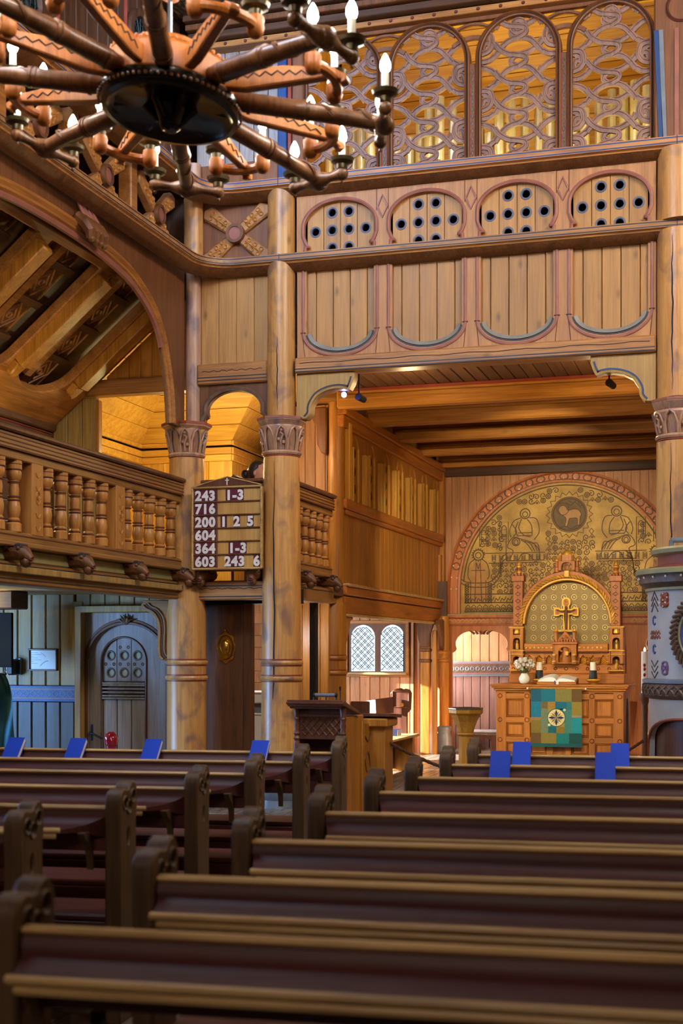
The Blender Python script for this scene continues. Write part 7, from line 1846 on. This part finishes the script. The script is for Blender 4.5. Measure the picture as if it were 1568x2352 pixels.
MU, MV, MR = .86, 1.735, .34
def disc(name, r0, r1, mat, w_, n=40):
    m = M(); vs = []; fs = []
    k = 6
    for i in range(n):
        for j in range(k+1):
            r = r0+(r1-r0)*j/k; q = 2*PI*i/n; vs.append(PT_(MU+r*math.cos(q), MV+r*math.sin(q), w_))
    for i in range(n):
        for j in range(k): fs.append((i*(k+1)+j, ((i+1) % n)*(k+1)+j, ((i+1) % n)*(k+1)+j+1, i*(k+1)+j+1))
    m.add(vs, fs); return obj(name, m, mat, pu)
disc('medallion_field', 0, .27, P_MBLUE, .004); disc('medallion_red', 0, .12, P_PULRED, .008)
for q0 in range(48):
    q = 2*PI*q0/48; m = M(); m.tube([PT_(MU+r*math.cos(q+.1*(r-.3)*30), MV+r*math.sin(q+.1*(r-.3)*30), .018) for r in (.275, .305, .335)], .014, 5); obj('wreath_leaf', m, P_CARV, pu)
m = M()
for k in range(6):
    q = math.radians(60*k+30); c_ = (MU+.165*math.cos(q), MV+.165*math.sin(q))
    sp = [(c_[0]+(.075-.0035*t)*math.cos(t*.55+q), c_[1]+(.075-.0035*t)*math.sin(t*.55+q)) for t in range(20)]
    m.tube([PT_(u, v, .012) for u, v in sp], .008, 5); obj('spiral', m, P_OCHRE, pu); m = M()
m.tube([PT_(MU+.255*math.cos(2*PI*k/40), MV+.255*math.sin(2*PI*k/40), .010) for k in range(40)], .008, 5, True)
obj('medallion_border', m, P_OCHRE, pu)
m = M(); m.tube([(PX-.40, PY-.2, 2.44), (PX-.40, PY-.2, 2.50)], .02, 8); m.tube([(PX-.40, PY-.2, 2.50), (PX+.3, PY-.2, 2.50)], .022, 10); obj('book_rail', m, P_STONE, pu)

# ================================================================== AISLE AND WALL THINGS
nx0, nz1 = onY(65, 1490, YD-.02); nx1, nz0 = onY(131, 1541, YD-.02)
nf = thing('framed_notice', ((nx0+nx1)/2, YD, nz0), 'white notice in a thin wooden frame on the plank wall left of the door', 'picture')
for a in ((nx0, nx0+.016, nz0, nz1), (nx1-.016, nx1, nz0, nz1), (nx0, nx1, nz0, nz0+.016), (nx0, nx1, nz1-.016, nz1)): boxo('frame_bar', nf, W_LECT, a[0], a[1], YD-.03, YD, a[2], a[3], .004)
boxo('paper', nf, P_WHITE, nx0+.014, nx1-.014, YD-.012, YD-.004, nz0+.014, nz1-.014, 0)
m = M()
for k in range(7): m.ribbon([(nx0+.03, nz1-.04-.018*k), (nx0+.03+.12*(.6+.4*math.sin(k*2.1)), nz1-.04-.018*k)], [(-.0016, 0), (.0016, 0)], TY(YD-.0125))
m.ribbon(smoothp([(nx0+.13, nz0+.05), (nx0+.18, nz0+.09), (nx0+.22, nz0+.10)], 4), [(-.003, 0), (.003, 0)], TY(YD-.0125)); m.ribbon([(nx0+.14, nz1-.04), (nx0+.19, nz1-.08)], [(-.002, 0), (.002, 0)], TY(YD-.0125)); obj('printed_lines', m, P_BLUE, nf)
bx, bz = onY(518, 1487, YD+.04); bq = thing('brass_plaque', (bx, YD, bz), 'oval brass plaque with scalloped rim on the dark boards behind the corner post', 'plaque')
m = M(); m.plate([(bx+(.098+.008*math.cos(8*q))*math.cos(q), bz+(.15+.01*math.cos(8*q))*math.sin(q)) for q in [2*PI*k/48 for k in range(48)]], (), TY(YD+.035), .012); obj('plate', m, P_BRASS, bq, bevel=.004)
m = M(); m.ball((bx, YD+.03, bz), .05, .03, .075, 16, 10); obj('boss', m, P_BRASS, bq); m = M(); m.ribbon(circ(bx, bz, .074, 24, .115), [(-.006, 0), (0, .01), (.006, 0)], TY(YD+.023), True); obj('bead_ring', m, P_BRASS, bq); m = M(); m.ball((bx, YD+.025, bz+.165), .014, n=8, m=6); obj('top_finial', m, P_BRASS, bq); m = M(); m.tube([(bx+.03, YD+.01, bz-.07), (bx+.06, YD-.01, bz-.08)], .008, 6); obj('candle_arm', m, P_BRASS, bq)
rx_, rz_ = onY(255, 1700, 11.0)
rd = thing('red_ornament', (rx_, 11.0, rz_-.25), 'glossy crumpled red rounded ornament standing before the aisle door', 'ornament')
m = M(); rnd = random.Random(2); m.ball((rx_, 11.0, rz_), .064, .064, .075, 22, 16)
m.v = [(x+rnd.uniform(-.004, .004), y+rnd.uniform(-.004, .004), z+rnd.uniform(-.004, .004)) for x, y, z in m.v]; obj('crumpled_head', m, P_REDG, rd)
m = M(); m.lathe((rx_, 11.0, rz_), [(.12, -.20), (.085, -.13), (.06, -.085), (.045, -.07), (.05, -.05)], 14); obj('wrapped_base', m, P_REDG, rd); m = M(); m.tube([(rx_, 11.0, 0), (rx_, 11.0, rz_-.17)], .03, 8); obj('stand', m, P_BLACK, rd)
qx0, qz1 = onY(-60, 1408, 11.6); qx1, qz0 = onY(29, 1528, 11.6)
bpn = thing('black_panel', (qx1, 11.6, qz0), 'flat black panel at the left edge above the dark cloth', 'panel')
boxo('screen', bpn, P_MATTE, qx0, qx1, 11.58, 11.62, qz0-.02, qz1, .006); m = M(); m.tube([(qx1-.25, 11.62, 0), (qx1-.25, 11.62, qz0+.1)], .02, 8); obj('stand_pole', m, P_BLACK, bpn)
P_SILVER = plain('blue_silver', (120, 150, 180), .3, .6)
ux, uz = onY(30, 1530, 12.1)
dv_ = thing('wall_device', (ux, 12.1, uz), 'small black wall device with pale lever and round knob near the framed notice', 'device')
boxo('back_plate', dv_, P_SILVER, ux-.02, ux+.045, 12.17, 12.20, uz-.09, uz+.08, .006); boxo('body', dv_, P_BLACK, ux-.05, ux+.02, 12.06, 12.17, uz-.09, uz+.07, .015)
m = M(); m.tube([(ux-.075, 12.06, uz+.02), (ux-.075, 12.06, uz+.10)], .012, 8); m.tube([(ux-.075, 12.06, uz+.075), (ux-.03, 12.1, uz+.075)], .010, 6); m.tube([(ux-.075, 12.06, uz+.02), (ux-.06, 12.06, uz-.05)], .008, 6); obj('lever', m, P_SILVER, dv_)
m = M(); m.ball((ux-.07, 12.05, uz-.075), .022, n=10, m=8); m.tube([(ux-.07, 12.05, uz-.08), (ux-.14, 12.03, uz-.18)], .006, 6); obj('knob', m, P_SILVER, dv_)
# dark cloth drape at the left edge
dx0, dz1 = onY(-70, 1545, 11.3); dx1, dz0 = onY(42, 1760, 11.3)
dc = thing('draped_cloth', (dx0, 11.3, 0), 'dark blue-green folded cloth hanging at the left edge over a stand', 'cloth')
m = M(); nu, nv = 40, 24; vs_ = []
for j in range(nv+1):
    for i in range(nu+1):
        u, v = i/nu, j/nv; wx = .72+.28*math.sin(min(1, v*2.2)*PI/2)+.06*math.sin(v*9)
        x = dx0+(dx1-dx0)*u*wx; z = dz1+(dz0-.7-dz1)*v
        vs_.append((x, 11.3+.05*math.sin(u*16+v*5)+.03*math.sin(v*14+u*7)-.12*math.sin(u*PI), z))
m.add(vs_, [(j*(nu+1)+i, j*(nu+1)+i+1, (j+1)*(nu+1)+i+1, (j+1)*(nu+1)+i) for j in range(nv) for i in range(nu)]); obj('folds', m, P_CLOTH, dc, smooth=80)
boxo('rail', dc, P_BLACK, dx0, dx1-.12, 11.28, 11.30, dz1-.02, dz1, .004); m = M(); m.tube([(dx0+.1, 11.29, 0), (dx0+.1, 11.29, dz1)], .02, 8); obj('stand_leg', m, P_BLACK, dc)
# white blocks in the vestibule
for (za, zb, lab) in ((1.07, 1.17, 'upper bright white ledge seen through the gap left of the great post'), (.62, .95, 'lower bright white chest seen through the gap left of the great post')):
    t = thing('white_chest', (-4.75, 13.2, za), lab, 'box'); boxo('chest_body', t, P_WHITE, -5.05, -4.62, 13.1, 13.5, za if za > .9 else .2, zb, .01); boxo('lid', t, P_WHITE, -5.06, -4.61, 13.09, 13.51, zb, zb+.02, .006)
    if za > .9: boxo('support', t, P_BLUE, -5.0, -4.64, 13.15, 13.45, .97, za, .005)
# roundel windows high in the side wall
for px, py, i in ((55, -6, 2), (318, 92, 3)):
    y, z = onX(px, py, -5.19); wn2 = struct('window_%d' % i)
    m = M(); m.ribbon(circ(y, z, .22, 28), [(-.04, 0), (-.03, .05), (.03, .05), (.04, 0)], TX(-5.19), True); obj('round_frame', m, W_DARK, wn2)
    m = M(); m.plate(circ(y, z, .20, 28), (), TX(-5.18), .006); obj('pane', m, GLASST, wn2)
    m = M()
    for k in range(8):
        a = PI*k/8; m.ribbon([(y-.2*math.cos(a), z-.2*math.sin(a)), (y+.2*math.cos(a), z+.2*math.sin(a))], [(-.004, 0), (0, .006), (.004, 0)], TX(-5.176))
    for r in (.07, .14): m.ribbon(circ(y, z, r, 20), [(-.004, 0), (0, .006), (.004, 0)], TX(-5.176), True)
    obj('lead_cames', m, P_LEAD, wn2)

# ================================================================== PERSON IN THE GALLERY
HX, HZ = onY(592, 1086, 12.75); HY = 12.75
pe = thing('person', (HX, HY, 2.27), 'seated person with dark hair in a bun behind the railing, left of the great post', 'person')
def skinmesh(name, verts, edges, radii, mat, parent, root=0, sub=2):
    off = OFF[parent.name]
    me = bpy.data.meshes.new(name); me.from_pydata([tuple(Vector(v)-off) for v in verts], edges, []); me.materials.append(mat)
    o = bpy.data.objects.new(name, me); COL.objects.link(o); o.parent = parent
    s = o.modifiers.new('skin', 'SKIN'); s.use_smooth_shade = True
    for i, r in enumerate(radii):
        rr = r if isinstance(r, tuple) else (r, r); me.skin_vertices[0].data[i].radius = rr
    for i, v in enumerate(me.skin_vertices[0].data): v.use_root = (i == root)
    u = o.modifiers.new('sub', 'SUBSURF'); u.levels = u.render_levels = sub; return o
fz_ = 2.27
V = [(HX-.06, HY, fz_+.52), (HX-.05, HY, fz_+.66), (HX-.03, HY, fz_+.80), (HX-.02, HY, fz_+.90), (HX-.0, HY, fz_+.97), (HX+.005, HY, fz_+1.02),
     (HX-.02, HY-.16, fz_+.89), (HX+.02, HY-.20, fz_+.70), (HX+.16, HY-.15, fz_+.58), (HX+.28, HY-.12, fz_+.56),
     (HX-.02, HY+.16, fz_+.89), (HX+.02, HY+.20, fz_+.70), (HX+.16, HY+.15, fz_+.58), (HX+.28, HY+.12, fz_+.56),
     (HX+.0, HY-.09, fz_+.50), (HX+.36, HY-.10, fz_+.50), (HX+.38, HY-.10, fz_+.10), (HX+.46, HY-.10, fz_+.05),
     (HX+.0, HY+.09, fz_+.50), (HX+.36, HY+.10, fz_+.50), (HX+.38, HY+.10, fz_+.10), (HX+.46, HY+.10, fz_+.05)]
Eg = [(0, 1), (1, 2), (2, 3), (3, 4), (4, 5), (3, 6), (6, 7), (7, 8), (8, 9), (3, 10), (10, 11), (11, 12), (12, 13), (0, 14), (14, 15), (15, 16), (16, 17), (0, 18), (18, 19), (19, 20), (20, 21)]
Rr = [(.15, .12), (.13, .10), (.14, .11), (.11, .09), .05, .048, .06, .048, .04, .034, .06, .048, .04, .034, .085, .065, .045, .04, .085, .065, .045, .04]
P_JACKET = plain('dark_jacket', (34, 36, 48), .7)
skinmesh('clothed_body', V, Eg, Rr, P_JACKET, pe)
m = M(); m.ball((0, 0, 0), 1, 1, 1, 28, 20)
def headshape(p):
    x, y, z = p                       # face looks to +x
    r = Vector((x*.098, y*.075, z*.118))
    if z < 0: r.x += .012*(-z); r.y *= 1-.25*max(0, -z-.2)
    if x > .55:
        nose = math.exp(-((y/.16)**2)-(((z+.12)/.22)**2)); r.x += .028*nose
        r.x -= .012*math.exp(-(((abs(y)-.38)/.18)**2)-(((z-.10)/.14)**2)); r.x += .008*math.exp(-((y/.3)**2)-(((z+.52)/.10)**2)); r.x += .012*math.exp(-((y/.3)**2)-(((z+.85)/.14)**2))
    return (HX+r.x, HY+r.y, HZ+r.z)
m.v = [headshape(p) for p in m.v]; hd = obj('head', m, P_SKIN, pe, smooth=180)
m = M(); m.tube([(HX-.012, HY, HZ-.16), (HX-.005, HY, HZ-.06)], [.046, .046], 12); obj('neck', m, P_SKIN, pe)
for s in (-1, 1):
    m = M(); m.ball((HX-.005, HY+s*.074, HZ-.012), .016, .009, .028, 10, 8); obj('ear', m, P_SKIN, hd)
    m = M(); m.ball((HX+.080, HY+s*.030, HZ+.012), .011, .012, .008, 10, 8); obj('eye', m, P_WHITE, hd); m = M(); m.ball((HX+.089, HY+s*.031, HZ+.012), .005, .006, .006, 8, 6); obj('iris', m, P_BLACK, hd)
    m = M(); m.tube([(HX+.083, HY+s*.014, HZ+.028), (HX+.086, HY+s*.032, HZ+.034), (HX+.076, HY+s*.050, HZ+.028)], .0035, 5); obj('eyebrow', m, P_HAIR, hd)
m = M(); m.tube([(HX+.098, HY-.020, HZ-.060), (HX+.104, HY, HZ-.058), (HX+.098, HY+.020, HZ-.060)], [.003, .006, .003], 6); obj('mouth', m, plain('lips', (160, 84, 76), .5), hd)
m = M(); m.ball((0, 0, 0), 1, 1, 1, 24, 18)
hv_ = []
for x, y, z in m.v:
    k = 1.09; cut = .42+.5*max(0, x)          # hairline
    if x > .25 and z < .55+.25*(x-.25): k = .90
    if x > -.15 and z < .10: k = .90
    if z < -.55: k = .88
    hv_.append((HX+x*.098*k-.004, HY+y*.075*k, HZ+z*.118*k+.003))
m.v = hv_; obj('hair', m, P_HAIR, pe, smooth=180)
m = M(); m.ball((HX-.125, HY, HZ-.012), .036, .034, .042, 14, 10); m.tube([(HX-.125+.03*math.cos(q), HY-.03, HZ-.012+.035*math.sin(q)) for q in [2*PI*k/12 for k in range(12)]], .010, 6, True); obj('hair_bun', m, P_HAIR, pe)
m = M(); m.tube([(HX-.03, HY-.05, HZ-.125), (HX-.045, HY+.0, HZ-.12), (HX-.03, HY+.05, HZ-.125), (HX+.02, HY+.04, HZ-.14), (HX+.03, HY, HZ-.145), (HX+.02, HY-.04, HZ-.14)], .022, 8, True); obj('collar', m, P_JACKET, pe)
chs = thing('gallery_chair', (HX-.1, HY, 2.27), 'curved brown chair back behind the seated person in the gallery', 'chair')
boxo('seat', chs, W_LECT, HX-.22, HX+.18, HY-.2, HY+.2, 2.27+.40, 2.27+.43, .01)
m = M(); m.tube([(HX-.22, HY-.18, 2.70), (HX-.24, HY-.18, HZ-.10), (HX-.22, HY-.10, HZ-.035), (HX-.215, HY+.10, HZ-.035), (HX-.24, HY+.18, HZ-.10), (HX-.22, HY+.18, 2.70)], .014, 8); obj('bent_back', m, W_LECT, chs)
for sx in (-.2, .16):
    for sy in (-.18, .18): m = M(); m.tube([(HX+sx, HY+sy, 2.27), (HX+sx, HY+sy, 2.68)], .015, 8); obj('leg', m, W_LECT, chs)
